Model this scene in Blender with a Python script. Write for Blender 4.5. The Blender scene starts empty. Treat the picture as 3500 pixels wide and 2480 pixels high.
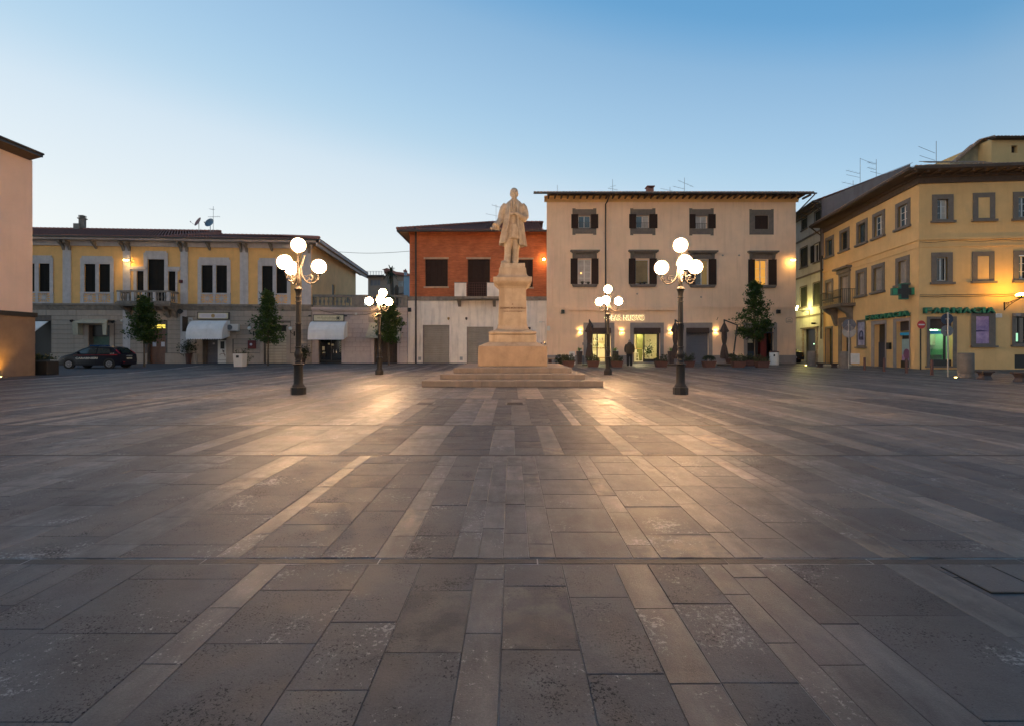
import bpy, math, random
import numpy as np
from mathutils import Vector, Matrix
random.seed(7)
R = math.radians
sc = bpy.context.scene

# ---------------------------------------------------------------- camera, sky, exposure
F, U0, V0, H = 1650.0, 1752.0, 1190.0, 1.22          # focal length in photo pixels, principal point, eye height
cam_d = bpy.data.cameras.new('camera'); cam = bpy.data.objects.new('camera', cam_d); sc.collection.objects.link(cam)
cam_d.sensor_width = 36; cam_d.lens = 36 * F / 3500; cam_d.shift_y = -50 / 3500; cam_d.shift_x = -2 / 3500
cam_d.clip_start = 0.05; cam_d.clip_end = 3000
cam.location = (0, 0, H); cam.rotation_euler = (math.pi / 2, 0, 0); sc.camera = cam
sc.view_settings.view_transform = 'Standard'; sc.view_settings.look = 'None'
sc.view_settings.exposure = 0.4; sc.view_settings.gamma = 1.0

world = bpy.data.worlds.new('World'); sc.world = world; world.use_nodes = True
def build_sky():
    nt = world.node_tree; N = nt.nodes; L = nt.links; bg = N['Background']
    tc = N.new('ShaderNodeTexCoord')
    nrm = N.new('ShaderNodeVectorMath'); nrm.operation = 'NORMALIZE'; L.new(tc.outputs['Generated'], nrm.inputs[0])
    sep = N.new('ShaderNodeSeparateXYZ'); L.new(nrm.outputs[0], sep.inputs[0])
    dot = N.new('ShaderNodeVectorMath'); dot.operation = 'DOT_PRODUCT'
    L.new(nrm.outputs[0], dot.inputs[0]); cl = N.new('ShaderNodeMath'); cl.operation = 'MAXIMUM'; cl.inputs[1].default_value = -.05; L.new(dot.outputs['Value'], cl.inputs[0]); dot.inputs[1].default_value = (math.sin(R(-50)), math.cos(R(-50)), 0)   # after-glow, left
    m = N.new('ShaderNodeMath'); m.operation = 'MULTIPLY'; L.new(cl.outputs[0], m.inputs[0]); m.inputs[1].default_value = 0.18  # floored glow term lifts the sky behind the camera, to light the facades
    q1 = N.new('ShaderNodeMath'); q1.operation = 'MULTIPLY_ADD'; L.new(sep.outputs['Z'], q1.inputs[0]); q1.inputs[1].default_value = -.35; q1.inputs[2].default_value = 1
    q2 = N.new('ShaderNodeMath'); q2.operation = 'MULTIPLY'; L.new(sep.outputs['Z'], q2.inputs[0]); L.new(q1.outputs[0], q2.inputs[1])
    s = N.new('ShaderNodeMath'); s.operation = 'SUBTRACT'; L.new(q2.outputs[0], s.inputs[0]); L.new(m.outputs[0], s.inputs[1])
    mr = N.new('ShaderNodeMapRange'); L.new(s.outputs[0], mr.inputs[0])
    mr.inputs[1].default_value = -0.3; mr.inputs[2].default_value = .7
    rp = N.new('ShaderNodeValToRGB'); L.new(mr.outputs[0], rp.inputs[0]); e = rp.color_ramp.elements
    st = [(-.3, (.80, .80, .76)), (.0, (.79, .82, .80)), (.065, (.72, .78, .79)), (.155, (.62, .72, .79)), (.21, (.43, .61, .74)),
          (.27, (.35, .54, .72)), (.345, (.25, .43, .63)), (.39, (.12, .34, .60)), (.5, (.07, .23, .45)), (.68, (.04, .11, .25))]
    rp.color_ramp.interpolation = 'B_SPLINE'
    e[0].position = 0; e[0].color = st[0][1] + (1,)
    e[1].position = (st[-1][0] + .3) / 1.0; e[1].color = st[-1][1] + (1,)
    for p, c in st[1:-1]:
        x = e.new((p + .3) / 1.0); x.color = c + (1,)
    sky = N.new('ShaderNodeTexSky'); sky.sky_type = 'NISHITA'; sky.sun_disc = False
    sky.sun_elevation = R(4); sky.sun_rotation = R(-70); sky.ozone_density = 4
    mx = N.new('ShaderNodeMixRGB'); mx.inputs[0].default_value = 0.03
    # rose tint added to the sky opposite the after-glow, to warm the facades
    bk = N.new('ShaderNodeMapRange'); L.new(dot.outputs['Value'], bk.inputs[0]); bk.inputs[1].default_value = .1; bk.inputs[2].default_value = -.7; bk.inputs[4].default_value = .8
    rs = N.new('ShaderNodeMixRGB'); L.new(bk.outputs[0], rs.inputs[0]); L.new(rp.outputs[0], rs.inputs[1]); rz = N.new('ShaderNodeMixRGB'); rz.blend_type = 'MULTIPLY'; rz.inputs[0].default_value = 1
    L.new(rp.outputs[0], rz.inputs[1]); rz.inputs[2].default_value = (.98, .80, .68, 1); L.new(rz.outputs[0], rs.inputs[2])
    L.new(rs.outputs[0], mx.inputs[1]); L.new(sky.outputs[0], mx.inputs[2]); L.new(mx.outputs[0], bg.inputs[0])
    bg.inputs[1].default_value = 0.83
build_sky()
# the sun has set: only a broad faint afterglow from the low left sky
sun_d = bpy.data.lights.new('sun', 'SUN'); sun = bpy.data.objects.new('sun', sun_d); sc.collection.objects.link(sun)
sun_d.energy = 0.25; sun_d.angle = R(25); sun_d.color = (1, .88, .75)
sun.rotation_euler = (R(78), 0, R(-70))

# ---------------------------------------------------------------- helpers
def gp(v): return H * F / (v - V0)
def G(u, v):
    y = gp(v); return Vector(((u - U0) * y / F, y, 0.0))
def P(u, v, y): return Vector(((u - U0) * y / F, y, H + (V0 - v) * y / F))

def link(o, parent=None):
    sc.collection.objects.link(o)
    if parent is not None: o.parent = parent
    return o
def tag(o, label, cat, group=None):
    o['label'] = label; o['category'] = cat
    if group: o['group'] = group
    return o
def struct(o): o['kind'] = 'structure'; return o
def thing(name, label, cat, loc=(0, 0, 0), rz=0.0, group=None):
    o = bpy.data.objects.new(name, None); o.empty_display_size = .2; link(o)
    o.location = loc; o.rotation_euler = (0, 0, rz)
    return tag(o, label, cat, group)
def dup(root, loc, rz, label, group=None, scale=None):
    def cp(o, par):
        c = o.copy(); sc.collection.objects.link(c)
        if par is not None: c.parent = par
        for ch in kids.get(o.name, []): cp(ch, c)
        return c
    kids = {}
    for o in sc.objects:
        if o.parent is not None: kids.setdefault(o.parent.name, []).append(o)
    r = cp(root, None); r.location = loc; r.rotation_euler = (0, 0, rz)
    if scale: r.scale = (scale,) * 3
    r['label'] = label
    if group: r['group'] = group
    return r

class MB:
    def __init__(s): s.v = []; s.f = []; s.m = []; s.cm = 0
    def vert(s, p): s.v.append(tuple(p)); return len(s.v) - 1
    def face(s, ids): s.f.append(tuple(ids)); s.m.append(s.cm)
    def quad(s, a, b, c, d): s.face([s.vert(a), s.vert(b), s.vert(c), s.vert(d)]); return s
    def poly(s, pts): s.face([s.vert(p) for p in pts]); return s
    def box(s, x0, x1, y0, y1, z0, z1, M=None):
        P8 = [(x0, y0, z0), (x1, y0, z0), (x1, y1, z0), (x0, y1, z0), (x0, y0, z1), (x1, y0, z1), (x1, y1, z1), (x0, y1, z1)]
        if M is not None: P8 = [M @ Vector(p) for p in P8]
        i = [s.vert(p) for p in P8]
        for q in ((0, 3, 2, 1), (4, 5, 6, 7), (0, 1, 5, 4), (1, 2, 6, 5), (2, 3, 7, 6), (3, 0, 4, 7)): s.face([i[k] for k in q])
        return s
    def frustum(s, cx, cy, z0, z1, w0, d0, w1, d1):
        a = [(cx + sx * w0 / 2, cy + sy * d0 / 2, z0) for sx, sy in ((-1, -1), (1, -1), (1, 1), (-1, 1))]
        b = [(cx + sx * w1 / 2, cy + sy * d1 / 2, z1) for sx, sy in ((-1, -1), (1, -1), (1, 1), (-1, 1))]
        i = [s.vert(p) for p in a + b]
        for q in ((0, 3, 2, 1), (4, 5, 6, 7), (0, 1, 5, 4), (1, 2, 6, 5), (2, 3, 7, 6), (3, 0, 4, 7)): s.face([i[k] for k in q])
        return s
    def ring(s, pts): return [s.vert(p) for p in pts]
    def bridge(s, a, b, close=True):
        n = len(a)
        for k in range(n if close else n - 1):
            s.face((a[k], a[(k + 1) % n], b[(k + 1) % n], b[k]))
    def loft(s, rings, cap0=True, cap1=True):
        ids = [s.ring(r) for r in rings]
        for a, b in zip(ids, ids[1:]): s.bridge(a, b)
        if cap0: s.face(ids[0][::-1])
        if cap1: s.face(ids[-1])
        return s
    def lathe(s, prof, cx=0, cy=0, n=16, cap=True, flute=0, fz=None):
        rr = []
        for r, z in prof:
            rr.append([(cx + r * math.cos(2 * math.pi * k / n), cy + r * math.sin(2 * math.pi * k / n), z) for k in range(n)])
        return s.loft(rr, cap, cap)
    def sqlathe(s, prof, cx=0, cy=0):
        return s.loft([[(cx - r, cy - r, z), (cx + r, cy - r, z), (cx + r, cy + r, z), (cx - r, cy + r, z)] for r, z in prof])
    def tube(s, pts, r, n=6, caps=True):
        pts = [Vector(p) for p in pts]; rs = r if isinstance(r, (list, tuple)) else [r] * len(pts)
        rings = []; up = None
        for i, p in enumerate(pts):
            t = (pts[min(i + 1, len(pts) - 1)] - pts[max(i - 1, 0)]).normalized()
            if up is None:
                up = Vector((0, 0, 1)) if abs(t.z) < .9 else Vector((1, 0, 0))
            a = t.cross(up)
            if a.length < 1e-5: a = t.cross(Vector((0, 1, 0)))
            a.normalize(); b = a.cross(t).normalized(); up = b
            rings.append([p + (a * math.cos(2 * math.pi * k / n) + b * math.sin(2 * math.pi * k / n)) * rs[i] for k in range(n)])
        return s.loft(rings, caps, caps)
    def sphere(s, c, r, n=16, m=10, sc3=(1, 1, 1)):
        c = Vector(c); rings = []
        for j in range(1, m):
            a = math.pi * j / m
            rings.append([(c.x + r * sc3[0] * math.sin(a) * math.cos(2 * math.pi * k / n), c.y + r * sc3[1] * math.sin(a) * math.sin(2 * math.pi * k / n), c.z - r * sc3[2] * math.cos(a)) for k in range(n)])
        ids = [s.ring(q) for q in rings]
        for a, b in zip(ids, ids[1:]): s.bridge(a, b)
        bt = s.vert((c.x, c.y, c.z - r * sc3[2])); tp = s.vert((c.x, c.y, c.z + r * sc3[2]))
        for k in range(n):
            s.face((bt, ids[0][(k + 1) % n], ids[0][k])); s.face((tp, ids[-1][k], ids[-1][(k + 1) % n]))
        return s
    def prism_y(s, pts, y0, y1):       # outline in x,z extruded along y
        return s.loft([[(x, y0, z) for x, z in pts], [(x, y1, z) for x, z in pts]])
    def prism_x(s, pts, x0, x1):       # outline in y,z extruded along x
        return s.loft([[(x0, y, z) for y, z in pts], [(x1, y, z) for y, z in pts]])
    def prism_z(s, pts, z0, z1):
        return s.loft([[(x, y, z0) for x, y in pts], [(x, y, z1) for x, y in pts]])
    def wall(s, x0, x1, z0, z1, ops=(), y=0.0, rev=.25):
        ops = [o for o in ops if o[1] > x0 and o[0] < x1 and o[3] > z0 and o[2] < z1]
        xs = sorted({x0, x1} | {min(max(a, x0), x1) for o in ops for a in o[:2]}); zs = sorted({z0, z1} | {min(max(a, z0), z1) for o in ops for a in o[2:4]})
        for a, b in zip(xs, xs[1:]):
            for c, d in zip(zs, zs[1:]):
                mx, mz = (a + b) / 2, (c + d) / 2
                if any(o[0] < mx < o[1] and o[2] < mz < o[3] for o in ops): continue
                s.quad((a, y, c), (b, y, c), (b, y, d), (a, y, d))
        for o in ops:
            a, b, c, d = max(o[0], x0), min(o[1], x1), max(o[2], z0), min(o[3], z1); r = y + rev
            s.quad((a, y, c), (a, r, c), (a, r, d), (a, y, d)); s.quad((b, r, c), (b, y, c), (b, y, d), (b, r, d))
            s.quad((a, y, d), (b, y, d), (b, r, d), (a, r, d))
            if c > z0 + 1e-4: s.quad((a, r, c), (b, r, c), (b, y, c), (a, y, c))
        return s
    def mesh(s, name, mats, smooth=None):
        me = bpy.data.meshes.new(name); me.from_pydata(s.v, [], s.f)
        for m in (mats if isinstance(mats, (list, tuple)) else [mats]): me.materials.append(m)
        if any(s.m): me.polygons.foreach_set('material_index', s.m)
        if smooth is not None:
            me.polygons.foreach_set('use_smooth', [True] * len(s.f))
            me.set_sharp_from_angle(angle=R(smooth))
        me.update(); return me
    def build(s, name, mats, parent=None, smooth=None, loc=None, rz=0, bevel=None):
        o = bpy.data.objects.new(name, s.mesh(name, mats, smooth)); link(o, parent)
        if loc is not None: o.location = loc
        if rz: o.rotation_euler = (0, 0, rz)
        if bevel:
            b = o.modifiers.new('bevel', 'BEVEL'); b.width = bevel; b.segments = 2; b.limit_method = 'ANGLE'; b.angle_limit = R(40)
        return o
def BX(*a): return MB().box(*a)

def text_mesh(body, name, mat, parent, width=None, height=None, depth=.01, bold=0.0, M=None, spacing=1.0):
    """lettering as real extruded geometry; M places local x (along), y (up), z (out)"""
    cu = bpy.data.curves.new('lettering', 'FONT'); cu.body = body; cu.size = 1; cu.extrude = .5; cu.offset = bold
    cu.align_x = 'CENTER'; cu.align_y = 'CENTER'; cu.resolution_u = 3; cu.space_character = spacing
    o = bpy.data.objects.new('lettering', cu); link(o)
    dg = bpy.context.evaluated_depsgraph_get(); me = bpy.data.meshes.new_from_object(o.evaluated_get(dg))
    bpy.data.objects.remove(o); bpy.data.curves.remove(cu)
    co = np.array([v.co[:] for v in me.vertices]); lo, hi = co.min(0), co.max(0); c = (lo + hi) / 2; d = hi - lo
    sx = width / d[0] if width else height / d[1]; sy = height / d[1] if height else sx
    for v in me.vertices:
        p = Vector(((v.co.x - c[0]) * sx, (v.co.y - c[1]) * sy, (v.co.z - lo[2]) / d[2] * depth))
        v.co = (M @ p) if M is not None else p
    me.materials.clear(); me.materials.append(mat); me.name = name
    return link(bpy.data.objects.new(name, me), parent)

# ---------------------------------------------------------------- materials
MATS = {}
def nodes(name):
    m = bpy.data.materials.new(name); m.use_nodes = True; MATS[name] = m
    nt = m.node_tree; return m, nt.nodes, nt.links, nt.nodes['Principled BSDF']
def rampn(N, L, src, stops):
    r = N.new('ShaderNodeValToRGB'); L.new(src, r.inputs[0]); e = r.color_ramp.elements
    e[0].position, e[0].color = stops[0][0], tuple(stops[0][1]) + (1,)
    e[1].position, e[1].color = stops[-1][0], tuple(stops[-1][1]) + (1,)
    for p, c in stops[1:-1]:
        x = e.new(p); x.color = tuple(c) + (1,)
    return r
def noise(N, L, vec, scale, detail=5, rough=.6, stretch=None):
    n = N.new('ShaderNodeTexNoise'); n.inputs['Scale'].default_value = scale; n.inputs['Detail'].default_value = detail
    n.inputs['Roughness'].default_value = rough
    if stretch:
        mp = N.new('ShaderNodeMapping'); mp.inputs['Scale'].default_value = stretch; L.new(vec, mp.inputs[0]); vec = mp.outputs[0]
    L.new(vec, n.inputs['Vector']); return n
def mixc(N, L, fac, a, b, mode='MIX'):
    x = N.new('ShaderNodeMixRGB'); x.blend_type = mode
    for i, s in ((0, fac), (1, a), (2, b)):
        if isinstance(s, (int, float)): x.inputs[i].default_value = s
        elif isinstance(s, tuple): x.inputs[i].default_value = s + (1,)
        else: L.new(s, x.inputs[i])
    return x
def M(name, c, var=.25, scale=2.5, rough=.8, bump=.0, bscale=40, metal=0.0, spec=.5, streak=0.0, dirt=None, tint=None):
    m, N, L, B = nodes(name)
    tc = N.new('ShaderNodeTexCoord'); ob = tc.outputs['Object']
    n1 = noise(N, L, ob, scale, 6, .65)
    lo = tuple(x * (1 - var) for x in c); hi = tuple(min(1, x * (1 + var)) for x in c)
    if tint: lo = tuple(tint)
    col = rampn(N, L, n1.outputs[0], [(.3, lo), (.7, hi)]).outputs[0]
    n2 = noise(N, L, ob, bscale, 4, .7)
    col = mixc(N, L, .25 * min(1, var * 2.5), col, rampn(N, L, n2.outputs[0], [(.35, lo), (.65, hi)]).outputs[0]).outputs[0]
    if streak:
        n3 = noise(N, L, ob, 1.0, 5, .6, (3.2, 3.2, .32))
        rr = rampn(N, L, n3.outputs[0], [(.5, (0, 0, 0)), (.72, (1, 1, 1))])
        k = N.new('ShaderNodeMath'); k.operation = 'MULTIPLY'; L.new(rr.outputs[0], k.inputs[0]); k.inputs[1].default_value = streak
        col = mixc(N, L, k.outputs[0], col, dirt or tuple(x * .5 for x in c)).outputs[0]
    L.new(col, B.inputs['Base Color'])
    B.inputs['Metallic'].default_value = metal; B.inputs['Specular IOR Level'].default_value = spec
    rn = N.new('ShaderNodeMapRange'); L.new(n1.outputs[0], rn.inputs[0]); rn.inputs[3].default_value = max(0, rough - .08); rn.inputs[4].default_value = min(1, rough + .08)
    L.new(rn.outputs[0], B.inputs['Roughness'])
    if bump:
        b = N.new('ShaderNodeBump'); b.inputs['Strength'].default_value = bump; b.inputs['Distance'].default_value = .02
        L.new(n2.outputs[0], b.inputs['Height']); L.new(b.outputs[0], B.inputs['Normal'])
    return m
def emis(name, c, s):
    m, N, L, B = nodes(name); B.inputs['Base Color'].default_value = (.06, .05, .04, 1)
    B.inputs['Emission Color'].default_value = c + (1,); B.inputs['Emission Strength'].default_value = s; return m
def louvre(name, c, pitch=.09, axis='Z', rough=.85):
    m = M(name, c, .15, 3, rough, spec=.2); N = m.node_tree.nodes; L = m.node_tree.links; B = N['Principled BSDF']
    tc = N.new('ShaderNodeTexCoord'); w = N.new('ShaderNodeTexWave'); w.bands_direction = axis; w.wave_profile = 'SAW'
    w.inputs['Scale'].default_value = .314 / pitch * 1.0; L.new(tc.outputs['Object'], w.inputs[0])
    b = N.new('ShaderNodeBump'); b.inputs['Strength'].default_value = .8; b.inputs['Distance'].default_value = .02
    L.new(w.outputs[0], b.inputs['Height']); L.new(b.outputs[0], B.inputs['Normal']); return m

yellow_pl = M('yellow_plaster', (.78, .46, .17), .10, 1.5, .9, .15, 60, streak=.25, dirt=(.5, .30, .12))
grey_stone = M('pale_grey_trim', (.50, .47, .46), .14, 3, .85, .2, 40, streak=.35, dirt=(.27, .25, .24))
dirty_stone = M('weathered_stone', (.23, .195, .16), .35, 3, .9, .4, 30, streak=.6, dirt=(.10, .095, .085))
rust_stone = M('rusticated_stone', (.36, .30, .245), .16, 1.3, .9, .25, 35, streak=.4, dirt=(.20, .17, .14))
wing_stone = M('pinkish_block_stone', (.50, .41, .37), .12, 1.5, .9, .2, 35, streak=.35, dirt=(.31, .25, .22))
joint_dark = M('dark_mortar', (.12, .10, .085), .3, 3, .95)
joint_wing = M('grey_mortar', (.22, .18, .16), .3, 3, .95)
cream_pl = M('cream_plaster', (.80, .56, .375), .09, .6, .9, .08, 50, streak=.4, dirt=(.56, .38, .26))
ochre_pl = M('ochre_plaster', (.66, .42, .18), .13, .7, .9, .1, 50, streak=.25, dirt=(.48, .28, .11))
tan_pl = M('tan_plaster', (.47, .33, .20), .12, .8, .9, .1, 50, streak=.3)
pink_pl = M('pink_plaster', (.70, .50, .39), .09, .5, .9, .15, 50, streak=.3, dirt=(.55, .40, .31))
white_pl = M('dirty_white_plaster', (.80, .71, .62), .14, 1.0, .9, .15, 40, streak=.5, dirt=(.32, .27, .23))
grey_pl = M('grey_white_plaster', (.50, .51, .49), .14, 1.2, .9, .15, 40, streak=.5, dirt=(.24, .26, .25))
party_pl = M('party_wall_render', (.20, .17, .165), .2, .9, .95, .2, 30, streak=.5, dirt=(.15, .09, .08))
old_pl = M('patchy_old_render', (.36, .29, .17), .4, 1.6, .95, .3, 20, streak=.5, dirt=(.16, .14, .12))
far_pl = M('distant_render', (.30, .23, .18), .15, .5, .9)
far_blue = M('pale_blue_render', (.28, .40, .50), .1, .6, .9)
pietra = M('grey_sandstone', (.155, .128, .105), .22, 4, .85, .3, 50, streak=.4, dirt=(.14, .12, .10))
plinth_g = M('grey_plinth', (.27, .235, .215), .15, 2, .9, .2, 40)
travertine = M('travertine', (.44, .335, .225), .22, 2.2, .75, .35, 45, streak=.6, dirt=(.27, .185, .11))
travertine_b = M('stained_travertine', (.36, .25, .16), .25, 2.5, .8, .4, 50, streak=.45, dirt=(.30, .19, .12))
step_stone = M('step_travertine', (.185, .15, .122), .25, 2.5, .75, .4, 60, streak=.45, dirt=(.32, .22, .16))
marble = M('statue_marble', (.45, .355, .25), .32, 5, .7, .3, 60, streak=.7, dirt=(.22, .165, .11))
roof_m = M('clay_tiles', (.36, .15, .11), .45, 4, .9, .3, 25)
roof_l = M('lichen_tiles', (.34, .22, .15), .45, 5, .9, .3, 25)
gut_m = M('dark_gutter', (.045, .035, .03), .3, 4, .5)
wood_d = M('dark_eave_wood', (.075, .05, .035), .35, 6, .8)
shut_m = louvre('brown_louvre', (.045, .028, .022))
shut_g = louvre('black_green_louvre', (.018, .017, .015))
shut_e = louvre('grey_green_louvre', (.05, .055, .045))
shut_w = louvre('pale_inner_shutter', (.34, .29, .24), .3)
frame_w = M('white_window_frame', (.62, .58, .52), .08, 5, .5)
frame_b = M('black_frame', (.02, .018, .016), .2, 5, .35)
iron = M('painted_iron', (.030, .026, .022), .35, 12, .42, .25, 60, metal=.6)
iron_r = M('red_brown_iron', (.10, .035, .025), .3, 12, .6)
lamp_iron = M('lamp_cast_iron', (.030, .025, .021), .35, 9, .42, .3, 50, metal=.45)
galv = M('galvanised_steel', (.30, .30, .30), .15, 8, .35, metal=.8)
roll_g = M('grey_roller_steel', (.28, .25, .22), .15, 1.5, .45, metal=.35, streak=.3)
roll_b = M('bluegrey_roller', (.17, .17, .19), .12, 1.5, .5, metal=.3)
canvas_w = M('white_canvas', (.76, .75, .74), .08, 2, .85, .15, 60, streak=.25, dirt=(.45, .44, .42))
canvas_c = M('cream_canvas', (.42, .38, .28), .12, 2, .85, .15, 60, streak=.4, dirt=(.28, .25, .19))
canvas_b = M('brown_canvas', (.060, .038, .030), .25, 4, .9, .4, 30)
wood_door = M('varnished_door', (.15, .065, .035), .35, 5, .45, .2, 30)
plastic_w = M('white_plastic', (.62, .60, .56), .06, 5, .5)
plastic_b = M('black_plastic', (.015, .014, .013), .2, 5, .45)
red_paint = M('dark_red_paint', (.14, .014, .012), .2, 4, .5)
terra = M('brown_planter', (.080, .034, .025), .25, 5, .75, .3, 50)
pot_b = M('dark_brown_pot', (.055, .035, .03), .2, 5, .5)
soil = M('soil', (.04, .03, .02), .4, 20, .95, .5, 60)
beige_p = M('beige_door_paint', (.48, .41, .30), .1, 2, .7, .1, 40, streak=.3)
gold = M('dull_gold', (.40, .24, .08), .3, 20, .5)
sign_cream = M('sign_cream', (.62, .55, .36), .06, 4, .6)
sign_lilac = M('sign_white_enamel', (.60, .55, .56), .08, 4, .5)
blue_sign = M('blue_sign', (.02, .035, .065), .2, 4, .5)
grey_back = M('sign_back_grey', (.16, .165, .175), .2, 4, .5, metal=.3)
asphalt = M('asphalt', (.055, .055, .06), .3, 1.2, .8, .5, 120)
kerb_m = M('light_kerb_stone', (.30, .27, .25), .2, 3, .6, .3, 50)
paint_w = M('road_paint', (.42, .42, .41), .25, 6, .7)
bark = M('bark', (.10, .075, .055), .35, 10, .9, .5, 40)
green_dk = M('pharmacy_green', (.010, .11, .065), .2, 5, .45)
green_md = M('pharmacy_green_light', (.02, .20, .10), .2, 5, .45)
cyan_p = M('cyan_band', (.02, .33, .55), .06, 5, .5)
poster_v = M('violet_poster', (.42, .28, .40), .3, 1.8, .5, tint=(.10, .05, .20))
poster_b = M('blue_poster', (.30, .30, .42), .4, 2.5, .5, tint=(.06, .06, .14))
green_cur = M('green_curtain', (.10, .15, .11), .25, 3, .8)
lino = M('bar_floor', (.34, .30, .24), .1, 3, .4)
int_w = M('interior_cream', (.75, .70, .52), .05, 2, .7)
stool_w = M('white_stool', (.8, .78, .68), .05, 4, .4)
jacket_m = M('olive_jacket', (.050, .038, .024), .25, 8, .9, .4, 60)
trouser_m = M('black_trousers', (.014, .013, .014), .2, 8, .9)
skin_m = M('skin', (.50, .30, .21), .12, 12, .6)
skin_t = M('grey_hair', (.22, .19, .17), .25, 30, .8)
shoe_m = M('black_shoe', (.012, .011, .011), .2, 8, .4)
carb_m = M('black_blue_car_paint', (.005, .007, .015), .1, 3, .34, spec=.3)
car2_m = M('black_car_paint', (.012, .012, .014), .1, 3, .15, spec=.6)
car_r = M('red_car_stripe', (.38, .015, .02), .15, 8, .3)
tyre = M('tyre_rubber', (.012, .012, .012), .2, 20, .85)
alloy = M('wheel_cover', (.38, .38, .40), .1, 8, .4, metal=.6)
glass_car = M('car_glass', (.02, .03, .03), .2, 2, .05, spec=.9)
blue_l = M('blue_lamp_cover', (.01, .05, .14), .2, 4, .2)
letter_w = M('white_lettering', (.62, .62, .56), .1, 10, .6)
letter_s = M('cut_lettering', (.16, .08, .045), .2, 20, .9)
pane_d = M('dark_glass', (.018, .022, .026), .4, 1.2, .06, spec=.8)
pane_s = M('sky_glass', (.05, .08, .10), .5, 1.0, .05, spec=1.0)
pane_c = M('curtained_glass', (.42, .38, .33), .2, 3, .3, streak=.3)
pane_o = M('brown_lit_glass', (.18, .12, .035), .2, 2, .15)
lit_win = emis('lit_yellow_window', (1.0, .44, .06), .62)
lit_dim = emis('dim_yellow_window', (.8, .48, .12), .16)
lit_bulb = emis('warm_bulb', (1.0, .45, .12), 9.0)
lit_green = emis('pharmacy_window_light', (.45, .95, .60), .8)
globe_m = emis('lit_opal_globe', (1.0, .57, .26), 250.0)
flood_m = emis('lit_flood', (1.0, .58, .17), 120.0)
amber_m = emis('lit_amber_lamp', (1.0, .50, .05), 150.0)
alley_m = emis('lit_lantern', (1.0, .84, .24), 200.0)
sconce_m = emis('lit_sconce', (1.0, .62, .22), 120.0)
halo_m = emis('letter_backlight', (1.0, .82, .42), 2.6)
bar_l = emis('bar_ceiling_light', (1.0, .84, .46), 170.0)
trans_m = emis('lit_transom', (1.0, .75, .12), 1.5)
exit_m = emis('small_green_light', (.6, 1.0, .6), 3.0)
ground_l = emis('lit_ground_lens', (1.0, .65, .18), 40.0)
opal_off = M('unlit_opal_globe', (.62, .64, .62), .05, 4, .25)

def brick_mat():
    m, N, L, B = nodes('red_brick')
    tc = N.new('ShaderNodeTexCoord'); sp = N.new('ShaderNodeSeparateXYZ'); L.new(tc.outputs['Object'], sp.inputs[0])
    cb = N.new('ShaderNodeCombineXYZ'); L.new(sp.outputs[0], cb.inputs[0]); L.new(sp.outputs[2], cb.inputs[1])
    b = N.new('ShaderNodeTexBrick'); L.new(cb.outputs[0], b.inputs['Vector'])
    b.inputs['Scale'].default_value = 1; b.inputs['Brick Width'].default_value = .25; b.inputs['Row Height'].default_value = .07
    b.inputs['Mortar Size'].default_value = .006; b.inputs['Color1'].default_value = (.58, .17, .062, 1); b.inputs['Color2'].default_value = (.45, .125, .05, 1)
    b.inputs['Mortar'].default_value = (.36, .15, .08, 1)
    n = noise(N, L, tc.outputs['Object'], .8, 5, .6); n2 = noise(N, L, tc.outputs['Object'], 1, 4, .6, (.6, .6, 9))
    c = mixc(N, L, .55, b.outputs[0], rampn(N, L, n.outputs[0], [(.3, (.6, .55, .5)), (.7, (1.25, 1.2, 1.15))]).outputs[0], 'MULTIPLY')
    c = mixc(N, L, .35, c.outputs[0], rampn(N, L, n2.outputs[0], [(.35, (.55, .5, .5)), (.65, (1.3, 1.3, 1.3))]).outputs[0], 'MULTIPLY')
    L.new(c.outputs[0], B.inputs['Base Color']); B.inputs['Roughness'].default_value = .9
    bp = N.new('ShaderNodeBump'); bp.inputs['Strength'].default_value = .5; bp.inputs['Distance'].default_value = .01; bp.invert = True
    L.new(b.outputs['Fac'], bp.inputs['Height']); L.new(bp.outputs[0], B.inputs['Normal']); return m
brick = brick_mat()
def limb(m, edge, k):       # emission strength drops at the rim to imitate an orange halo
    N = m.node_tree.nodes; L = m.node_tree.links; B = N['Principled BSDF']; s = B.inputs['Emission Strength'].default_value
    lw = N.new('ShaderNodeLayerWeight'); lw.inputs[0].default_value = .5; r = N.new('ShaderNodeMapRange'); L.new(lw.outputs['Facing'], r.inputs[0])
    r.inputs[1].default_value = edge; r.inputs[2].default_value = edge + .2; r.inputs[3].default_value = s; r.inputs[4].default_value = s * k; L.new(r.outputs[0], B.inputs['Emission Strength'])
limb(globe_m, .36, .0034)

def leaf_mat(name, c1, c2):
    m, N, L, B = nodes(name)
    a = N.new('ShaderNodeAttribute'); a.attribute_name = 'tone'
    r = rampn(N, L, a.outputs['Fac'], [(0, c1), (1, c2)]); L.new(r.outputs[0], B.inputs['Base Color'])
    B.inputs['Roughness'].default_value = .55
    t = N.new('ShaderNodeBsdfTranslucent'); L.new(r.outputs[0], t.inputs[0])
    mx = N.new('ShaderNodeMixShader'); mx.inputs[0].default_value = .3
    L.new(B.outputs[0], mx.inputs[1]); L.new(t.outputs[0], mx.inputs[2]); L.new(mx.outputs[0], N['Material Output'].inputs[0]); return m
leaf_t = leaf_mat('tree_leaf', (.014, .040, .005), (.062, .108, .013))
leaf_p = leaf_mat('planter_leaf', (.030, .040, .016), (.085, .090, .035))
leaf_a = leaf_mat('agave_leaf', (.07, .14, .03), (.20, .30, .08))

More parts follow.
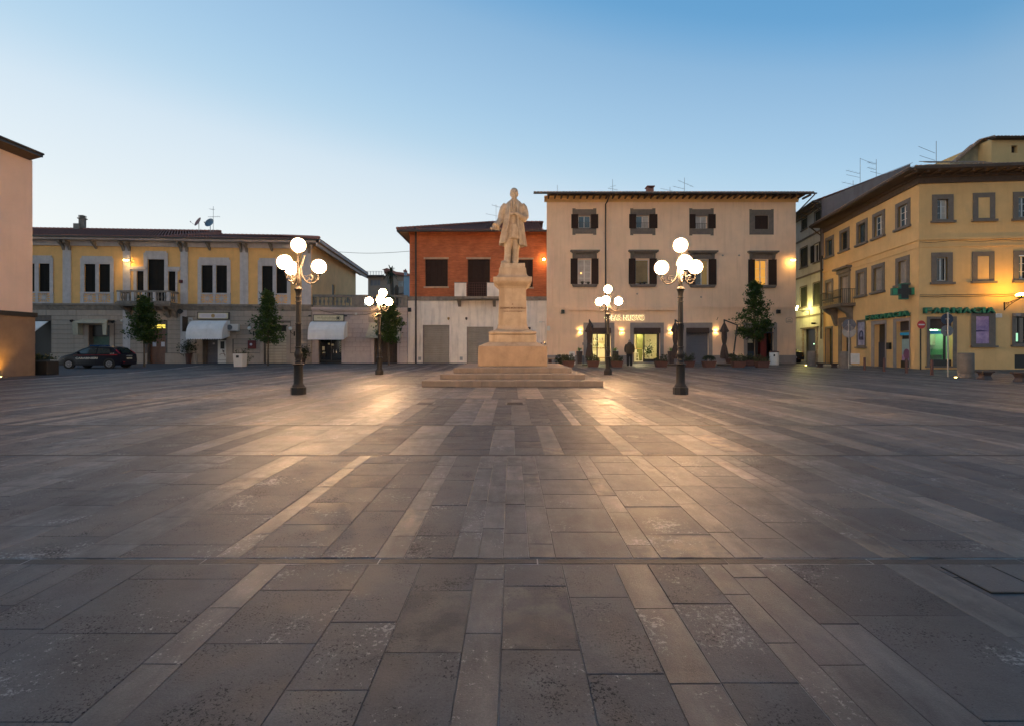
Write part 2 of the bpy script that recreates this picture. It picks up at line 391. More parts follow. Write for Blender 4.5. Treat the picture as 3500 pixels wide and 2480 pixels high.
def glass_mat():
    m, N, L, B = nodes('clear_glass')
    t = N.new('ShaderNodeBsdfTransparent'); t.inputs[0].default_value = (.92, .95, .92, 1)
    g = N.new('ShaderNodeBsdfGlossy'); g.inputs['Roughness'].default_value = .02
    f = N.new('ShaderNodeFresnel'); f.inputs[0].default_value = 1.5
    mx = N.new('ShaderNodeMixShader'); L.new(f.outputs[0], mx.inputs[0]); L.new(t.outputs[0], mx.inputs[1]); L.new(g.outputs[0], mx.inputs[2])
    L.new(mx.outputs[0], N['Material Output'].inputs[0]); return m
clear = glass_mat()

def paving_mat():
    m, N, L, B = nodes('paving_stone')
    at = N.new('ShaderNodeAttribute'); at.attribute_name = 'tone'       # r tone, g kind (0 rough dark .. 1 smooth tan), b seed
    sp = N.new('ShaderNodeSeparateXYZ'); L.new(at.outputs['Vector'], sp.inputs[0])
    geo = N.new('ShaderNodeNewGeometry'); off = N.new('ShaderNodeVectorMath'); off.operation = 'MULTIPLY_ADD'
    cb = N.new('ShaderNodeCombineXYZ'); L.new(sp.outputs[2], cb.inputs[0]); L.new(sp.outputs[2], cb.inputs[1]); L.new(sp.outputs[2], cb.inputs[2])
    L.new(cb.outputs[0], off.inputs[0]); off.inputs[1].default_value = (37, 53, 71); L.new(geo.outputs['Position'], off.inputs[2]); vec = off.outputs[0]
    base = rampn(N, L, sp.outputs[0], [(0, (.040, .042, .048)), (.35, (.078, .077, .080)), (.65, (.112, .104, .098)), (1, (.200, .176, .154))])
    n1 = noise(N, L, vec, 4.5, 8, .72); n1s = noise(N, L, vec, 5.0, 6, .65, (1.6, .35, 1))
    sel = N.new('ShaderNodeMixRGB'); L.new(sp.outputs[1], sel.inputs[0]); L.new(n1.outputs[0], sel.inputs[1]); L.new(n1s.outputs[0], sel.inputs[2])
    c = mixc(N, L, .85, base.outputs[0], rampn(N, L, sel.outputs[0], [(.3, (.50, .51, .53)), (.7, (1.55, 1.50, 1.44))]).outputs[0], 'MULTIPLY')
    nb = noise(N, L, geo.outputs['Position'], .35, 4, .6)
    c = mixc(N, L, .6, c.outputs[0], rampn(N, L, nb.outputs[0], [(.3, (.74, .76, .79)), (.7, (1.28, 1.2, 1.14))]).outputs[0], 'MULTIPLY')
    # pits and dark specks on the rough kind
    vo = noise(N, L, vec, 85, 4, .75); cl = noise(N, L, vec, 4.2, 3, .5)
    s = N.new('ShaderNodeMath'); s.operation = 'ADD'; L.new(vo.outputs[0], s.inputs[0])
    k = N.new('ShaderNodeMath'); k.operation = 'MULTIPLY_ADD'; L.new(cl.outputs[0], k.inputs[0]); k.inputs[1].default_value = .42; k.inputs[2].default_value = -.21; L.new(k.outputs[0], s.inputs[1])
    kk = N.new('ShaderNodeMath'); kk.operation = 'MULTIPLY_ADD'; L.new(sp.outputs[1], kk.inputs[0]); kk.inputs[1].default_value = .13; L.new(s.outputs[0], kk.inputs[2])
    pit = rampn(N, L, kk.outputs[0], [(.345, (1, 1, 1)), (.40, (0, 0, 0))])
    c = mixc(N, L, pit.outputs[0], c.outputs[0], (.022, .021, .022))
    # fine grain
    fg = noise(N, L, vec, 130, 4, .8)
    c = mixc(N, L, .5, c.outputs[0], rampn(N, L, fg.outputs[0], [(.3, (.55, .55, .55)), (.7, (1.5, 1.5, 1.5))]).outputs[0], 'MULTIPLY')
    # large cloudy stains on some slabs
    st = noise(N, L, vec, 5.5, 4, .55); gt = N.new('ShaderNodeMath'); gt.operation = 'GREATER_THAN'; gt.inputs[1].default_value = .945; L.new(sp.outputs[2], gt.inputs[0])
    c = mixc(N, L, gt.outputs[0], c.outputs[0], mixc(N, L, 1.0, c.outputs[0], rampn(N, L, st.outputs[0], [(.42, (.7, .68, .69)), (.58, (1.5, 1.35, 1.15))]).outputs[0], 'MULTIPLY').outputs[0])
    dr = noise(N, L, geo.outputs['Position'], 1.1, 7, .7)
    c = mixc(N, L, .75, c.outputs[0], rampn(N, L, dr.outputs[0], [(.36, (.55, .56, .58)), (.5, (1, 1, 1)), (.66, (1.35, 1.30, 1.24))]).outputs[0], 'MULTIPLY')
    # lime / paint flecks
    w1 = noise(N, L, vec, 40, 5, .8); w2 = noise(N, L, vec, 2.2, 3, .5)
    ws = N.new('ShaderNodeMath'); ws.operation = 'MULTIPLY_ADD'; L.new(w2.outputs[0], ws.inputs[0]); ws.inputs[1].default_value = .7; L.new(w1.outputs[0], ws.inputs[2])
    mr = N.new('ShaderNodeMapRange'); L.new(ws.outputs[0], mr.inputs[0]); mr.inputs[1].default_value = 1.01; mr.inputs[2].default_value = 1.05; mr.inputs[4].default_value = .6
    c = mixc(N, L, mr.outputs[0], c.outputs[0], (.36, .36, .35))
    L.new(c.outputs[0], B.inputs['Base Color'])
    # worn polish: smooth kinds shinier
    rr = N.new('ShaderNodeMapRange'); L.new(n1.outputs[0], rr.inputs[0]); rr.inputs[1].default_value = .3; rr.inputs[2].default_value = .7; rr.inputs[3].default_value = .44; rr.inputs[4].default_value = .72
    r2 = N.new('ShaderNodeMath'); r2.operation = 'MULTIPLY_ADD'; L.new(sp.outputs[1], r2.inputs[0]); r2.inputs[1].default_value = -.10; L.new(rr.outputs[0], r2.inputs[2])
    r3 = N.new('ShaderNodeMath'); r3.operation = 'MULTIPLY_ADD'; L.new(pit.outputs[0], r3.inputs[0]); r3.inputs[1].default_value = .3; L.new(r2.outputs[0], r3.inputs[2])
    L.new(r3.outputs[0], B.inputs['Roughness']); B.inputs['Specular IOR Level'].default_value = .34
    b1 = N.new('ShaderNodeBump'); b1.inputs['Strength'].default_value = .55; b1.inputs['Distance'].default_value = .004; b1.invert = False
    hs = N.new('ShaderNodeMath'); hs.operation = 'MULTIPLY_ADD'; L.new(pit.outputs[0], hs.inputs[0]); hs.inputs[1].default_value = -.9; L.new(fg.outputs[0], hs.inputs[2])
    L.new(hs.outputs[0], b1.inputs['Height'])
    b2 = N.new('ShaderNodeBump'); b2.inputs['Strength'].default_value = .3; b2.inputs['Distance'].default_value = .01
    L.new(n1.outputs[0], b2.inputs['Height']); L.new(b1.outputs[0], b2.inputs['Normal']); L.new(b2.outputs[0], B.inputs['Normal'])
    return m
pave = paving_mat()
def grout_mat():
    m, N, L, B = nodes('paving_joint')
    geo = N.new('ShaderNodeNewGeometry'); n = noise(N, L, geo.outputs['Position'], 2.2, 4, .6, (1, .5, 1)); 
    r = rampn(N, L, n.outputs[0], [(.40, (.045, .042, .04)), (.58, (.46, .44, .42))]); L.new(r.outputs[0], B.inputs['Base Color']); B.inputs['Roughness'].default_value = .8
    return m
grout = grout_mat()

# ================================================================ GROUND
def set_tone(me, vals):
    a = me.attributes.new('tone', 'FLOAT_COLOR', 'FACE')
    a.data.foreach_set('color', np.array(vals, dtype=np.float32).ravel())

MON = dict(C=19.6, x=0.0)
def build_ground():
    g = MB(); g.quad((-900, -900, -.30), (900, -900, -.30), (900, 1500, -.30), (-900, 1500, -.30))
    struct(g.build('ground', asphalt))
    base = MB(); base.quad((-60, -4, -.0045), (60, -4, -.0045), (60, 60, -.0045), (-60, 60, -.0045))
    base.box(-60, 60, -4, 60, -.25, -.10)
    root = base.build('plaza_paving', grout); struct(root)
    # asphalt street on the left and in front of the old shops
    a = MB()
    a.poly([(-60, -4, .0), (-19.45, -4, .0), (-19.3, 20, .0), (-19.25, 25, .0), (-20.6, 29.8, .0), (-22.2, 34.6, 0), (-60, 34.6, .0)])
    a.poly([(-60, 34.6, 0), (-22.2, 34.6, 0), (-19, 36.3, 0), (-5.5, 37.4, 0), (-1.0, 39.0, 0), (-1.0, 41, 0), (-60, 41, 0)])
    a.poly([(22.8, 36.5, .0), (27.5, 36.5, .0), (27.5, 60, .0), (22.8, 60, .0)])
    struct(a.build('street', asphalt))
    k = MB(); kp = [(-19.45, -4), (-19.3, 20), (-19.25, 25), (-20.6, 29.8), (-22.2, 34.6)]
    for i, (p, q) in enumerate(zip(kp, kp[1:])):
        k.poly([(p[0] - .09, p[1], .006), (p[0] + .09, p[1], .006), (q[0] + .09, q[1], .006), (q[0] - .09, q[1], .006)])
    struct(k.build('kerb_line', kerb_m))
    # drain channels
    bands = [2.74, 5.50, 7.64, 11.72, 16.4, 21.5, 27.0, 32.0]
    gw = [.075, .05, .05, .04, .04, .04, .04, .04]
    iron_d = M('drain_steel', (.030, .025, .022), .5, 6, .6, .3, 50, metal=.1)
    edge = M('drain_edge', (.22, .19, .16), .3, 6, .3, .2, 50, metal=.6)
    for i, (y, w) in enumerate(zip(bands, gw)):
        x = -1.25 * y - 2; xe = 1.15 * y + 2
        if x < -19.2: x = -19.2
        while x < xe:
            L = (1.0 if i < 3 else 3.0) * random.uniform(.8, 1.3); yo = random.uniform(-.003, .003)
            m = MB(); m.box(x + .004, min(x + L, xe) - .004, y + .006 + yo, y + w - .006 + yo, -.02, -.0030 + random.uniform(-.0008, .0008))
            if i in (1, 2): m.cm = 1; m.box(x + .004, min(x + L, xe) - .004, y + w - .006 + yo, y + w + .000 + yo, -.02, .001)
            m.build('drain_channel', [iron_d, edge], root); x += L
    # slabs
    lo = 1.15; slabs = []
    mon = (-3.0, 3.0, 15.25, 22.9)
    def excluded(x0, x1, y0, y1):
        cx, cy = (x0 + x1) / 2, (y0 + y1) / 2
        lim = -19.15 if cy < 25.5 else (-19.15 - (cy - 25) * .29 if cy < 29.8 else -20.4 - (cy - 29.8) * .33)
        if cx < lim: return True
        if cy > 34.6 and cx < -1 and cy > 36.3 + (cx + 19) * .082: return True
        if mon[0] + .1 < x0 and x1 < mon[1] - .1 and mon[2] + .1 < y0 and y1 < mon[3] - .1: return True
        if cy > 35.5 and cx > 22.8: return True
        return False
    edges = [1.15] + bands + [41.0]
    for bi in range(len(edges) - 1):
        y0 = edges[bi] + (gw[bi - 1] if bi else 0) + .003; y1 = edges[bi + 1] - .003
        xm = 1.18 * y1 + .6; x = -xm
        big = 1.0 if y1 < 12 else 1.35
        spec = {0: (2.75, '237,332r,527r,890r,985s,1264r,1443r,1630r,1724s,1918r,2095r,2209s,2381r,2460s,2569s,2676s,3011r,3163s'),
                1: (2.82, '400,733r,817s,1092r,1283r,1382s,1546r,1634s,1719s,1809s,1899s,2164m,2258s,2512m,2610s,2780m,3019m'),
                2: (5.57, '328,565d,649l,733d,940l,1153l,1328d,1481l,1672d,1760l,1861d,1930l,2128d,2200l,2381d,2496l,2613l,2720d,2900m')}.get(bi)
        fixed = []
        if spec:
            us = spec[1].split(','); xs_ = [(float(q.rstrip('rsmdl')) - U0) * spec[0] / F for q in us]; fixed = [(a, b_, q[-1]) for a, b_, q in zip(xs_, xs_[1:], us[1:])]
        while x < xm:
            w = random.choices([.155, .32, .47, .24], [3.2, 4, 2, 1.5])[0] * random.uniform(.97, 1.03) * big
            smooth_k = 1.0 if w < .2 * big else random.choice([0, 0, 0, .6, 1.0])
            t = random.choices([.12, .38, .58, .85], [2.0, 2.5, 2.5, 1.6] if w > .2 * big else [.6, 1.5, 3, 3])[0] + random.uniform(-.1, .1)
            t = (.40 + (t - .45) * .38 + (.08 if smooth_k > .9 else 0)) if bi < 2 else t * .75 + .1
            if bi in (2, 3) and w > .2: t = random.choice([.0, .06, .55, .75, .35])
            hit_ = next((f_ for f_ in fixed if f_[0] <= x + .002 < f_[1] - .004), None)
            if hit_:
                w = hit_[1] - x; kd = hit_[2]; smooth_k = 1.0 if kd == 's' else (.6 if kd in 'ml' else 0)
                t = {'r': .36, 's': .52, 'm': .44, 'd': .03, 'l': .66}[kd] + random.uniform(-.05, .05)
            elif fixed and x < fixed[0][0] < x + w: w = fixed[0][0] - x
            y = y0
            first = True
            while y < y1 - .01:
                L = random.uniform(.38, .72) * (1.0 if w < .4 else .9) * big * (random.uniform(.3, 1) if first else 1); first = False
                ye = min(y + L, y1)
                if y1 - ye < .16: ye = y1
                if not excluded(x, x + w, y, ye) and abs(x) < 1.12 * ye + .7:
                    tt = min(1, max(0, t + random.uniform(-.07, .07) + (random.choice([-.25, .25]) if random.random() < .08 else 0)))
                    slabs.append((x, x + w, y, ye, tt, smooth_k, random.random()))
                y = ye
            x += w
    def slab(m, s, tones):
        x0, x1, y0, y1, t, k, sd = s; n0 = len(m.f)
        gp_ = .0011; c = .0022; dz = random.uniform(-.0012, .0010); tx, ty = random.uniform(-.0009, .0009), random.uniform(-.0009, .0009)
        x0 += gp_; x1 -= gp_ * random.uniform(.6, 1.6); y0 += gp_; y1 -= gp_
        a = m.ring([(x0, y0, -.02), (x1, y0, -.02), (x1, y1, -.02), (x0, y1, -.02)])
        b = m.ring([(x0, y0, dz - c), (x1, y0, dz - c), (x1, y1, dz - c), (x0, y1, dz - c)])
        d = m.ring([(x0 + c, y0 + c, dz - tx - ty), (x1 - c, y0 + c, dz + tx - ty), (x1 - c, y1 - c, dz + tx + ty), (x0 + c, y1 - c, dz - tx + ty)])
        m.bridge(a, b); m.bridge(b, d); m.face(d)
        tones += [(t, k, sd, 1)] * (len(m.f) - n0)
    # those that show largest: area over distance cubed, in view
    def showing(s):
        cy = max(s[2], 1.56); cx = (s[0] + s[1]) / 2
        if abs(cx) > 1.07 * cy + .2 or s[3] < 1.5: return 0
        return (s[1] - s[0]) * (s[3] - s[2]) / cy ** 3
    order = sorted(range(len(slabs)), key=lambda i: -showing(slabs[i]))
    for i in order[:300]:
        s = slabs[i]; m = MB(); t = []; slab(m, s, t)
        cx, cy = (s[0] + s[1]) / 2, (s[2] + s[3]) / 2
        m.v = [(a - cx, b - cy, c) for a, b, c in m.v]
        o = m.build('paving_slab', pave, root); o.location = (cx, cy, 0); set_tone(o.data, t)
    m = MB(); t = []
    for i in order[300:]: slab(m, slabs[i], t)
    o = m.build('distant_slabs', pave, root); set_tone(o.data, t); o['kind'] = 'stuff'
    # white crossing stripes near the side street
    z = MB()
    for yy in (34.2, 35.0, 35.8):
        z.box(21.6, 25.2, yy, yy + .35, .0005, .005)
    zo = z.build('crossing_stripes', paint_w); struct(zo)
build_ground()

def covers():
    for (u, v, w, d, lab) in ((1454, 1377.5, .42, .42, 'square iron manhole cover in the paving, left of the monument axis'),
                              (1760, 1378, .42, .42, 'square iron manhole cover straight in front of the monument steps'),
                              (2070, 1381, .42, .42, 'square iron manhole cover shining in lamp light right of the steps')):
        p = G(u, v); m = MB(); m.box(-w / 2, w / 2, -d / 2, d / 2, -.01, .003)
        for k in range(5): m.box(-w / 2 + .04, w / 2 - .04, -d / 2 + .05 + k * .075, -d / 2 + .075 + k * .075, .003, .006)
        tag(m.build('manhole_cover', M('cover_iron_%d' % u, (.06, .05, .04), .3, 10, .4, metal=.6), None, None, (p.x, p.y, 0)), lab, 'manhole cover', 'iron covers in the paving')
    # long access hatch at the right
    t = thing('access_hatch', 'long stone-topped access hatch behind the dark joint at the right edge', 'hatch', (2.62, 2.55, 0), 0)
    hs_ = M('hatch_stone', (.075, .073, .075), .3, 9, .6, .4, 90)
    BX(-.22, .05, -.13, .14, -.01, .0035).build('hatch_lid', hs_, t)
    BX(.06, .34, -.13, .14, -.01, .0045).build('hatch_lid', hs_, t)
    m = MB(); m.box(-.235, .355, -.145, -.132, -.01, .006); m.box(-.235, -.222, -.132, .14, -.01, .006); m.box(.051, .059, -.13, .14, -.01, .006)
    m.build('hatch_frame', iron, t)
    BX(.0, .04, -.11, -.09, .0035, .008).build('lifting_eye', iron, t)
covers()

# ================================================================ BUILDINGS
class Bld:
    def __init__(s, name, label, O, ang, uref, cat='building', root=None):
        s.O = Vector((O[0], O[1], 0)); s.a = ang; s.X = Vector((math.cos(ang), math.sin(ang), 0)); s.Y = Vector((-math.sin(ang), math.cos(ang), 0))
        s.uref = uref; s.root = root or thing(name, label, cat, s.O, ang)
    def hit(s, u, v, off=0.0):
        d = Vector(((u - U0) / F, 1, (V0 - v) / F)); C = Vector((0, 0, H))
        t = ((s.O - C).dot(s.Y) + off) / d.dot(s.Y); p = C + d * t
        return (p - s.O).dot(s.X), p.z
    def S(s, u, off=0.0): return s.hit(u, V0, off)[0]
    def Z(s, v, u=None, off=0.0): return s.hit(s.uref if u is None else u, v, off)[1]
    def r(s, u0, u1, v0, v1, u=None, off=0.0):      # s0,s1,z0,z1 (v0 top, v1 bottom)
        return s.S(u0, off), s.S(u1, off), s.Z(v1, u, off), s.Z(v0, u, off)
    def w(s, x, y, z=0.0): return s.O + s.X * x + s.Y * y + Vector((0, 0, z))
    def box(s, name, mat, q, y0, y1, parent=None, bevel=None):
        return BX(q[0], q[1], y0, y1, q[2], q[3]).build(name, mat, parent or s.root, bevel=bevel)

def sash(b, q, y, fm=None, pm=None, cols=2, rows=1, fw=.055, parent=None, name='window', bars=True):
    fm = fm or frame_w; pm = pm or pane_d; x0, x1, z0, z1 = q
    m = MB(); m.box(x0, x0 + fw, y, y + .06, z0, z1); m.box(x1 - fw, x1, y, y + .06, z0, z1)
    m.box(x0 + fw, x1 - fw, y, y + .06, z0, z0 + fw); m.box(x0 + fw, x1 - fw, y, y + .06, z1 - fw, z1)
    for k in range(1, cols):
        c = x0 + (x1 - x0) * k / cols; m.box(c - fw * .7, c + fw * .7, y - .004, y + .056, z0 + fw, z1 - fw)
    if bars:
        for k in range(1, rows):
            c = z0 + (z1 - z0) * k / rows; m.box(x0 + fw, x1 - fw, y + .008, y + .05, c - .014, c + .014)
    o = m.build(name, fm, parent or b.root)
    for k in range(cols):
        a = x0 + (x1 - x0) * k / cols; c = x0 + (x1 - x0) * (k + 1) / cols
        BX(a + fw * .72, c - fw * .72, y + .025, y + .035, z0 + fw + .001, z1 - fw - .001).build('pane', pm if not isinstance(pm, list) else pm[k % len(pm)], o)
    return o
def shutter(b, q, y, mat, th=.045, parent=None, panels=1):
    x0, x1, z0, z1 = q; m = MB(); f = .07
    m.box(x0, x0 + f, y, y + th, z0, z1); m.box(x1 - f, x1, y, y + th, z0, z1)
    m.box(x0 + f, x1 - f, y, y + th, z0, z0 + f); m.box(x0 + f, x1 - f, y, y + th, z1 - f, z1)
    if z1 - z0 > 1.4: m.box(x0 + f, x1 - f, y, y + th, (z0 + z1) / 2 - f / 2, (z0 + z1) / 2 + f / 2)
    n = max(4, int((z1 - z0 - 2 * f) / .085)); h = (z1 - z0 - 2 * f) / n
    for k in range(n):
        zz = z0 + f + k * h
        m.quad((x0 + f, y + .006, zz - .0), (x1 - f, y + .006, zz), (x1 - f, y + th - .012, zz + h), (x0 + f, y + th - .012, zz + h))
    m.quad((x0 + f, y + th - .009, z0 + f), (x1 - f, y + th - .009, z0 + f), (x1 - f, y + th - .009, z1 - f), (x0 + f, y + th - .009, z1 - f))
    return m.build('shutter', mat, parent or b.root)
def roller(b, q, y, mat, pitch=.11, name='roller_shutter'):
    x0, x1, z0, z1 = q; m = MB(); n = max(3, round((z1 - z0) / pitch)); h = (z1 - z0) / n; rr = []
    for k in range(n):
        z = z0 + k * h
        for f_, d in ((0, .07), (.24, .07), (.27, .012), (.6, 0), (.97, .012)): rr.append((y + d, z + f_ * h))
    rr.append((y + .07, z1))
    for (a, za), (c, zc) in zip(rr, rr[1:]): m.quad((x0, a, za), (x1, a, za), (x1, c, zc), (x0, c, zc))
    m.box(x0, x1, y - .01, y + .03, z0, z0 + .06)
    return m.build(name, mat, b.root)
def blocks(b, s0, s1, zl, ops, L, mat, y=-.035, gap=.018, skip=()):
    """courses of stone blocks between the heights in zl, kept clear of the openings"""
    for k, (za, zb) in enumerate(zip(zl, zl[1:])):
        iv = [(s0, s1)]
        for o in ops:
            if o[3] > za + .04 and o[2] < zb - .04:
                nv = []
                for a, c in iv:
                    if o[1] <= a or o[0] >= c: nv.append((a, c)); continue
                    if o[0] > a: nv.append((a, o[0]))
                    if o[1] < c: nv.append((o[1], c))
                iv = nv
        for a, c in iv:
            if c - a < .12: continue
            n = max(1, round((c - a) / L)); w = (c - a) / n
            cuts = [a] + [a + w * (i + (.25 if k % 2 else -.1) * (1 if n > 1 else 0)) for i in range(1, n)] + [c]
            for p, q in zip(cuts, cuts[1:]):
                d = random.uniform(-.004, .004)
                m = MB(); cx, cz = (p + q) / 2, (za + zb) / 2; hw, hh = (q - p) / 2 - gap / 2, (zb - za) / 2 - gap / 2; bv = .014
                r0 = m.ring([(-hw, 0, -hh), (hw, 0, -hh), (hw, 0, hh), (-hw, 0, hh)])
                r1 = m.ring([(-hw, y + bv, -hh), (hw, y + bv, -hh), (hw, y + bv, hh), (-hw, y + bv, hh)])
                r2 = m.ring([(-hw + bv, y + d, -hh + bv), (hw - bv, y + d, -hh + bv), (hw - bv, y + d, hh - bv), (-hw + bv, y + d, hh - bv)])
                m.bridge(r0, r1); m.bridge(r1, r2); m.face(r2)
                m.build('stone_block', mat, b.root, loc=(cx, -.001, cz))
def tiles(parent, origin, ed, ud, W, Lf, mat=None, pitch=.24, amp=.045, L0f=None, name='roof', rows=.42, lip=0.0):
    """barrel tiles: origin at the eave, ed along it, ud up the slope (unit vectors), Lf(t) slope length at t"""
    ed = Vector(ed).normalized(); ud = Vector(ud).normalized(); nrm = ed.cross(ud).normalized()
    if nrm.z < 0: nrm = -nrm
    O = Vector(origin); m = MB(); n = max(1, int(W / pitch)); pr = [(0, 0), (.18, .75), (.35, 1), (.65, 1), (.82, .75), (.99, 0), (1.0, 0)]
    for i in range(n):
        t0 = i * pitch; j = random.uniform(-.025, .025)
        a0 = L0f(t0 + pitch / 2) if L0f else 0.0
        L = Lf(t0 + pitch / 2)
        if L - a0 < .1: continue
        nr = max(1, int((L - a0) / rows)); st = (L - a0) / nr
        for r_ in range(nr):
            u0 = a0 + r_ * st + (j if r_ == 0 else 0); u1 = a0 + (r_ + 1) * st + .03
            A = m.ring([O + ed * (t0 + f * pitch) + ud * u0 + nrm * (h * amp + .022) for f, h in pr])
            Bq = m.ring([O + ed * (t0 + f * pitch) + ud * u1 + nrm * (h * amp * .9) for f, h in pr])
            m.bridge(A, Bq, close=False)
            if r_ == 0:
                if lip: m.face([m.vert(O + ed * t0 + ud * u0 - Vector((0, 0, lip)))] + A[:6] + [m.vert(O + ed * (t0 + .99 * pitch) + ud * u0 - Vector((0, 0, lip)))])
                else: m.face(A[:6][::-1])
    return m.build(name, mat or roof_m, parent)
def ridge_row(parent, p, q, mat=None, r=.11, step=.38):
    p, q = Vector(p), Vector(q); d = q - p; n = max(1, int(d.length / step)); m = MB()
    for i in range(n):
        a = p + d * (i / n); c = p + d * ((i + 1.1) / n); m.tube([a + Vector((0, 0, .02)), c], [r * 1.12, r * .9], 6)
    return m.build('ridge_tiles', mat or roof_m, parent)
def pipe(parent, pts, r=.05, mat=None, name='downpipe'): return MB().tube(pts, r, 7).build(name, mat or gut_m, parent, 50)

# ---------------------------------------------------------------- yellow building (left)
angA = math.atan2(40.1 - 38.2, (1395 - U0) / F * 40.1 - (113 - U0) / F * 38.2)
pA = ((113 - U0) / F * 38.2, 38.2)
OA = (pA[0] - 8 * math.cos(angA), pA[1] - 8 * math.sin(angA))
def building_a():
    b = Bld('yellow_shop_house', 'two-storey yellow house with grey pilasters, stone balcony and tiled hip roof on the left', OA, angA, 430)
    rt = b.root; S, Z, r = b.S, b.Z, b.r
    sE = S(1066); zb0, zb1 = Z(1059), Z(1039.5); zt = Z(828)
    # openings, ground floor
    o1 = r(60, 174, 1097.5, 1246); o2 = r(304, 377, 1112, 1246); o3 = r(504, 566, 1107, 1246); o4 = r(693, 774.5, 1150, 1246)
    o5 = r(902, 980, 1110, 1246)
    gops = [(a, c, -.01, e) for a, c, d, e in (o1, o2, o3, o4, o5)]
    m = MB(); m.wall(0, sE, 0, zb0, gops, 0, .55); m.build('ground_floor_wall', joint_dark, rt)
    # openings above
    wins = []
    for (a, c) in ((83.7, 120.1), (133.3, 171.3), (289, 327.4), (338.5, 377.4), (689, 728), (738.8, 777), (895.5, 933), (944.7, 982)): wins.append(r(a, c, 904.5, 1000))
    door = r(505.5, 562.5, 886, 1030); sw1 = r(467.5, 492.5, 925, 1000); sw2 = r(575.5, 599.5, 925, 1000)
    m = MB(); m.wall(0, sE, zb1, zt, wins + [door, sw1, sw2], 0, .22)
    m.quad((sE, 0, 0), (sE + .02, 16.5, 0), (sE + .02, 16.5, zt), (sE, 0, zt)) if False else None
    m.build('upper_wall', yellow_pl, rt)
    # the far side and the right side wall that runs back
    px = Vector(((1066 - U0) / F * 39.7, 39.7, 0)); side_far = Vector(((1216 - U0) / F * 54.0, 54.0, 0))
    loc = lambda p: Vector(((p - b.O).dot(b.X), (p - b.O).dot(b.Y), p.z))
    q = loc(side_far); m = MB()
    wa = Vector((sE, 0, 0)); dirn = (Vector((q.x, q.y, 0)) - wa); Ls = dirn.length; dn = dirn.normalized()
    sd = Matrix.Translation(wa) @ Matrix(((dn.x, -dn.y, 0, 0), (dn.y, dn.x, 0, 0), (0, 0, 1, 0), (0, 0, 0, 1)))
    m2 = MB(); m2.wall(0, Ls, 0, zt + .1, [(5.55, 6.55, 4.7, 7.2), (10.6, 11.9, 5.95, 6.75), (10.6, 11.9, 4.4, 5.5)], 0, .2)
    m2.v = [tuple(sd @ Vector(p)) for p in m2.v]; m2.build('side_wall', M('tan_yellow_plaster', (.74, .50, .25), .12, .8, .9, .1, 50, streak=.3, dirt=(.50, .34, .18)), rt)
    for (a, c, e, f_) in ((5.56, 6.54, 4.71, 7.19), (10.61, 11.89, 5.96, 6.74), (10.61, 11.89, 4.41, 5.49)):
        m2 = BX(a, c, .1, .15, e, f_); m2.v = [tuple(sd @ Vector(p)) for p in m2.v]; m2.build('side_window', frame_b, rt)
    m = MB(); m.quad((0, 0, 0), (0, 16.5, 0), (0, 16.5, zt), (0, 0, zt)); m.quad((0, 16.5, 0), (q.x, q.y, 0), (q.x, q.y, zt), (0, 16.5, zt))
    m.quad((0, .3, zt), (sE, .3, zt), (q.x, q.y, zt), (0, 16.5, zt)); m.build('back_walls', tan_pl, rt)
    # belt course
    m = MB(); m.box(-.05, sE + .02, -.10, .12, zb0 + .12, zb1); m.box(-.05, sE + .02, -.20, .12, zb1 - .14, zb1 + .02); m.box(-.05, sE, -.05, .12, zb0, zb0 + .12)
    m.build('belt_course', dirty_stone, rt)
    # cornice + brackets
    m = MB(); m.box(-.1, sE + .55, -.78, -.66, Z(827), Z(812.5, off=-.8) ); m.box(-.1, sE + .5, -.66, .0, Z(826) - .02, Z(826) + .05)
    m.box(-.05, sE + .08, -.12, .02, Z(843), Z(826) - .02)
    m.build('cornice', grey_stone, rt)
    pil = [(216, 244), (421.5, 446.5), (618, 643), (821, 849), (1032, 1064)]
    for k, (a, c) in enumerate(pil):
        q_ = r(a, c, 844, 1039); m = MB(); m.box(q_[0], q_[1], -.06, .0, zb1 + .02, zt - .3); m.build('pilaster', grey_stone, rt)
        cx = (q_[0] + q_[1]) / 2
        for dx in (-.22, .22):
            m = MB(); m.prism_x([(-.01, zt - .75), (-.10, zt - .72), (-.18, zt - .5), (-.30, zt - .35), (-.60, zt - .20), (-.64, zt - .02), (-.01, zt - .02)], cx + dx - .09, cx + dx + .09)
            m.build('cornice_bracket', dirty_stone, rt)
    for u in (330, 718, 930):
        cx = S(u); m = MB(); m.prism_x([(-.01, zt - .6), (-.13, zt - .5), (-.55, zt - .15), (-.58, zt - .02), (-.01, zt - .02)], cx - .08, cx + .08); m.build('cornice_bracket', dirty_stone, rt)
    # window surrounds with lattice aprons
    for (a, c) in ((70, 183.5), (275.5, 390), (676.5, 789), (882, 994)):
        q_ = r(a, c, 880, 1038); zs, zl_ = Z(1000), Z(904.5); m = MB(); cx = (q_[0] + q_[1]) / 2
        gaps = [w_ for w_ in wins if q_[0] < (w_[0] + w_[1]) / 2 < q_[1]]
        m.wall(q_[0], q_[1], zs, q_[3] - .12, [(g[0] + .01, g[1] - .01, zs - .1, g[3]) for g in gaps], -.045, .045)
        m.box(q_[0] + .12, q_[1] - .12, -.06, .0, q_[3] - .12, q_[3] + .05); m.box(q_[0] - .03, q_[1] + .03, -.13, 0, q_[3] + .05, q_[3] + .12) if False else None
        m.box(q_[0] + .14, q_[1] - .14, -.07, .0, zl_ + .14, zl_ + .22)
        m.box(q_[0], q_[1], -.09, .0, zs - .12, zs)
        m.box(q_[0], q_[1], -.06, .0, zb1 + .02, zb1 + .13); m.box(q_[0], q_[0] + .26, -.05, 0, zb1 + .13, zs - .12); m.box(q_[1] - .26, q_[1], -.05, 0, zb1 + .13, zs - .12)
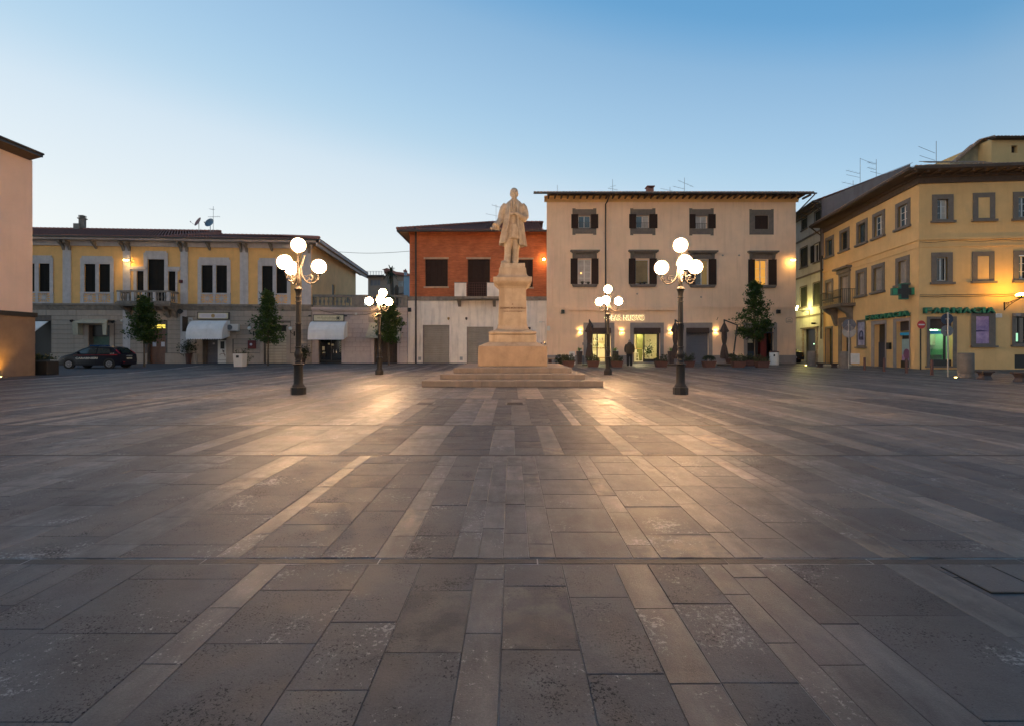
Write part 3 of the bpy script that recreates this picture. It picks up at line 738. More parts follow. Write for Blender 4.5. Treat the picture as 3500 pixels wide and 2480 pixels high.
        m.box(cx - .09, cx + .09, -.05, 0, zb1 + .13, zs - .12)
        m.build('window_surround', grey_stone, rt)
        for (x0, x1) in ((q_[0] + .26, cx - .09), (cx + .09, q_[1] - .26)):
            m = MB(); zc, xc = (zb1 + .13 + zs - .12) / 2, (x0 + x1) / 2; hx, hz = (x1 - x0) / 2, (zs - .12 - zb1 - .13) / 2
            for k in range(6):
                an = math.pi * k / 6 + .0; dx, dz = math.cos(an), math.sin(an); f_ = min(hx / max(abs(dx), 1e-3), hz / max(abs(dz), 1e-3))
                ax = Matrix.Translation((xc, -.02, zc)) @ Matrix.Rotation(-an, 4, 'Y'); m.box(-f_, f_, -.02 + k * .0015, .018, -.028, .028, ax)
            m.build('apron_lattice', grey_stone, rt)
    for i, w_ in enumerate(wins): shutter(b, (w_[0], (w_[0] + w_[1]) / 2 - .004, w_[2] + .001, w_[3]), .08, shut_g); shutter(b, ((w_[0] + w_[1]) / 2 + .004, w_[1], w_[2] + .001, w_[3]), .08, shut_g)
    # balcony door group
    q_ = r(492, 575, 858, 1030); m = MB(); m.wall(q_[0], q_[1], zb1 + .2, q_[3] - .14, [(door[0], door[1], zb1, door[3])], -.05, .05); m.box(q_[0] + .14, q_[1] - .14, -.07, 0, q_[3] - .14, q_[3])
    for (a, c) in ((445, 502), (566, 616)):
        w_ = r(a, c, 912, 922); m.box(w_[0], w_[1], -.12, 0, w_[2], w_[3]); m.box(w_[0] + .08, w_[1] - .05, -.06, 0, w_[2] - .12, w_[2])
    for (a, c) in ((457, 467.2), (492.8, 501), (567, 575.2), (600, 607)):
        w_ = r(a, c, 922, 1020); m.box(w_[0], w_[1], -.03, 0, zb1 + .1, w_[3] - .1)
    m.build('balcony_door_surround', grey_stone, rt)
    shutter(b, (door[0], (door[0] + door[1]) / 2 - .005, door[2], door[3]), .08, shut_g); shutter(b, ((door[0] + door[1]) / 2 + .005, door[1], door[2], door[3]), .08, shut_g)
    shutter(b, sw1, .08, shut_g); shutter(b, sw2, .08, shut_g)
    # balcony
    q_ = r(419, 612, 996, 1047); x0, x1 = q_[0] + .35, q_[1] + .0; yp = -1.15; zf = zb1 + .05; zr = Z(998)
    m = MB(); m.box(x0, x1, yp, -.2, zf - .28, zf - .14); m.box(x0 - .06, x1 + .06, yp - .07, -.2, zf - .14, zf); m.build('balcony_slab', dirty_stone, rt)
    m = MB(); m.box(x0, x1, yp, yp + .2, zr - .14, zr); m.box(x0, x0 + .2, yp + .2, -.06, zr - .14, zr); m.box(x1 - .2, x1, yp + .2, -.06, zr - .14, zr)
    m.box(x0, x1, yp, yp + .18, zf, zf + .1); m.build('balcony_rail', dirty_stone, rt)
    hb = zr - .14 - zf - .1; prof = [(.06, 0), (.06, .05), (.035, .08), (.075, .3), (.05, .5), (.033, .62), (.06, .7), (.06, hb)]
    prof = [(a, min(c / .75 * hb, hb)) for a, c in prof[:-1]] + [(.06, hb)]
    bal = MB(); bal.lathe(prof, n=8); bm = bal.mesh('baluster', dirty_stone, 40)
    def put(x, y):
        o = bpy.data.objects.new('baluster', bm); link(o, rt); o.location = (x, y, zf + .1)
    n = 15
    for k in range(n):
        x = x0 + .13 + (x1 - x0 - .26) * k / (n - 1)
        if k in (0, 4, 10, 14) or k == 7: BX(x - .1, x + .1, yp + .01, yp + .17, zf + .1, zr - .14).build('balcony_pier', grey_stone, rt)
        else: put(x, yp + .09)
    for yy in (-.9, -.66, -.42): put(x1 - .1, yy); put(x0 + .1, yy)
    for u in (445, 492, 578, 604):
        cx = S(u); m = MB(); m.prism_x([(-.01, zf - 1.15), (-.12, zf - 1.1), (-.3, zf - .85), (-.42, zf - .6), (-.85, zf - .5), (-1.05, zf - .29), (-.01, zf - .29)], cx - .13, cx + .13); m.build('balcony_corbel', dirty_stone, rt)
    # rustication
    zl = [Z(1206)] + [Z(v) for v in (1190, 1174, 1158, 1142, 1126.5, 1111, 1095, 1080)] + [zb0 - .03]
    bop = []
    for o, pd in ((o1, .05), (o2, .35), (o3, .15), (o4, .55), (o5, .32)): bop.append((o[0] - pd, o[1] + pd, -.1, o[3] + (.2 if o is not o4 else -.3)))
    blocks(b, 0.2, sE, zl, bop, 2.3, rust_stone)
    iv = [0] + sum([[o[0], o[1]] for o in gops], []) + [sE]
    for a, c in zip(iv[::2], iv[1::2]):
        if c - a > .1: BX(a, c, -.07, .0, 0, Z(1207.5)).build('stone_plinth', rust_stone, rt)
    for (a, c) in ((421.5, 446.5), (618, 640)):
        q_ = r(a, c, 1062, 1206); BX(q_[0], q_[1], -.062, -.036, Z(1207.4), zb0 - .02).build('lower_pilaster', grey_stone, rt)
    for o, pd in ((o2, .33), (o4, .5), (o5, .3)):
        m = MB(); m.wall(o[0] - pd, o[1] + pd, 0.01, o[3] + .18, [(o[0], o[1], -.1, o[3])], -.075, .075); m.build('shop_surround', rust_stone, rt)
    # fillings
    m = BX(o1[0], o1[1], .5, .55, 0, o1[3]); m.build('dark_shop_door', plastic_b, rt)
    m = MB(); m.quad((S(113), -.05, Z(1100)), (S(166), -.05, Z(1100)), (S(128), -.9, Z(1152)), (S(108), -.9, Z(1152))); m.quad((S(166), -.05, Z(1100)), (S(166), .02, Z(1100)), (S(128), -.86, Z(1154)), (S(128), -.9, Z(1152)))
    m.build('side_awning', canvas_w, rt)
    BX(o2[0], o2[1], .45, .5, 0, o2[3]).build('shop_window', green_cur, rt); BX(o2[0] + .05, o2[1] - .05, .3, .35, Z(1150), o2[3]).build('shop_blind', frame_b, rt)
    BX(o2[1] - .32, o2[1] - .2, .3, .44, 0, Z(1150)).build('window_post', frame_b, rt)
    # brown door
    dm = (o3[0] + o3[1]) / 2; zd = Z(1124)
    for a, c in ((o3[0] + .04, dm - .006), (dm + .006, o3[1] - .04)):
        m = MB(); m.box(a, c, .3, .36, .0, zd)
        for z0_, z1_ in ((.2, .95), (1.1, 1.75), (1.9, zd - .12)): m.box(a + .12, c - .12, .27, .3, z0_, z1_)
        o = m.build('door_leaf', wood_door, rt, bevel=.008)
        BX((a + c) / 2 - .14, (a + c) / 2 + .14, .262, .269, 1.35, 1.72).build('paper_notice', sign_lilac, o)
    t_ = BX(o3[0] + .06, o3[1] - .06, .38, .40, zd + .06, o3[3] - .03).build('lit_transom', trans_m, rt)
    m = MB(); m.box(o3[0], o3[1], .28, .37, zd, zd + .06)
    for k in range(1, 14):
        x = o3[0] + .06 + (o3[1] - o3[0] - .12) * k / 14; m.box(x - .012, x + .012, .33, .35, zd + .06, o3[3] - .03)
    m.box(o3[0] + .06, o3[1] - .06, .33, .352, (zd + o3[3]) / 2, (zd + o3[3]) / 2 + .03); m.build('transom_grille', iron, rt)
    # shop with machine
    q_ = r(699.5, 741, 1150, 1238); roller(b, (q_[0], q_[1], .02, o4[3]), .45, roll_b, .12); BX(o4[0], q_[0], .46, .52, 0, o4[3]).build('shop_jamb', joint_dark, rt); BX(q_[1], o4[1], .47, .52, 0, o4[3]).build('shop_jamb', joint_dark, rt)
    BX((q_[0] + q_[1]) / 2 - .08, (q_[0] + q_[1]) / 2 + .08, .435, .445, Z(1177), Z(1171)).build('notice', sign_lilac, rt)
    # garage door
    zt5 = Z(1131); m = MB(); n = 11; h = zt5 / n
    for k in range(n): m.box(o5[0] + .01, o5[1] - .01, .35 - .004 * (k % 2), .40, k * h + .01, (k + 1) * h - .008)
    m.build('garage_door', beige_p, rt)
    m = MB(); xx = o5[0] + (o5[1] - o5[0]) * .36
    m.box(xx, xx + .02, .335, .345, 0, Z(1180)); m.box(xx + .65, xx + .67, .335, .345, 0, Z(1180)); m.box(xx + .02, xx + .65, .335, .345, Z(1180) - .02, Z(1180)); m.build('wicket_outline', rust_stone, rt)
    BX(o5[0], o5[1], .4, .45, zt5, o5[3]).build('garage_fanlight', frame_b, rt)
    m = MB()
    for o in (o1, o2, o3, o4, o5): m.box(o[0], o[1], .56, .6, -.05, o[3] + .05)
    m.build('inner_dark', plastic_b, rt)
    # roof: a hip whose left half is a little higher
    ze = Z(808, off=-.95); ye = -.95; x1r = sE + .9; yr = 8.0
    for (xa, xb, zr_, fin) in ((0, S(748) + 2.0, None, 'left'), (0, 0, None, 'right')): pass
    zrR = 12.15; zrL = 12.5; xs = S(748) * 1.0; xs = loc(P(748, 782, 46.5)).x; xh = loc(P(958, 793, 46.5)).x
    Rr = math.hypot(yr - ye, zrR - ze); udR = Vector((0, yr - ye, zrR - ze)).normalized()
    W = x1r - xs
    tiles(rt, (xs, ye, ze), (1, 0, 0), udR, W, lambda t: Rr if xs + t < xh else Rr * max(0, (x1r - xs - t) / (x1r - xh)))
    udL = Vector((0, yr - ye, zrL - ze)).normalized(); Rl = math.hypot(yr - ye, zrL - ze)
    tiles(rt, (-.2, ye, ze), (1, 0, 0), udL, xs + .2, lambda t: Rl)
    qx = q.x + .8; ee = Vector((qx, 17.2, ze)) - Vector((x1r, ye, ze)); We = ee.length; ed = ee.normalized()
    ap = Vector((xh, yr, zrR)); foot = (ap - Vector((x1r, ye, ze))).dot(ed); hp = Vector((x1r, ye, ze)) + ed * foot; ud = (ap - hp); Lh = ud.length
    tiles(rt, (x1r, ye, ze), ed, ud, We, lambda t: Lh * (t / foot if t < foot else max(0, (We - t) / (We - foot))))
    m = MB(); m.quad((xs, ye + .3, ze + .1), (xs, yr, zrL), (xs, yr, zrR - .05), (xs, ye + .3, ze)); m.quad((-.2, yr, zrL), (xs, yr, zrL), (xs, 17, ze), (-.2, 17, ze)); m.quad((xs, yr, zrR), (xh, yr, zrR), (qx, 17.2, ze), (xs, 17.2, ze))
    m.build('rear_roof', roof_m, rt)
    ridge_row(rt, (-.2, yr, zrL + .05), (xs, yr, zrL + .05)); ridge_row(rt, (xs, yr, zrR + .05), (xh, yr, zrR + .05)); ridge_row(rt, (xh, yr, zrR + .05), (x1r, ye, ze + .12))
    m = MB(); m.box(-.2, x1r, ye - .05, ye + .12, ze - .09, ze - .0); m.box(-.2, x1r - .1, ye + .12, .0, ze - .08, ze - .02); m.build('gutter', gut_m, rt)
    m = MB(); a_ = Vector((x1r, ye, 0)); 
    for (z0_, z1_, off) in ((ze - .22, ze - .02, 0), (ze - .52, ze - .24, .22)):
        for (p, w_) in (((x1r - off, ye + off), .12),):
            P0 = Vector((x1r - off, ye + .16, 0)); P1 = P0 + ed * (We - .4); nn = Vector((-ed.y, ed.x, 0))
            m.loft([[P0 + Vector((0, 0, z0_)), P0 + nn * .1 + Vector((0, 0, z0_)), P0 + nn * .1 + Vector((0, 0, z1_)), P0 + Vector((0, 0, z1_))], [P1 + Vector((0, 0, z0_)), P1 + nn * .1 + Vector((0, 0, z0_)), P1 + nn * .1 + Vector((0, 0, z1_)), P1 + Vector((0, 0, z1_))]])
    m.build('side_fascia', grey_stone, rt)
    m = MB(); P0 = Vector((x1r - .05, ye + .16, ze - .24)); P1 = P0 + ed * (We - .5); m.quad(P0, P1, P1 + Vector((-.9, 0, -.05)), P0 + Vector((-.9, 0.8, -.05))); m.build('side_soffit', tan_pl, rt)
    # chimney pot
    c = loc(P(276, 765, 46.0)); m = MB(); m.box(c.x - .45, c.x + .1, c.y - .3, c.y + .3, c.z - .9, c.z - .05); m.box(c.x - .05, c.x + .35, c.y - .2, c.y + .2, c.z - .5, c.z + .45); m.box(c.x - .12, c.x + .42, c.y - .27, c.y + .27, c.z + .42, c.z + .52)
    for k in (0, 1): m.box(c.x - .07 + k * .0, c.x + .37, c.y - .22, c.y + .22, c.z + .58 + k * .12, c.z + .64 + k * .12)
    m.build('chimney', dirty_stone, rt)
    return b, loc
bA, locA = building_a()

# ---------------------------------------------------------------- one-storey wing with roof terrace
def wing():
    b = Bld('terrace_wing', 'low blockwork shop wing with a stone balustrade terrace beside the yellow house', OA, angA, 1200)
    b.root.location = bA.w(bA.S(1066.6), 0); off = (b.root.location - b.O).dot(b.X)
    b.O = Vector(b.root.location); rt = b.root; S, Z, r = b.S, b.Z, b.r
    sE = S(1393.5); zt = Z(1061)
    o6 = r(1089, 1167.5, 1150, 1240); o7 = r(1279, 1358, 1150, 1240)
    ops = [(o[0], o[1], -.01, o[3]) for o in (o6, o7)]
    m = MB(); m.wall(.005, sE, 0, zt, ops, 0, .6); m.build('wing_wall', joint_wing, rt)
    m = MB(); m.box(.005, sE, .62, 12, .0, zt - .3) if False else None
    m.quad((.005, 0, zt), (sE, 0, zt), (sE, 9, zt), (.005, 14, zt)); m.build('terrace_floor', joint_wing, rt)
    m = MB(); m.box(.005, sE, -.22, .3, zt + .02, Z(1051.5)); m.box(.005, sE, -.10, .3, zt - .1, zt + .02); m.build('wing_cornice', wing_stone, rt)
    zl = [Z(1215.5)] + [Z(v) for v in (1200, 1184.5, 1169, 1153, 1137.5, 1122, 1106.5, 1091, 1076)] + [zt - .11]
    bop = [(o6[0] - .33, o6[1] + .25, -.1, o6[3] + .2), (o7[0] - .3, o7[1] + .2, -.1, o7[3] + .15)]
    blocks(b, .02, sE - .02, zl, bop, .78, wing_stone, gap=.012)
    m = MB(); iv = [.01, bop[0][0], bop[0][1], bop[1][0], bop[1][1], sE - .01]
    for a, c in zip(iv[::2], iv[1::2]): m = BX(a, c, -.07, 0, 0, Z(1216)); m.box(a, c, -.085, 0, Z(1216) + .0, Z(1210)); m.build('wing_plinth', wing_stone, rt)
    for o, q in zip((o6, o7), bop):
        m = MB(); m.wall(q[0], q[1], .01, q[3], [(o[0], o[1], -.1, o[3])], -.03, .03); m.build('shop_surround', wing_stone, rt)
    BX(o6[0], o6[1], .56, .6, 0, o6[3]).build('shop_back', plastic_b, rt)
    # door with stickers and handles
    m = MB(); f = .07
    for x in (o6[0], (o6[0] + o6[1]) / 2 - .03, o6[1] - f): m.box(x, x + f, .28, .34, .02, o6[3])
    m.box(o6[0], o6[1], .285, .335, .02, .25); d = m.build('glass_shop_door', frame_b, rt)
    BX(o6[0] + .05, o6[1] - .05, .31, .32, .2, o6[3]).build('pane', pane_d, d)
    for (u, v, w_, h_) in ((1102, 1191, .2, .32), (1104, 1205, .2, .1), (1120.5, 1175.5, .14, .12), (1133.5, 1178.5, .2, .14)):
        x, z = S(u), Z(v); BX(x - w_ / 2, x + w_ / 2, .268, .276, z - h_ / 2, z + h_ / 2).build('sticker', sign_cream, d)
    for u in (1136.5, 1147): x = S(u); MB().tube([(x, .24, Z(1207)), (x, .24, Z(1195))], .02, 6).build('door_handle', galv, d)
    m = MB()
    for k in range(6): x = S(1161); z = Z(1170 + k * 6.2); m.tube([(x + .1 * math.cos(a * .785), .262, z + .06 * math.sin(a * .785)) for a in range(9)], .012, 4)
    m.build('window_ornament', sign_cream, d)
    # second shop: ribbed dark door
    BX(o7[0], o7[1], .56, .6, 0, o7[3]).build('shop_back', plastic_b, rt)
    n = 9; w_ = (o7[1] - o7[0]) / n
    for k in range(n): BX(o7[0] + k * w_ + .012, o7[0] + (k + 1) * w_ - .012, .36 + .03 * (k % 2), .42, .05, o7[3]).build('door_panel', wood_d, rt)
    # balustrade
    z0, z1 = Z(1050.5), Z(1008.5); zr = z1 - .19
    m = MB(); m.box(.08, sE - .02, -.08, .26, zr, z1); m.box(.08, sE - .02, -.05, .22, z0, z0 + .14); m.build('terrace_rail', dirty_stone, rt)
    hb = zr - z0 - .14; bal = MB(); bal.lathe([(.07, 0), (.07, .06), (.04, .1), (.10, hb * .45), (.07, hb * .66), (.04, hb * .82), (.07, hb * .92), (.07, hb)], n=8); bm = bal.mesh('baluster', dirty_stone, 40)
    piers = [(1056, 1073), (1203, 1245), (1287, 1302), (1376, 1393)]
    for a, c in piers: BX(max(.09, S(a)), S(c) - .03, -.06, .24, z0 + .14, zr).build('terrace_pier', dirty_stone, rt)
    x = S(1078)
    while x < sE - .3:
        if not any(S(a) - .06 < x < S(c) + .06 for a, c in piers): o = bpy.data.objects.new('baluster', bm); link(o, rt); o.location = (x, .09, z0 + .14)
        x += .34
    return b
bW = wing()

# ---------------------------------------------------------------- red brick house
def building_b():
    y = 40.25; O = ((1394.3 - U0) / F * y, y)
    b = Bld('red_brick_house', 'red brick house with brown shutters over a dirty white shop floor', O, 0, 1600)
    rt = b.root; S, Z, r = b.S, b.Z, b.r
    sE = S(1868) + .1; sU = S(1399.5); zm = Z(1028); zt = Z(790)
    d1 = r(1445, 1536, 1111, 1242); d2 = r(1595.5, 1686, 1117, 1242); dv = r(1803, 1814, 1118, 1126)
    ops = [(d1[0], d1[1], -.01, d1[3]), (d2[0], d2[1], -.01, d2[3]), dv]
    m = MB(); m.wall(0, sE, 0, zm, ops, 0, .18); m.quad((0, 0, 0), (0, 12, 0), (0, 12, zm), (0, 0, zm)); m.build('shop_floor_wall', white_pl, rt)
    BX(dv[0], dv[1], .15, .18, dv[2], dv[3]).build('vent_hole', plastic_b, rt)
    w1 = r(1454, 1529.4, 887, 980); w2 = r(1599.4, 1673.5, 887, 1020); w3 = r(1745, 1820.4, 888, 982)
    m = MB(); m.wall(sU, sE, Z(1018), zt, [w1, w2, w3], 0.05, .16); m.quad((sU, .05, Z(1018)), (sU, 12, Z(1018)), (sU, 12, zt), (sU, .05, zt)); m.build('brick_wall', brick, rt)
    m = MB(); m.box(-.02, sE, -.12, .05, Z(1028), Z(1019)); m.box(-.02, sE, -.02, .3, Z(1019), Z(1014)); m.build('string_course', dirty_stone, rt)
    m = MB()
    for k in range(4): m.box(sU - .02 * k, sE, .05 - .06 * (k + 1), .05, zt - .42 + .10 * k, zt - .33 + .10 * k)
    m.build('corbelled_brick', brick, rt)
    BX(sU, sE, .051, .3, zt - .02, zt + .1).build('wall_head', brick, rt)
    for w_ in (w1, w2, w3):
        n = 4; wd = (w_[1] - w_[0]) / n
        for k in range(n): shutter(b, (w_[0] + k * wd + .006, w_[0] + (k + 1) * wd - .006, w_[2] + .002, w_[3] - .002), .10 + .03 * ((k + 1) % 2), shut_m)
        m = MB(); m.box(w_[0] - .14, w_[1] + .1, -.04, .05, w_[3] + .02, w_[3] + .15); m.build('lintel', travertine, rt)
        m = MB(); m.box(w_[0] - .025, w_[0], .0, .05, w_[2], w_[3]); m.box(w_[1], w_[1] + .025, 0, .05, w_[2], w_[3]); m.build('brick_reveal', iron_r, rt)
        if w_ is not w2: m = MB(); m.box(w_[0] - .14, w_[1] + .1, -.09, .05, w_[2] - .12, w_[2]); m.build('window_sill', travertine, rt)
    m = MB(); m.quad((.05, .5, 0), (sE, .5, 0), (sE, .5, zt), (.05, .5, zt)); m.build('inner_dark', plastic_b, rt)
    # balcony
    yb = -1.1; zs = Z(1027); zf = Z(1016)
    x0, x1 = S(1559), S(1706); x0 += .4 * 0; m = MB(); m.box(x0, x1, yb, .05, zs + .02, zf - .05); m.build('balcony_slab', dirty_stone, rt)
    for (a, c) in ((x0, x0 + .95), (x1 - .95, x1)): BX(a, c, yb - .03, yb + .12, zf - .05, Z(974)).build('balcony_parapet', white_pl, rt); BX(a - .03, c + .03, yb - .06, yb + .15, Z(974), Z(974) + .06).build('parapet_cap', dirty_stone, rt)
    for xx in (x0, x1 - .12): BX(xx, xx + .12, yb + .12, .05, zf - .05, Z(974)).build('balcony_side', white_pl, rt)
    m = MB(); a, c = x0 + .95, x1 - .95
    for k in range(9): x = a + (c - a) * (k + .5) / 9; m.box(x - .015, x + .015, yb + .02, yb + .05, zf - .04, Z(976))
    for k in range(6): z = zf + .05 + k * .2; m.box(a, c, yb + .051, yb + .07, z - .013, z + .013)
    m.build('balcony_grille', iron_r, rt)
    m = MB()
    for xx in (x0 + .3, x1 - .4): m.prism_x([(.04, zs - .55), (-.1, zs - .5), (-.9, zs - .05), (-.95, zs + .02), (.04, zs + .02)], xx - .12, xx + .12)
    m.build('balcony_corbel', dirty_stone, rt)
    for d in (d1, d2): roller(b, (d[0] + .02, d[1] - .02, .0, d[3]), .11, roll_g, .19)
    for d in (d1, d2):
        m = MB(); m.box(d[0] - .2, d[0], -.02, 0, 0, d[3] + .2); m.box(d[1], d[1] + .06, -.02, 0, 0, d[3] + .2); m.box(d[0], d[1], -.02, 0, d[3], d[3] + .2); m.build('door_trim', white_pl, rt)
        BX(d[0], d[0] + .1, .0, .1, 0, d[3]).build('guide_rail', joint_wing, rt)
    for u in (1434.5, 1576.5): x = S(u); z = Z(1225); m = MB(); m.box(x - .12, x + .12, -.03, 0, z - .14, z + .14); m.build('meter_door', galv, rt)
    x = S(1422.5); pipe(rt, [(x, -.13, .0), (x, -.13, 3), (x, -.13, 6), (x, -.13, zt - .1), (x, -.55, zt + .1)], .075)
    # roof
    ye = -.95; ze = Z(786, off=-.95) ; xe = S(1356, -.95); yr = 6.3; zr = P(1680, 762, y + yr).z; xh = P(1680, 762, y + yr).x - O[0]; zr2 = zr
    ud = Vector((0, yr - ye, zr - ze)); Lr = ud.length
    tiles(rt, (xe, ye, ze), (1, 0, 0), ud, sE - xe - .15, lambda t: Lr if xe + t > xh else Lr * max(0, t / (xh - xe)))
    hl = Vector((xh, yr, zr)) - Vector((xe, yr, ze)); LL = hl.length
    tiles(rt, (xe, yr * 2 - ye, ze), (0, -1, 0), hl, 2 * (yr - ye), lambda t: LL * (1 - abs(t - (yr - ye)) / (yr - ye)))
    m = MB(); m.quad((xh, yr, zr), (sE, yr, zr), (sE, 2 * yr, ze), (xe, 2 * yr, ze)); m.build('rear_roof', roof_m, rt)
    m = MB(); m.box(xe, sE - .15, ye - .04, ye + .12, ze - .14, ze - .0); m.box(xe, xe + .12, ye + .12, 12, ze - .14, ze); m.build('gutter', gut_m, rt)
    m = MB(); m.quad((xe + .1, ye + .1, ze - .1), (sE - .15, ye + .1, ze - .1), (sE - .15, .0, zt - .02), (sU - .08, .0, zt - .02)); m.quad((xe + .1, ye + .1, ze - .1), (sU - .08, 0, zt - .02), (sU - .08, 12, zt - .02), (xe + .1, 12, ze - .1)); m.build('soffit', tan_pl, rt)
    ridge_row(rt, (xe, ye, ze + .1), (xh, yr, zr + .05)); ridge_row(rt, (xh, yr, zr + .05), (sE, yr, zr + .05))
    return b
bB = building_b()

# ---------------------------------------------------------------- cream three-storey house with the bar
def building_c():
    y = 39.4; O = ((1868.5 - U0) / F * y, y)
    b = Bld('cream_corner_house', 'cream three-storey house with brown shutters and a bar on its ground floor', O, 0, 2250)
    rt = b.root; S, Z, r = b.S, b.Z, b.r
    sE = S(2720); zt = Z(690)
    dr1 = r(2006.5, 2087, 1121, 1242); dr2 = r(2166, 2256, 1121, 1242); dr3 = r(2345, 2422, 1121, 1242); dr4 = r(2554, 2643, 1122, 1242)
    g = [(d[0], d[1], -.01, d[3]) for d in (dr1, dr2, dr3, dr4)]
    tops = [r(1976.7, 2017.7, 738, 779.5), r(2174, 2218, 738, 780), r(2376, 2417, 739, 782), r(2580, 2626, 737, 784)]
    mids = [r(1974.6, 2020.7, 888, 972), r(2171.6, 2218, 888, 972), r(2375, 2421, 890, 975), r(2579, 2621, 890, 976)]
    m = MB(); m.wall(0, sE, 0, zt, g + tops + mids, 0, .3)
    m.quad((0, 0, 0), (1.4, 14, 0), (1.4, 14, zt), (0, 0, zt)); m.quad((sE, 0, 0), (sE, 14, 0), (sE, 14, zt), (sE, 0, zt)); m.quad((1.4, 14, 0), (sE, 14, 0), (sE, 14, zt), (0, 14, zt))
    m.build('wall', cream_pl, rt)
    # plinth
    iv = [0] + sum([[d[0] - .3, d[1] + .3] for d in g], []) + [sE + .02]
    for a, c in zip(iv[::2], iv[1::2]): BX(a, c, -.025, 0, 0, Z(1214)).build('plinth', plinth_g, rt)
    for d in g:
        m = MB(); m.wall(d[0] - .3, d[1] + .3, 0.0, d[3] + .42, [(d[0], d[1], -.1, d[3])], -.03, .03); m.build('door_surround', plinth_g, rt)
    # belt
    m = MB(); m.box(-.02, sE + .04, -.07, 0, Z(1052), Z(1046)); m.box(-.01, sE + .02, -.03, 0, Z(1057), Z(1052)); m.build('belt_course', cream_pl, rt)
    q = r(1944, 2306, 1058.5, 1062); m = MB(); m.box(q[0], q[1], -.22, -.03, q[2], q[3]); m.build('awning_housing', cream_pl, rt)
    # eave cornice (cavetto)
    m = MB(); pr = [(0, Z(692)), (-.03, Z(692)), (-.05, Z(687)), (-.13, Z(682)), (-.27, Z(677)), (-.27, Z(673)), (0, Z(673))]
    m.prism_x([(a, c) for a, c in pr], -.2, sE + .2); m.build('eave_cornice', ochre_pl, rt)
    # upper windows
    rows = [(1956.5, 2038, 716, 800, (1952.5, 1976.2), (2019.5, 2044)), (2154, 2240, 716, 801, (2150, 2173.6), (2219, 2246)), (2355.6, 2439, 716, 802, (2356.5, 2376), (2420, 2445))]
    pm = [pane_s, pane_c, pane_c]
    for i, (a, c, t_, bo, s1, s2) in enumerate(rows):
        q = r(a, c, t_, bo); w_ = tops[i]; m = MB()
        m.wall(q[0], q[1], q[2], q[3], [w_], -.02, .02)
        for k in (-1, 1):
            e = q[0] if k < 0 else q[1]; m.box(min(e, e - k * .25), max(e, e - k * .25), -.024, 0, q[2] - .09, q[2]); m.box(min(e, e - k * .25), max(e, e - k * .25), -.024, 0, q[3], q[3] + .07)
        m.build('window_surround', pietra, rt)
        sash(b, w_, .12, pm=pm[i] if i != 1 else [pane_s, pane_c])
        for sx in (s1, s2): shutter(b, r(sx[0], sx[1], 733.5, 781.5), -.09, shut_m)
        m = MB(); 
        for k in range(7): x = w_[0] + (w_[1] - w_[0]) * (k + .5) / 7; m.box(x - .008, x + .008, .03, .045, w_[2], w_[2] + .42)
        m.box(w_[0], w_[1], .026, .049, w_[2] + .42, w_[2] + .44); m.build('window_rail', iron, rt)
    q = r(2561, 2644, 718, 803); m = MB(); m.wall(q[0], q[1], q[2], q[3], [tops[3]], -.02, .02); m.box(q[0], q[0] + .2, -.024, 0, q[3], q[3] + .05); m.box(q[1] - .2, q[1], -.024, 0, q[3], q[3] + .05); m.box(q[0] + .14, q[1] - .14, -.04, -.02, tops[3][3] + .12, q[3] - .1) ; m.build('window_surround', pietra, rt)
    w_ = tops[3]; c = (w_[0] + w_[1]) / 2; shutter(b, (w_[0], c - .004, w_[2], w_[3]), .03, shut_m); shutter(b, (c + .004, w_[1], w_[2], w_[3]), .03, shut_m)
    # piano nobile
    ms = [((1949, 2048), (1950, 1974), (2021, 2045)), ((2147, 2248), (2148.5, 2171.5), (2219, 2244)), ((2350, 2450), (2350.5, 2375), (2421, 2447)), ((2554, 2657), (2556.5, 2579), (2625.5, 2653))]
    pms = [pane_c, pane_o, lit_dim, lit_win]
    for i, (hd, s1, s2) in enumerate(ms):
        w_ = mids[i]; vo = (0, 0, 2, 3)[i]; q = r(hd[0], hd[1], 857 + vo, 864 + vo); m = MB()
        m.box(q[0], q[1], -.32, 0, q[2] + .04, q[3]); m.box(q[0] + .1, q[1] - .1, -.22, 0, q[2] - .05, q[2] + .04); m.box(q[0] + .18, q[1] - .18, -.03, 0, w_[3] + .09, q[2] - .05)
        for e in (q[0] + .22, q[1] - .42): m.prism_x([(0, q[2] - .5), (-.06, q[2] - .45), (-.18, q[2] - .12), (-.2, q[2] - .05), (0, q[2] - .05)], e, e + .2)
        m.build('window_hood', pietra, rt)
        if i == 1: sash(b, w_, .12, pm=pane_o, cols=1)
        elif i == 2: sash(b, w_, .12, pm=[pane_d, lit_dim], rows=1)
        else: sash(b, w_, .12, pm=pms[i], rows=4 if i == 0 else 3)
        for sx in (s1, s2): shutter(b, r(sx[0], sx[1], 885 + vo, 972 + vo), -.09, shut_m)
        q = r(hd[0] + 5, hd[1] - 6, 973 + vo, 981.5 + vo); m = MB(); m.prism_y([(q[0] + .1, q[2]), (q[1] - .1, q[2]), (q[1], q[3]), (q[0], q[3])], -.2, 0); m.build('window_sill', pietra, rt)
    w_ = mids[0]; o = MB().sphere((w_[0] + .28, .06, Z(934)), .045, 8, 6).build('hall_lamp', lit_bulb, rt)
    # eave, rafters, tiles
    ye = -1.15; ze = Z(660, off=ye); xl = S(1824, ye); xr = S(2790, ye)
    ud = Vector((0, 1, .32)).normalized(); zw = ze + .0
    tiles(rt, (xl, ye, ze + .02), (1, 0, 0), ud, xr - xl, lambda t: 1.9 if xl + t < .1 else min(8.4, 1.2 + (xl + t) / .1), roof_l, pitch=.25, amp=.085, lip=.10)
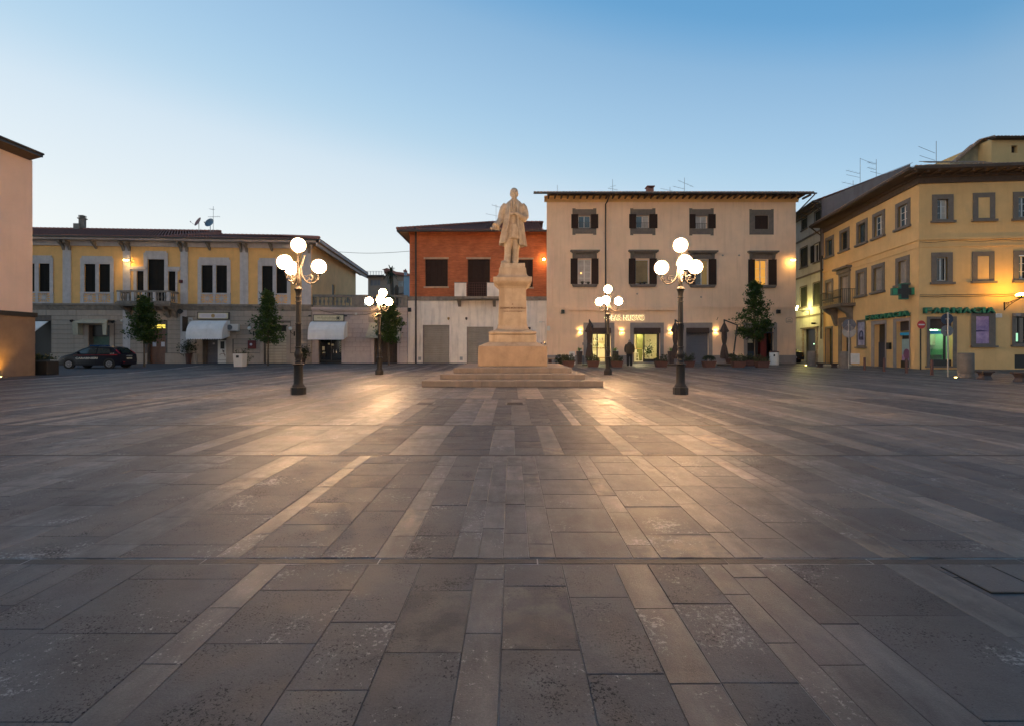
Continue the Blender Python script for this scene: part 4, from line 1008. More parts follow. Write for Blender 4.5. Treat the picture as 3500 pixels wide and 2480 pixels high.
    m = MB(); m.quad((xl, ye + .02, ze - .02), (xr, ye + .02, ze - .02), (xr, .3, ze + .40), (xl, .3, ze + .40)); m.quad((0, ye, ze), (.8, ye + 8, ze + 2.55), (xr, ye + 8, ze + 2.55), (xr, ye, ze)); m.quad((.8, ye + 8, ze + 2.55), (xr, ye + 8, ze + 2.55), (xr, 15, ze), (1.5, 15, ze)); m.quad((0.06, 0.3, zt), (1.5, 15, ze), (.8, ye + 8, ze + 2.55), (0.06, .3, ze + .4)); m.quad((xl, ye, ze), (xl, .7, ze + .58), (0, .7, ze + .58), (0, ye, ze)); m.quad((xr, 0.3, ze+.3), (xr, 15, ze), (xr, ye + 8, ze + 2.55), (xr, ye, ze)); m.build('eave_boards', wood_d, rt)
    x = .12
    n = 0
    while x < xr - .1:
        m = MB(); m.box(-.06, .06, ye + .12, .05, -.17, -.03, Matrix.Translation((x, 0, ze)) @ Matrix.Rotation(math.atan(.32) * .0, 4, 'X')); m.build('rafter_end', wood_d, rt); x += .52; n += 1
    for (xx, sg) in ((xl, -1), (xr, 1)):
        pass
    m = MB(); m.tube([(xl, ye - .06, ze - .05), (xr, ye - .06, ze - .05)], .06, 8); m.build('gutter', gut_m, rt)
    x = S(2069); pipe(rt, [(x, -.1, .0), (x, -.1, 5), (x, -.1, Z(700)), (x + .12, -.2, Z(692)), (x + .2, -.6, Z(678)), (x + .2, ye, ze - .05)], .06)
    pipe(rt, [(xr - .1, ye, ze - .1), (xr - .5, -.6, ze - .7), (sE + .1, .2, ze - 1.3)], .05)
    q = r(1888, 1889.5, 808, 1042); pipe(rt, [(S(1871), -.04, Z(808)), (q[0], -.04, Z(808)), (q[0], -.04, Z(1046))], .018, cream_pl, 'conduit')
    c = b; cc = P(2221, 650, y + 5); m = MB(); m.box(cc.x - O[0] - .28, cc.x - O[0] + .28, 4.7, 5.3, cc.z - 1, cc.z + .1); m.box(cc.x - O[0] - .36, cc.x - O[0] + .36, 4.6, 5.4, cc.z + .2, cc.z + .28)
    m.box(cc.x - O[0] - .28, cc.x - O[0] - .2, 4.7, 5.3, cc.z + .1, cc.z + .2); m.box(cc.x - O[0] + .2, cc.x - O[0] + .28, 4.7, 5.3, cc.z + .1, cc.z + .2); m.build('chimney', roof_m, rt)
    # bar doors and interior rooms
    for d in (dr1, dr2, dr3): 
        m = MB(); m.box(d[0] + .002, d[1] - .002, -.16, .27, Z(1138), d[3] - .003)
        nn = 14
        for k in range(nn): a = d[0] + .02 + (d[1] - d[0] - .04) * k / nn; m.prism_y([(a, Z(1138)), (a + (d[1] - d[0]) / nn * .5, Z(1138) - .06), (a + (d[1] - d[0] - .04) / nn, Z(1138))], -.165, -.155)
        m.build('awning_box', canvas_b, rt)
    z0 = .12; BX(dr1[0], dr1[1], -.05, .32, 0, z0).build('door_step', plinth_g, rt); BX(dr2[0], dr2[1], -.05, .32, 0, z0).build('door_step', plinth_g, rt)
    for d, posts, zk in ((dr1, (2006.8, 2041, 2084.5), 0), (dr2, (2166, 2201, 2248), 1)):
        zt_ = Z(1139); m = MB()
        for k, u in enumerate(posts):
            x = S(u); wdt = .09 if not (zk and k == 2) else .2; m.box(x, x + wdt, .24, .30, z0, zt_)
        m.box(d[0], d[1], .23, .31, zt_ - .08, zt_ + .02)
        if zk: m.box(S(2203), S(2254), .245, .295, z0, z0 + .22)
        else: m.box(d[0], S(2041), .245, .295, z0, z0 + .08)
        o = m.build('sliding_door', frame_b, rt)
        if zk: BX(S(2203.5), S(2248), .268, .272, z0 + .22, zt_ - .08).build('pane', clear, o)
        else: BX(d[0] + .1, S(2041), .268, .272, z0 + .08, zt_ - .08).build('pane', clear, o)
    if 1:
        x0, x1 = dr1[0] - .5, dr2[1] + 1.3; y0, y1 = .305, 5.2; zc = Z(1121) + .1
        m = MB(); m.quad((x0, y0, z0), (x1, y0, z0), (x1, y1, z0), (x0, y1, z0)); m.build('bar_floor', lino, rt)
        m = MB(); m.quad((x0, y1, z0), (x1, y1, z0), (x1, y1, zc), (x0, y1, zc)); m.quad((x0, y0, z0), (x0, y1, z0), (x0, y1, zc), (x0, y0, zc)); m.quad((x1, y0, z0), (x1, y1, z0), (x1, y1, zc), (x1, y0, zc)); m.quad((x0, y0, zc), (x1, y0, zc), (x1, y1, zc), (x0, y1, zc))
        xp = (dr1[1] + dr2[0]) / 2; m.box(xp - .06, xp + .06, y0, y1, z0, zc)
        m.build('bar_inner_wall', int_w, rt)
        for cx in ((dr1[0] + dr1[1]) / 2, (dr2[0] + dr2[1]) / 2):
            for cy in (1.0, 2.9): BX(cx - .5, cx + .5, cy - .07, cy + .07, zc - .05, zc - .02).build('ceiling_light', bar_l, rt)
    # third door: roller; fourth: dim shop front
    roller(b, (dr3[0], dr3[1], .0, Z(1136)), .20, roll_b, .12)
    d = dr4; m = MB()
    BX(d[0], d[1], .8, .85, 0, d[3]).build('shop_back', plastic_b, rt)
    fr = MB(); fr.box(d[0], d[0] + .08, .1, .16, 0, d[3]); fr.box(d[1] - .14, d[1], .1, .16, 0, d[3]); x = S(2588); fr.box(x, x + .1, .1, .16, 0, d[3]); fr.box(d[0], d[1], .098, .162, d[3] - .3, d[3]); fr.build('shop_front_frame', frame_b, rt)
    q = r(2557, 2576, 1200, 1222); BX(q[0], q[1] + .2, .2, .26, q[2], q[3]).build('window_poster', blue_sign, rt)
    q = r(2560, 2577, 1158, 1172); BX(q[0], q[1], .2, .24, q[2], q[3]).build('window_poster', sign_cream, rt)
    q = r(2606, 2626, 1140, 1225); BX(q[0], q[1], .3, .8, .1, q[3]).build('red_cooler', red_paint, rt)
    m = MB(); m.box(x + .1, d[1] - .14, -.35, .1, d[3] - .42, d[3] - .36); m.build('door_canopy', blue_sign, rt)
    # small wall things that belong to it
    for (u, v, w_, h_, mt) in ((1882, 1098, .35, .55, cream_pl), (1874.5, 1122.5, .24, .36, plastic_w)):
        x, z = S(u), Z(v); BX(x - w_ / 2, x + w_ / 2, -.14, 0, z - h_ / 2, z + h_ / 2).build('meter_box', mt, rt)
    for u in (2268, 2430): x, z = S(u), Z(1155); BX(x - .1, x + .1, -.02, 0, z - .07, z + .07).build('house_number', plastic_w, rt)
    x, z = S(1993), Z(1175); BX(x - .06, x + .06, -.04, 0, z - .11, z + .11).build('letter_slot', plinth_g, rt)
    for (u, v) in ((2177.5, 1005), (2396, 1016), (2470, 874), (2526, 874)):
        x, z = S(u), Z(v); MB().tube([(x, -.03, z), (x, .01, z)], .07, 10).build('vent_cap', plinth_g, rt)
    return b, (dr1, dr2, z0, zc)
bC, barq = building_c()

# ---------------------------------------------------------------- pharmacy building: two facades
PL = Vector((26.2, 40.7, 0)); PC = Vector((23.9, 28.4, 0))
def e_window(b, q, fw, kind, hood=False, sill=True, y=0.0, jamb=.16):
    """q outer surround; stone surround, sill, then the filling"""
    w_ = (q[0] + jamb * 1.6, q[1] - jamb * 1.6, q[2] + jamb * .9, q[3] - jamb * 1.6)
    m = MB(); m.wall(q[0], q[1], q[2], q[3], [w_], -.05, .06)
    m.quad((q[0], -.05, q[2]), (q[0], 0, q[2]), (q[0], 0, q[3]), (q[0], -.05, q[3])); m.quad((q[1], 0, q[2]), (q[1], -.05, q[2]), (q[1], -.05, q[3]), (q[1], 0, q[3])); m.quad((q[0], 0, q[3]), (q[0], -.05, q[3]), (q[1], -.05, q[3]), (q[1], 0, q[3]))
    if sill: m.box(q[0] - .08, q[1] + .08, -.16, 0, q[2] - .06, q[2] + .07)
    m.build('window_surround', pietra, b.root)
    return w_
def building_e():
    ang1 = math.atan2(PC.y - PL.y, PC.x - PL.x)
    b = Bld('ochre_pharmacy_house', 'ochre three-storey corner house with grey stone windows and a pharmacy below', PL, ang1, 3130)
    rt = b.root; L1 = (PC - PL).length; S = b.S
    def q_(u0, u1, v0, v1): return (b.S(u0), b.S(u1), b.Z(v1, u0), b.Z(v0, u0))
    zt = b.Z(612, 3135)
    def z6(x0, x1, y0, y1): return q_(2700 + x0 / 1.911, 2700 + x1 / 1.911, 450 + y0 / 1.911, 450 + y1 / 1.911)
    tops = [z6(233, 288, 700, 832), z6(325, 390, 652, 795), z6(436, 508, 598, 752), z6(541, 622, 545, 710), z6(692, 788, 478, 652)]
    mids = [z6(230, 283, 975, 1120), z6(432, 502, 910, 1085), z6(536, 620, 878, 1060), z6(693, 783, 832, 1015)]
    bdoor = z6(320, 395, 935, 1150)
    ops = [(a + .02, c - .02, d + .02, e - .02) for a, c, d, e in tops + mids + [bdoor]]
    zs = [b.Z(0)] 
    # lower openings
    l1 = z6(235, 275, 1287, 1500); l2 = z6(340, 388, 1250, 1500); l3 = z6(552, 625, 1262, 1560); l4 = z6(696, 782, 1243, 1530); pst = z6(446, 492, 1247, 1395)
    low = [(l1[0], l1[1], -.01, l1[3]), (l2[0], l2[1], -.01, l2[3]), (l3[0], l3[1], -.01, l3[3]), (l4[0], l4[1], .02, l4[3])]
    m = MB(); m.wall(0, L1, 0, zt, [(o[0] + .1, o[1] - .1, o[2] + .1, o[3] - .1) for o in ops] + low, 0, .35)
    m.quad((0, 0, 0), (0, 14, 0), (0, 14, zt), (0, 0, zt)); m.build('side_street_wall', ochre_pl, rt)
    lm = MB()
    zbt = b.Z(450 + 705 / 1.911, 2700 + 860 / 1.911)
    b1 = (zbt - .0, zbt + .12); lm.box(0, L1 + .05, -.07, 0, b1[0], b1[1]); lm.box(0, L1 + .03, -.035, 0, b1[0] - .42, b1[0] - .34)
    lm.build('belt_course', ochre_pl, rt)
    for i, q in enumerate(tops):
        w_ = e_window(b, q, 0, 0)
        sash(b, w_, .12, pm=[pane_s, pane_d][i % 2] if i < 3 else pane_s, rows=3, fw=.06, fm=frame_w if i > 2 else shut_e)
        if i > 2: BX(w_[0] + .05, w_[1] - .05, .15, .17, w_[3] - .5, w_[3] - .05).build('half_curtain', plastic_w, rt)
    for i, q in enumerate(mids):
        w_ = e_window(b, q, 0, 0); c = (w_[0] + w_[1]) / 2
        shutter(b, (w_[0] + .05, c - .005, w_[2], w_[3]), .10, shut_w); shutter(b, (c + .005, w_[1] - .05, w_[2], w_[3]), .10, shut_w)
        BX(w_[0], w_[1], .2, .25, w_[2], w_[3]).build('pane', pane_d, rt)
    # balcony door
    q = bdoor; w_ = e_window(b, q, 0, 0, sill=False); shutter(b, (w_[0] + .04, (w_[0] + w_[1]) / 2, w_[2], w_[3]), .1, shut_w); shutter(b, ((w_[0] + w_[1]) / 2 + .01, w_[1] - .04, w_[2], w_[3]), .1, shut_w)
    m = MB(); hq = z6(302, 400, 892, 930); zz = hq[3]; m.box(q[0] - .25, q[1] + .25, -.4, 0, q[3] + .28, q[3] + .42); m.box(q[0] - .1, q[1] + .1, -.15, 0, q[3], q[3] + .28); m.build('door_hood', pietra, rt)
    x0, x1 = q[0] - .95, q[1] + .75; yb = -1.0; zf = q[2] + .15
    m = MB(); m.box(x0, x1, yb, .0, zf - .22, zf - .06); m.box(x0 - .05, x1 + .05, yb - .05, 0, zf - .06, zf); m.build('balcony_slab', pietra, rt)
    m = MB(); zr = zf + 1.05
    m.box(x0, x1, yb, yb + .04, zr - .03, zr); m.box(x0, x0 + .04, yb, 0, zr - .03, zr); m.box(x1 - .04, x1, yb, 0, zr - .03, zr); m.box(x0, x1, yb, yb + .03, zf + .08, zf + .11)
    k = x0
    while k < x1: m.box(k, k + .018, yb + .01, yb + .03, zf, zr - .03); m.box(k - .02, k + .035, yb + .005, yb + .035, zf + .4, zf + .52); k += .12
    for xx in (x0, x1 - .02):
        k = yb
        while k < -.05: m.box(xx, xx + .018, k, k + .018, zf, zr - .03); k += .13
    m.build('balcony_railing', iron, rt)
    for xx in (q[0] - .4, q[1] + .2):
        m = MB(); m.prism_x([(0, zf - 1.6), (-.12, zf - 1.5), (-.25, zf - 1.05), (-.35, zf - .75), (-.8, zf - .45), (-.95, zf - .22), (0, zf - .22)], xx - .2, xx + .2); m.build('balcony_corbel', pietra, rt)
    # lower floor
    BX(l1[0], l1[1], .3, .35, 0, l1[3]).build('side_door', M('olive_door', (.05, .05, .025), .3, 4, .6), rt)
    m = MB(); m.box(l1[0] - .15, l1[0], -.03, .0, 0, l1[3] + .15); m.box(l1[1], l1[1] + .15, -.03, 0, 0, l1[3] + .15); m.box(l1[0], l1[1], -.03, 0, l1[3], l1[3] + .15)
    m.box(l2[0] - .5, l2[0], -.06, 0, 0, l2[3] + .4); m.box(l2[1], l2[1] + .25, -.06, 0, 0, l2[3] + .4); m.box(l2[0], l2[1], -.06, 0, l2[3], l2[3] + .4); m.build('portal_surround', pietra, rt)
    BX(l2[0], l2[1], .32, .37, 0, l2[3]).build('portal_door', plastic_b, rt)
    m = MB(); m.wall(l3[0] - .35, l3[1] + .18, 0, l3[3] + .25, [(l3[0], l3[1], -.1, l3[3])], -.04, .04); m.build('shop_surround', plinth_g, rt)
    zmid = l3[3] * .58; m = MB(); BX(l3[0], l3[1], .3, .36, zmid, l3[3]).build('door_transom', frame_b, rt)
    BX(l3[0], l3[1], .25, .31, 0, zmid).build('shop_door', M('slate_door', (.035, .04, .055), .2, 3, .5), rt)
    m = MB(); m.wall(l4[0] - .3, l4[1] + .12, 0, l4[3] + .2, [(l4[0], l4[1], -.1, l4[3])], -.04, .04); m.build('shop_surround', plinth_g, rt)
    zc0 = l4[3]; h = zc0
    def disp(q, rot):
        zz = q[3]
        BX(q[0], q[1], .22, .27, zz * .80, zz).build('blind', canvas_b, rt)
        BX(q[0], q[1], .20, .25, zz * .70, zz * .76).build('cyan_band', cyan_p, rt)
        BX(q[0], q[1], .24, .28, .0, zz * .16).build('riser_panel', frame_b, rt)
    disp(l4, 0)
    BX(l4[0], l4[1], .30, .32, h * .16, h * .28).build('window_poster', poster_v, rt)
    BX(l4[0], l4[1], .30, .32, h * .28, h * .62).build('window_poster', M('pale_aqua_poster', (.30, .42, .40), .15, 2, .5), rt)
    BX(l4[0] + .75, l4[1], .285, .298, h * .30, h * .58).build('poster_figure', plastic_b, rt)
    m = MB(); m.sphere((l4[0] + .5, .285, h * .30), .32, 12, 8, (1, .04, 1.0)); m.build('poster_shape', M('mauve_print', (.20, .07, .14), .2, 3, .5), rt)
    BX(l4[0], l4[1], .33, .36, h * .62, h * .70).build('window_back', plastic_b, rt)
    # poster niche
    q = pst; m = MB(); m.wall(q[0] - .16, q[1] + .14, q[2] - .12, q[3] + .16, [q], -.05, .05); m.box(q[0] - .25, q[1] + .25, -.14, 0, q[2] - .2, q[2] - .12); m.build('window_surround', pietra, rt)
    BX(q[0], q[1], -.02, -.005, q[2], q[3]).build('blue_poster', poster_b, rt)
    x, z = (q[0] + q[1]) / 2, q[2] + (q[3] - q[2]) * .36
    m = MB(); m.tube([(x + .24 * math.cos(a * .524), -.026, z + .42 * math.sin(a * .524)) for a in range(-1, 8)], .04, 5); m.box(x - .14, x + .16, -.028, -.021, z - .22, z + .02); m.build('poster_print', M('ink_blue', (.02, .02, .06), .1, 5, .5), rt)
    x = b.S(2700 + 655 / 1.911); z = b.Z(450 + 1400 / 1.911, 2700 + 655 / 1.911); BX(x - .15, x + .15, -.16, 0, z - .22, z + .22).build('letter_box', plastic_b, rt)
    # second facade, in the same building
    e2 = Vector((5.7, -.5, 0)).normalized(); ang2 = math.atan2(e2.y, e2.x)
    f = Bld('front_wing', '', PC, ang2, 3200, root=rt); del_ = None
    # make an intermediate frame: local matrix of facade 2 inside facade 1's frame
    T = Matrix.Translation(PC) @ Matrix.Rotation(ang2, 4, 'Z'); T1 = Matrix.Translation(PL) @ Matrix.Rotation(ang1, 4, 'Z'); Q = T1.inverted() @ T
    def add(o, lvl2=()):
        o.matrix_basis = Q @ o.matrix_basis; return o
    class Sub: pass
    n0 = set(o.name for o in sc.objects)
    L2 = 9.0
    def z7(x0, x1, y0, y1): return f.r(3050 + x0 / 1.8667, 3050 + x1 / 1.8667, 450 + y0 / 1.8667, 450 + y1 / 1.8667)
    t2 = [z7(252, 387, 404, 578), z7(512, 652, 400, 576), z7(768, 905, 400, 576)]; m2 = [z7(248, 382, 774, 970), z7(508, 648, 772, 966), z7(770, 900, 770, 966)]
    sw = z7(238, 385, 1196, 1500); pw = z7(530, 615, 1180, 1352); rw = z7(783, 900, 1185, 1350); bs = z7(780, 900, 1420, 1507)
    ops = [(o[0] + .12, o[1] - .12, o[2] + .12, o[3] - .12) for o in (t2[0], t2[2], m2[0], m2[2])]
    m = MB(); m.wall(0, L2, 0, zt, ops + [(sw[0], sw[1], .18, sw[3]), rw, bs], 0, .35); m.build('front_wall', ochre_pl, rt)
    m = MB(); zb = zbt; m.box(-.05, L2, -.07, 0, zb, zb + .12); m.box(-.03, L2, -.035, 0, zb - .42, zb - .34); m.build('belt_course', ochre_pl, rt)
    for i, q in enumerate(t2 + m2):
        w_ = e_window(f, q, 0, 0, jamb=.17)
        if i in (1, 4): BX(w_[0], w_[1], -.025, -.005, w_[2], w_[3]).build('blind_panel', ochre_pl, rt)
        elif i == 0: sash(f, w_, .12, pm=[pane_d, pane_c], rows=3)
        elif i == 3: sash(f, w_, .12, pm=pane_d, rows=1); 
        else: sash(f, w_, .12, pm=[pane_s, pane_d], rows=3)
    m = MB(); m.wall(sw[0] - .18, sw[1] + .2, .12, sw[3] + .14, [(sw[0], sw[1], .18, sw[3])], -.04, .04); m.box(sw[0] - .25, sw[1] + .25, -.1, 0, .1, .18); m.build('shop_surround', pietra, rt)
    hh = sw[3]
    BX(sw[0], sw[1], .1, .2, hh * .80, hh).build('blind', canvas_b, rt); BX(sw[0], sw[1] - .25, .08, .14, hh * .70, hh * .755).build('cyan_band', cyan_p, rt); BX(sw[0], sw[1], .1, .14, .18, hh * .19).build('riser_panel', frame_b, rt)
    o = BX(sw[1] - .42, sw[1] - .3, .1, .16, hh * .19, hh * .8).build('window_post', frame_b, rt)
    # glowing display behind the glass: shallow room
    m = MB(); xa, xb, ya, yb_ = sw[0], sw[1], .36, 1.6; za, zb2 = hh * .16, hh * .80
    m.quad((xa, yb_, za), (xb, yb_, za), (xb, yb_, zb2), (xa, yb_, zb2)); m.quad((xa, ya, za), (xa, yb_, za), (xa, yb_, zb2), (xa, ya, zb2)); m.quad((xb, ya, za), (xb, yb_, za), (xb, yb_, zb2), (xb, ya, zb2)); m.quad((xa, ya, za), (xb, ya, za), (xb, yb_, za), (xa, yb_, za)); m.quad((xa, ya, zb2), (xb, ya, zb2), (xb, yb_, zb2), (xa, yb_, zb2))
    m.build('display_niche', M('pale_green_wall', (.35, .55, .36), .1, 2, .6), rt)
    BX(xa + .3, xb - .3, .7, .9, zb2 - .06, zb2 - .02).build('display_light', emis('green_white_tube', (.55, 1, .6), 16), rt)
    m = MB(); m.box(xa + .75, xa + 1.45, 1.3, 1.34, hh * .48, hh * .72); m.build('display_board', sign_cream, rt); BX(xa + .05, xa + .62, .9, 1.4, hh * .16, hh * .33).build('display_box', roll_g, rt); BX(xa + .85, xa + 1.5, .8, 1.3, hh * .16, hh * .28).build('display_box', rust_stone, rt)
    m = MB(); m.sphere((xa + .35, 1.0, hh * .60), .3, 10, 6, (1, .2, .35)); m.build('display_leaf', leaf_a, rt)
    BX(xa + .02, xb - .32, .118, .124, hh * .19, hh * .70).build('pane', clear, rt)
    q = pw; m = MB(); m.wall(q[0] - .27, q[1] + .33, q[2] - .15, q[3] + .2, [q], -.05, .05); m.box(q[0] - .3, q[1] + .4, -.16, 0, q[2] - .22, q[2] - .12); m.build('window_surround', pietra, rt)
    BX(q[0], q[1], -.02, -.005, q[2], q[3]).build('violet_poster', poster_v, rt)
    m = MB(); m.prism_y([(q[0], q[2] + (q[3] - q[2]) * .48), (q[0] + .25, q[2] + (q[3] - q[2]) * .50), (q[1], q[2] + (q[3] - q[2]) * .45), (q[0] + .5, q[2] + (q[3] - q[2]) * .44), (q[0], q[2] + (q[3] - q[2]) * .43)], -.026, -.021); m.build('poster_print', M('deep_violet', (.06, .03, .11), .1, 5, .5), rt)
    q = rw; m = MB(); m.wall(q[0] - .2, q[1] + .2, q[2] - .12, q[3] + .2, [q], -.05, .05); m.box(q[0] - .25, q[1] + .25, -.16, 0, q[2] - .2, q[2] - .1); m.build('window_surround', pietra, rt)
    sash(f, q, .15, fm=frame_b, pm=pane_d, cols=3); BX(q[0] + .04, q[0] + .24, .10, .12, q[2] + .1, q[2] + (q[3] - q[2]) * .38).build('lit_strip', lit_green, rt)
    BX(bs[0], bs[1], .1, .15, bs[2], bs[3]).build('cellar_hatch', plastic_b, rt)
    q = z7(765, 800, 1163, 1182); BX(q[0], q[1], -.2, 0, q[2], q[3]).build('alarm_box', plinth_g, rt)
    new = [o for o in sc.objects if o.name not in n0 and o.parent is rt]
    for o in new: add(o)
    # roofs: eave boards and tiles on both sides
    ze = zt + .35
    loc1 = lambda p: T1.inverted() @ Vector(p)
    # left slope, in facade-1 frame
    ye = -1.0; slope = .3
    tiles(rt, (-.1, ye, ze), (1, 0, 0), (0, 1, slope), L1 + 1.05, lambda t: min(5.2, .93 * (L1 + 1.05 - t)), roof_l)
    m = MB(); m.box(-.1, L1 + .95, ye, .02, ze - .2, ze - .06); m.box(-.1, L1 + 1.0, ye - .08, ye + .05, ze - .16, ze - .02); m.box(0, L1 + .3, -.28, 0, zt - .02, ze - .2); m.box(0, L1 + .12, -.12, 0, zt - .35, zt - .02); m.build('eave', wood_d, rt)
    n0 = set(o.name for o in sc.objects)
    tiles(rt, (-.95, ye, ze), (1, 0, 0), (0, 1, slope), L2 + 1, lambda t: min(5.2, .93 * t), roof_l)
    m = MB(); m.box(-.85, L2, ye, .02, ze - .195, ze - .055); m.box(-.95, L2, ye - .08, ye + .05, ze - .155, ze - .015); m.box(-.25, L2, -.275, 0, zt - .015, ze - .2); m.box(-.1, L2, -.115, 0, zt - .345, zt - .015)
    k = -.8
    while k < L2: m.box(k, k + .1, ye + .06, 0, ze - .30, ze - .2); k += .6
    m.build('eave', wood_d, rt)
    m = MB(); m.quad((0, 0, zt), (L2, 0, zt), (L2, 12, zt), (0, 12, zt)); m.build('attic_floor', wood_d, rt)
    for o in [o for o in sc.objects if o.name not in n0 and o.parent is rt]: add(o)
    pipe(rt, [(-.05, ye, ze - .1), (-.05, -.5, ze - .55), (-.06, -.12, ze - .9), (-.06, -.12, 5), (-.06, -.12, 3.0)], .055)
    # facade cables
    w = thing('facade_cable', 'thin cables sagging along the ochre corner house above the pharmacy sign', 'cable', PC, ang2)
    zc = f.Z(450 + 1052 / 1.8667)
    m = MB()
    for dz, sg in ((0, .05), (.09, .03)):
        m.tube([(x * .5, -.09, zc + dz - sg * math.sin(x * .9) ** 2) for x in range(0, 17)], .014, 4)
    m.tube([(0 + k * .4, -.1, f.Z(450 + 705 / 1.8667) - .05 * math.sin(k)) for k in range(0, 22)], .012, 4)
    m.build('cable', plastic_b, w)
    return b, f
bE, bF2 = building_e()

# ---------------------------------------------------------------- grey-white house in the side street
def building_d():
    ang1 = bE.a; Ld = 7.0; O = PL - bE.X * Ld
    b = Bld('pale_side_street_house', 'pale four-storey house up the side street behind the lantern', O, ang1, 2810)
    rt = b.root
    def z6(x0, x1, y0, y1): u = 2700 + x0 / 1.911; return (b.S(u), b.S(2700 + x1 / 1.911), b.Z(450 + y1 / 1.911, u), b.Z(450 + y0 / 1.911, u))
    zt = b.Z(450 + 478 / 1.911, 2700 + 205 / 1.911)
    wd = [z6(77, 112, 582, 645), z6(163, 202, 532, 592), z6(68, 115, 772, 892), z6(160, 196, 742, 855), z6(68, 112, 1022, 1148), z6(153, 202, 995, 1135)]
    gd = z6(92, 170, 1293, 1500); gd = (gd[0], gd[1], -.01, gd[3])
    m = MB(); m.wall(0, Ld - .01, 0, zt, wd + [gd], 0, .25); m.quad((0, 0, 0), (0, 8, 0), (0, 8, zt), (0, 0, zt)); m.build('wall', grey_pl, rt)
    for i, q in enumerate(wd):
        m = MB(); j = .1; m.wall(q[0] - j, q[1] + j, q[2] - j, q[3] + j, [q], -.02, .02); m.box(q[0] - .15, q[1] + .15, -.1, 0, q[2] - .16, q[2] - .08); m.build('window_surround', pietra, rt)
        if i == 3:
            sash(b, q, .1); w_ = (q[1] - q[0]) * .5; shutter(b, (q[0] - w_ - .1, q[0] - .02, q[2], q[3]), -.08, shut_g); shutter(b, (q[1] + .02, q[1] + w_ + .1, q[2], q[3]), -.08, shut_g)
        else: c = (q[0] + q[1]) / 2; shutter(b, (q[0], c - .004, q[2], q[3]), .05, shut_e); shutter(b, (c + .004, q[1], q[2], q[3]), .05, shut_e)
    m = MB()
    for (x, y) in ((130, 685), (215, 905), (215, 1190)):
        z = b.Z(450 + y / 1.911, 2700 + x / 1.911); m.box(0, Ld - .02, -.08, 0, z - .07, z + .07)
    m.build('string_course', pietra, rt)
    BX(gd[0], gd[1], .2, .25, 0, gd[3]).build('gate', plastic_b, rt); x = (gd[0] * .35 + gd[1] * .65); BX(x - .05, x + .05, .18, .2, 1.55, 1.63).build('door_light', exit_m, rt)
    # rusticated gate blocks
    nb = 8; hb = gd[3] / nb
    for k in range(nb):
        for e in (-1, 1):
            w_ = .42 if k % 2 else .32; x = gd[0] - w_ if e < 0 else gd[1]; BX(x, x + w_ - .0, -.05, 0, k * hb + .012, (k + 1) * hb - .012).build('stone_block', rust_stone, rt)
    m = MB(); m.box(gd[0] - .55, gd[1] + .55, -.12, 0, gd[3] + .05, gd[3] + .16); m.build('gate_cornice', pietra, rt)
    # eave and tiles
    ze = zt + .3; tiles(rt, (-.2, -.7, ze), (1, 0, 0), (0, 1, .35), Ld + .1, lambda t: 7.0, roof_m)
    m = MB(); m.box(-.2, Ld, -.7, 0, ze - .16, ze - .05); m.box(0, Ld, -.35, 0, zt, ze - .16); m.box(0, Ld, -.18, 0, zt - .18, zt); m.build('eave', pietra, rt)
    MB().tube([(-.2, -.76, ze - .06), (Ld, -.76, ze - .06)], .06, 7).build('gutter', gut_m, rt)
    # party wall above the neighbour
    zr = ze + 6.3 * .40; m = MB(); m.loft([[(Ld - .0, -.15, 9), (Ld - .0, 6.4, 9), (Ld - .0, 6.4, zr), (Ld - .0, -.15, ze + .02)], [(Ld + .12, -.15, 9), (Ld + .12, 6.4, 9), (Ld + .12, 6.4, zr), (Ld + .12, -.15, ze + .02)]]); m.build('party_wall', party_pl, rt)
    m = MB(); m.quad((Ld - .12, -.5, ze - .02), (Ld + .2, -.5, ze - .02), (Ld + .2, 6.6, zr + .12), (Ld - .12, 6.6, zr + .12)); m.build('verge_tiles', roof_m, rt)
    pipe(rt, [(Ld - .25, -.72, ze - .1), (Ld - .25, -.3, ze - .6), (Ld - .2, -.1, ze - .9), (Ld - .2, -.1, 6), (Ld - .2, -.1, 2)], .06)
    m = MB(); m.sphere((Ld + .1, 3.0, 13.2), .16, 8, 6); m.build('wall_stub', plinth_g, rt)
    return b
bD = building_d()

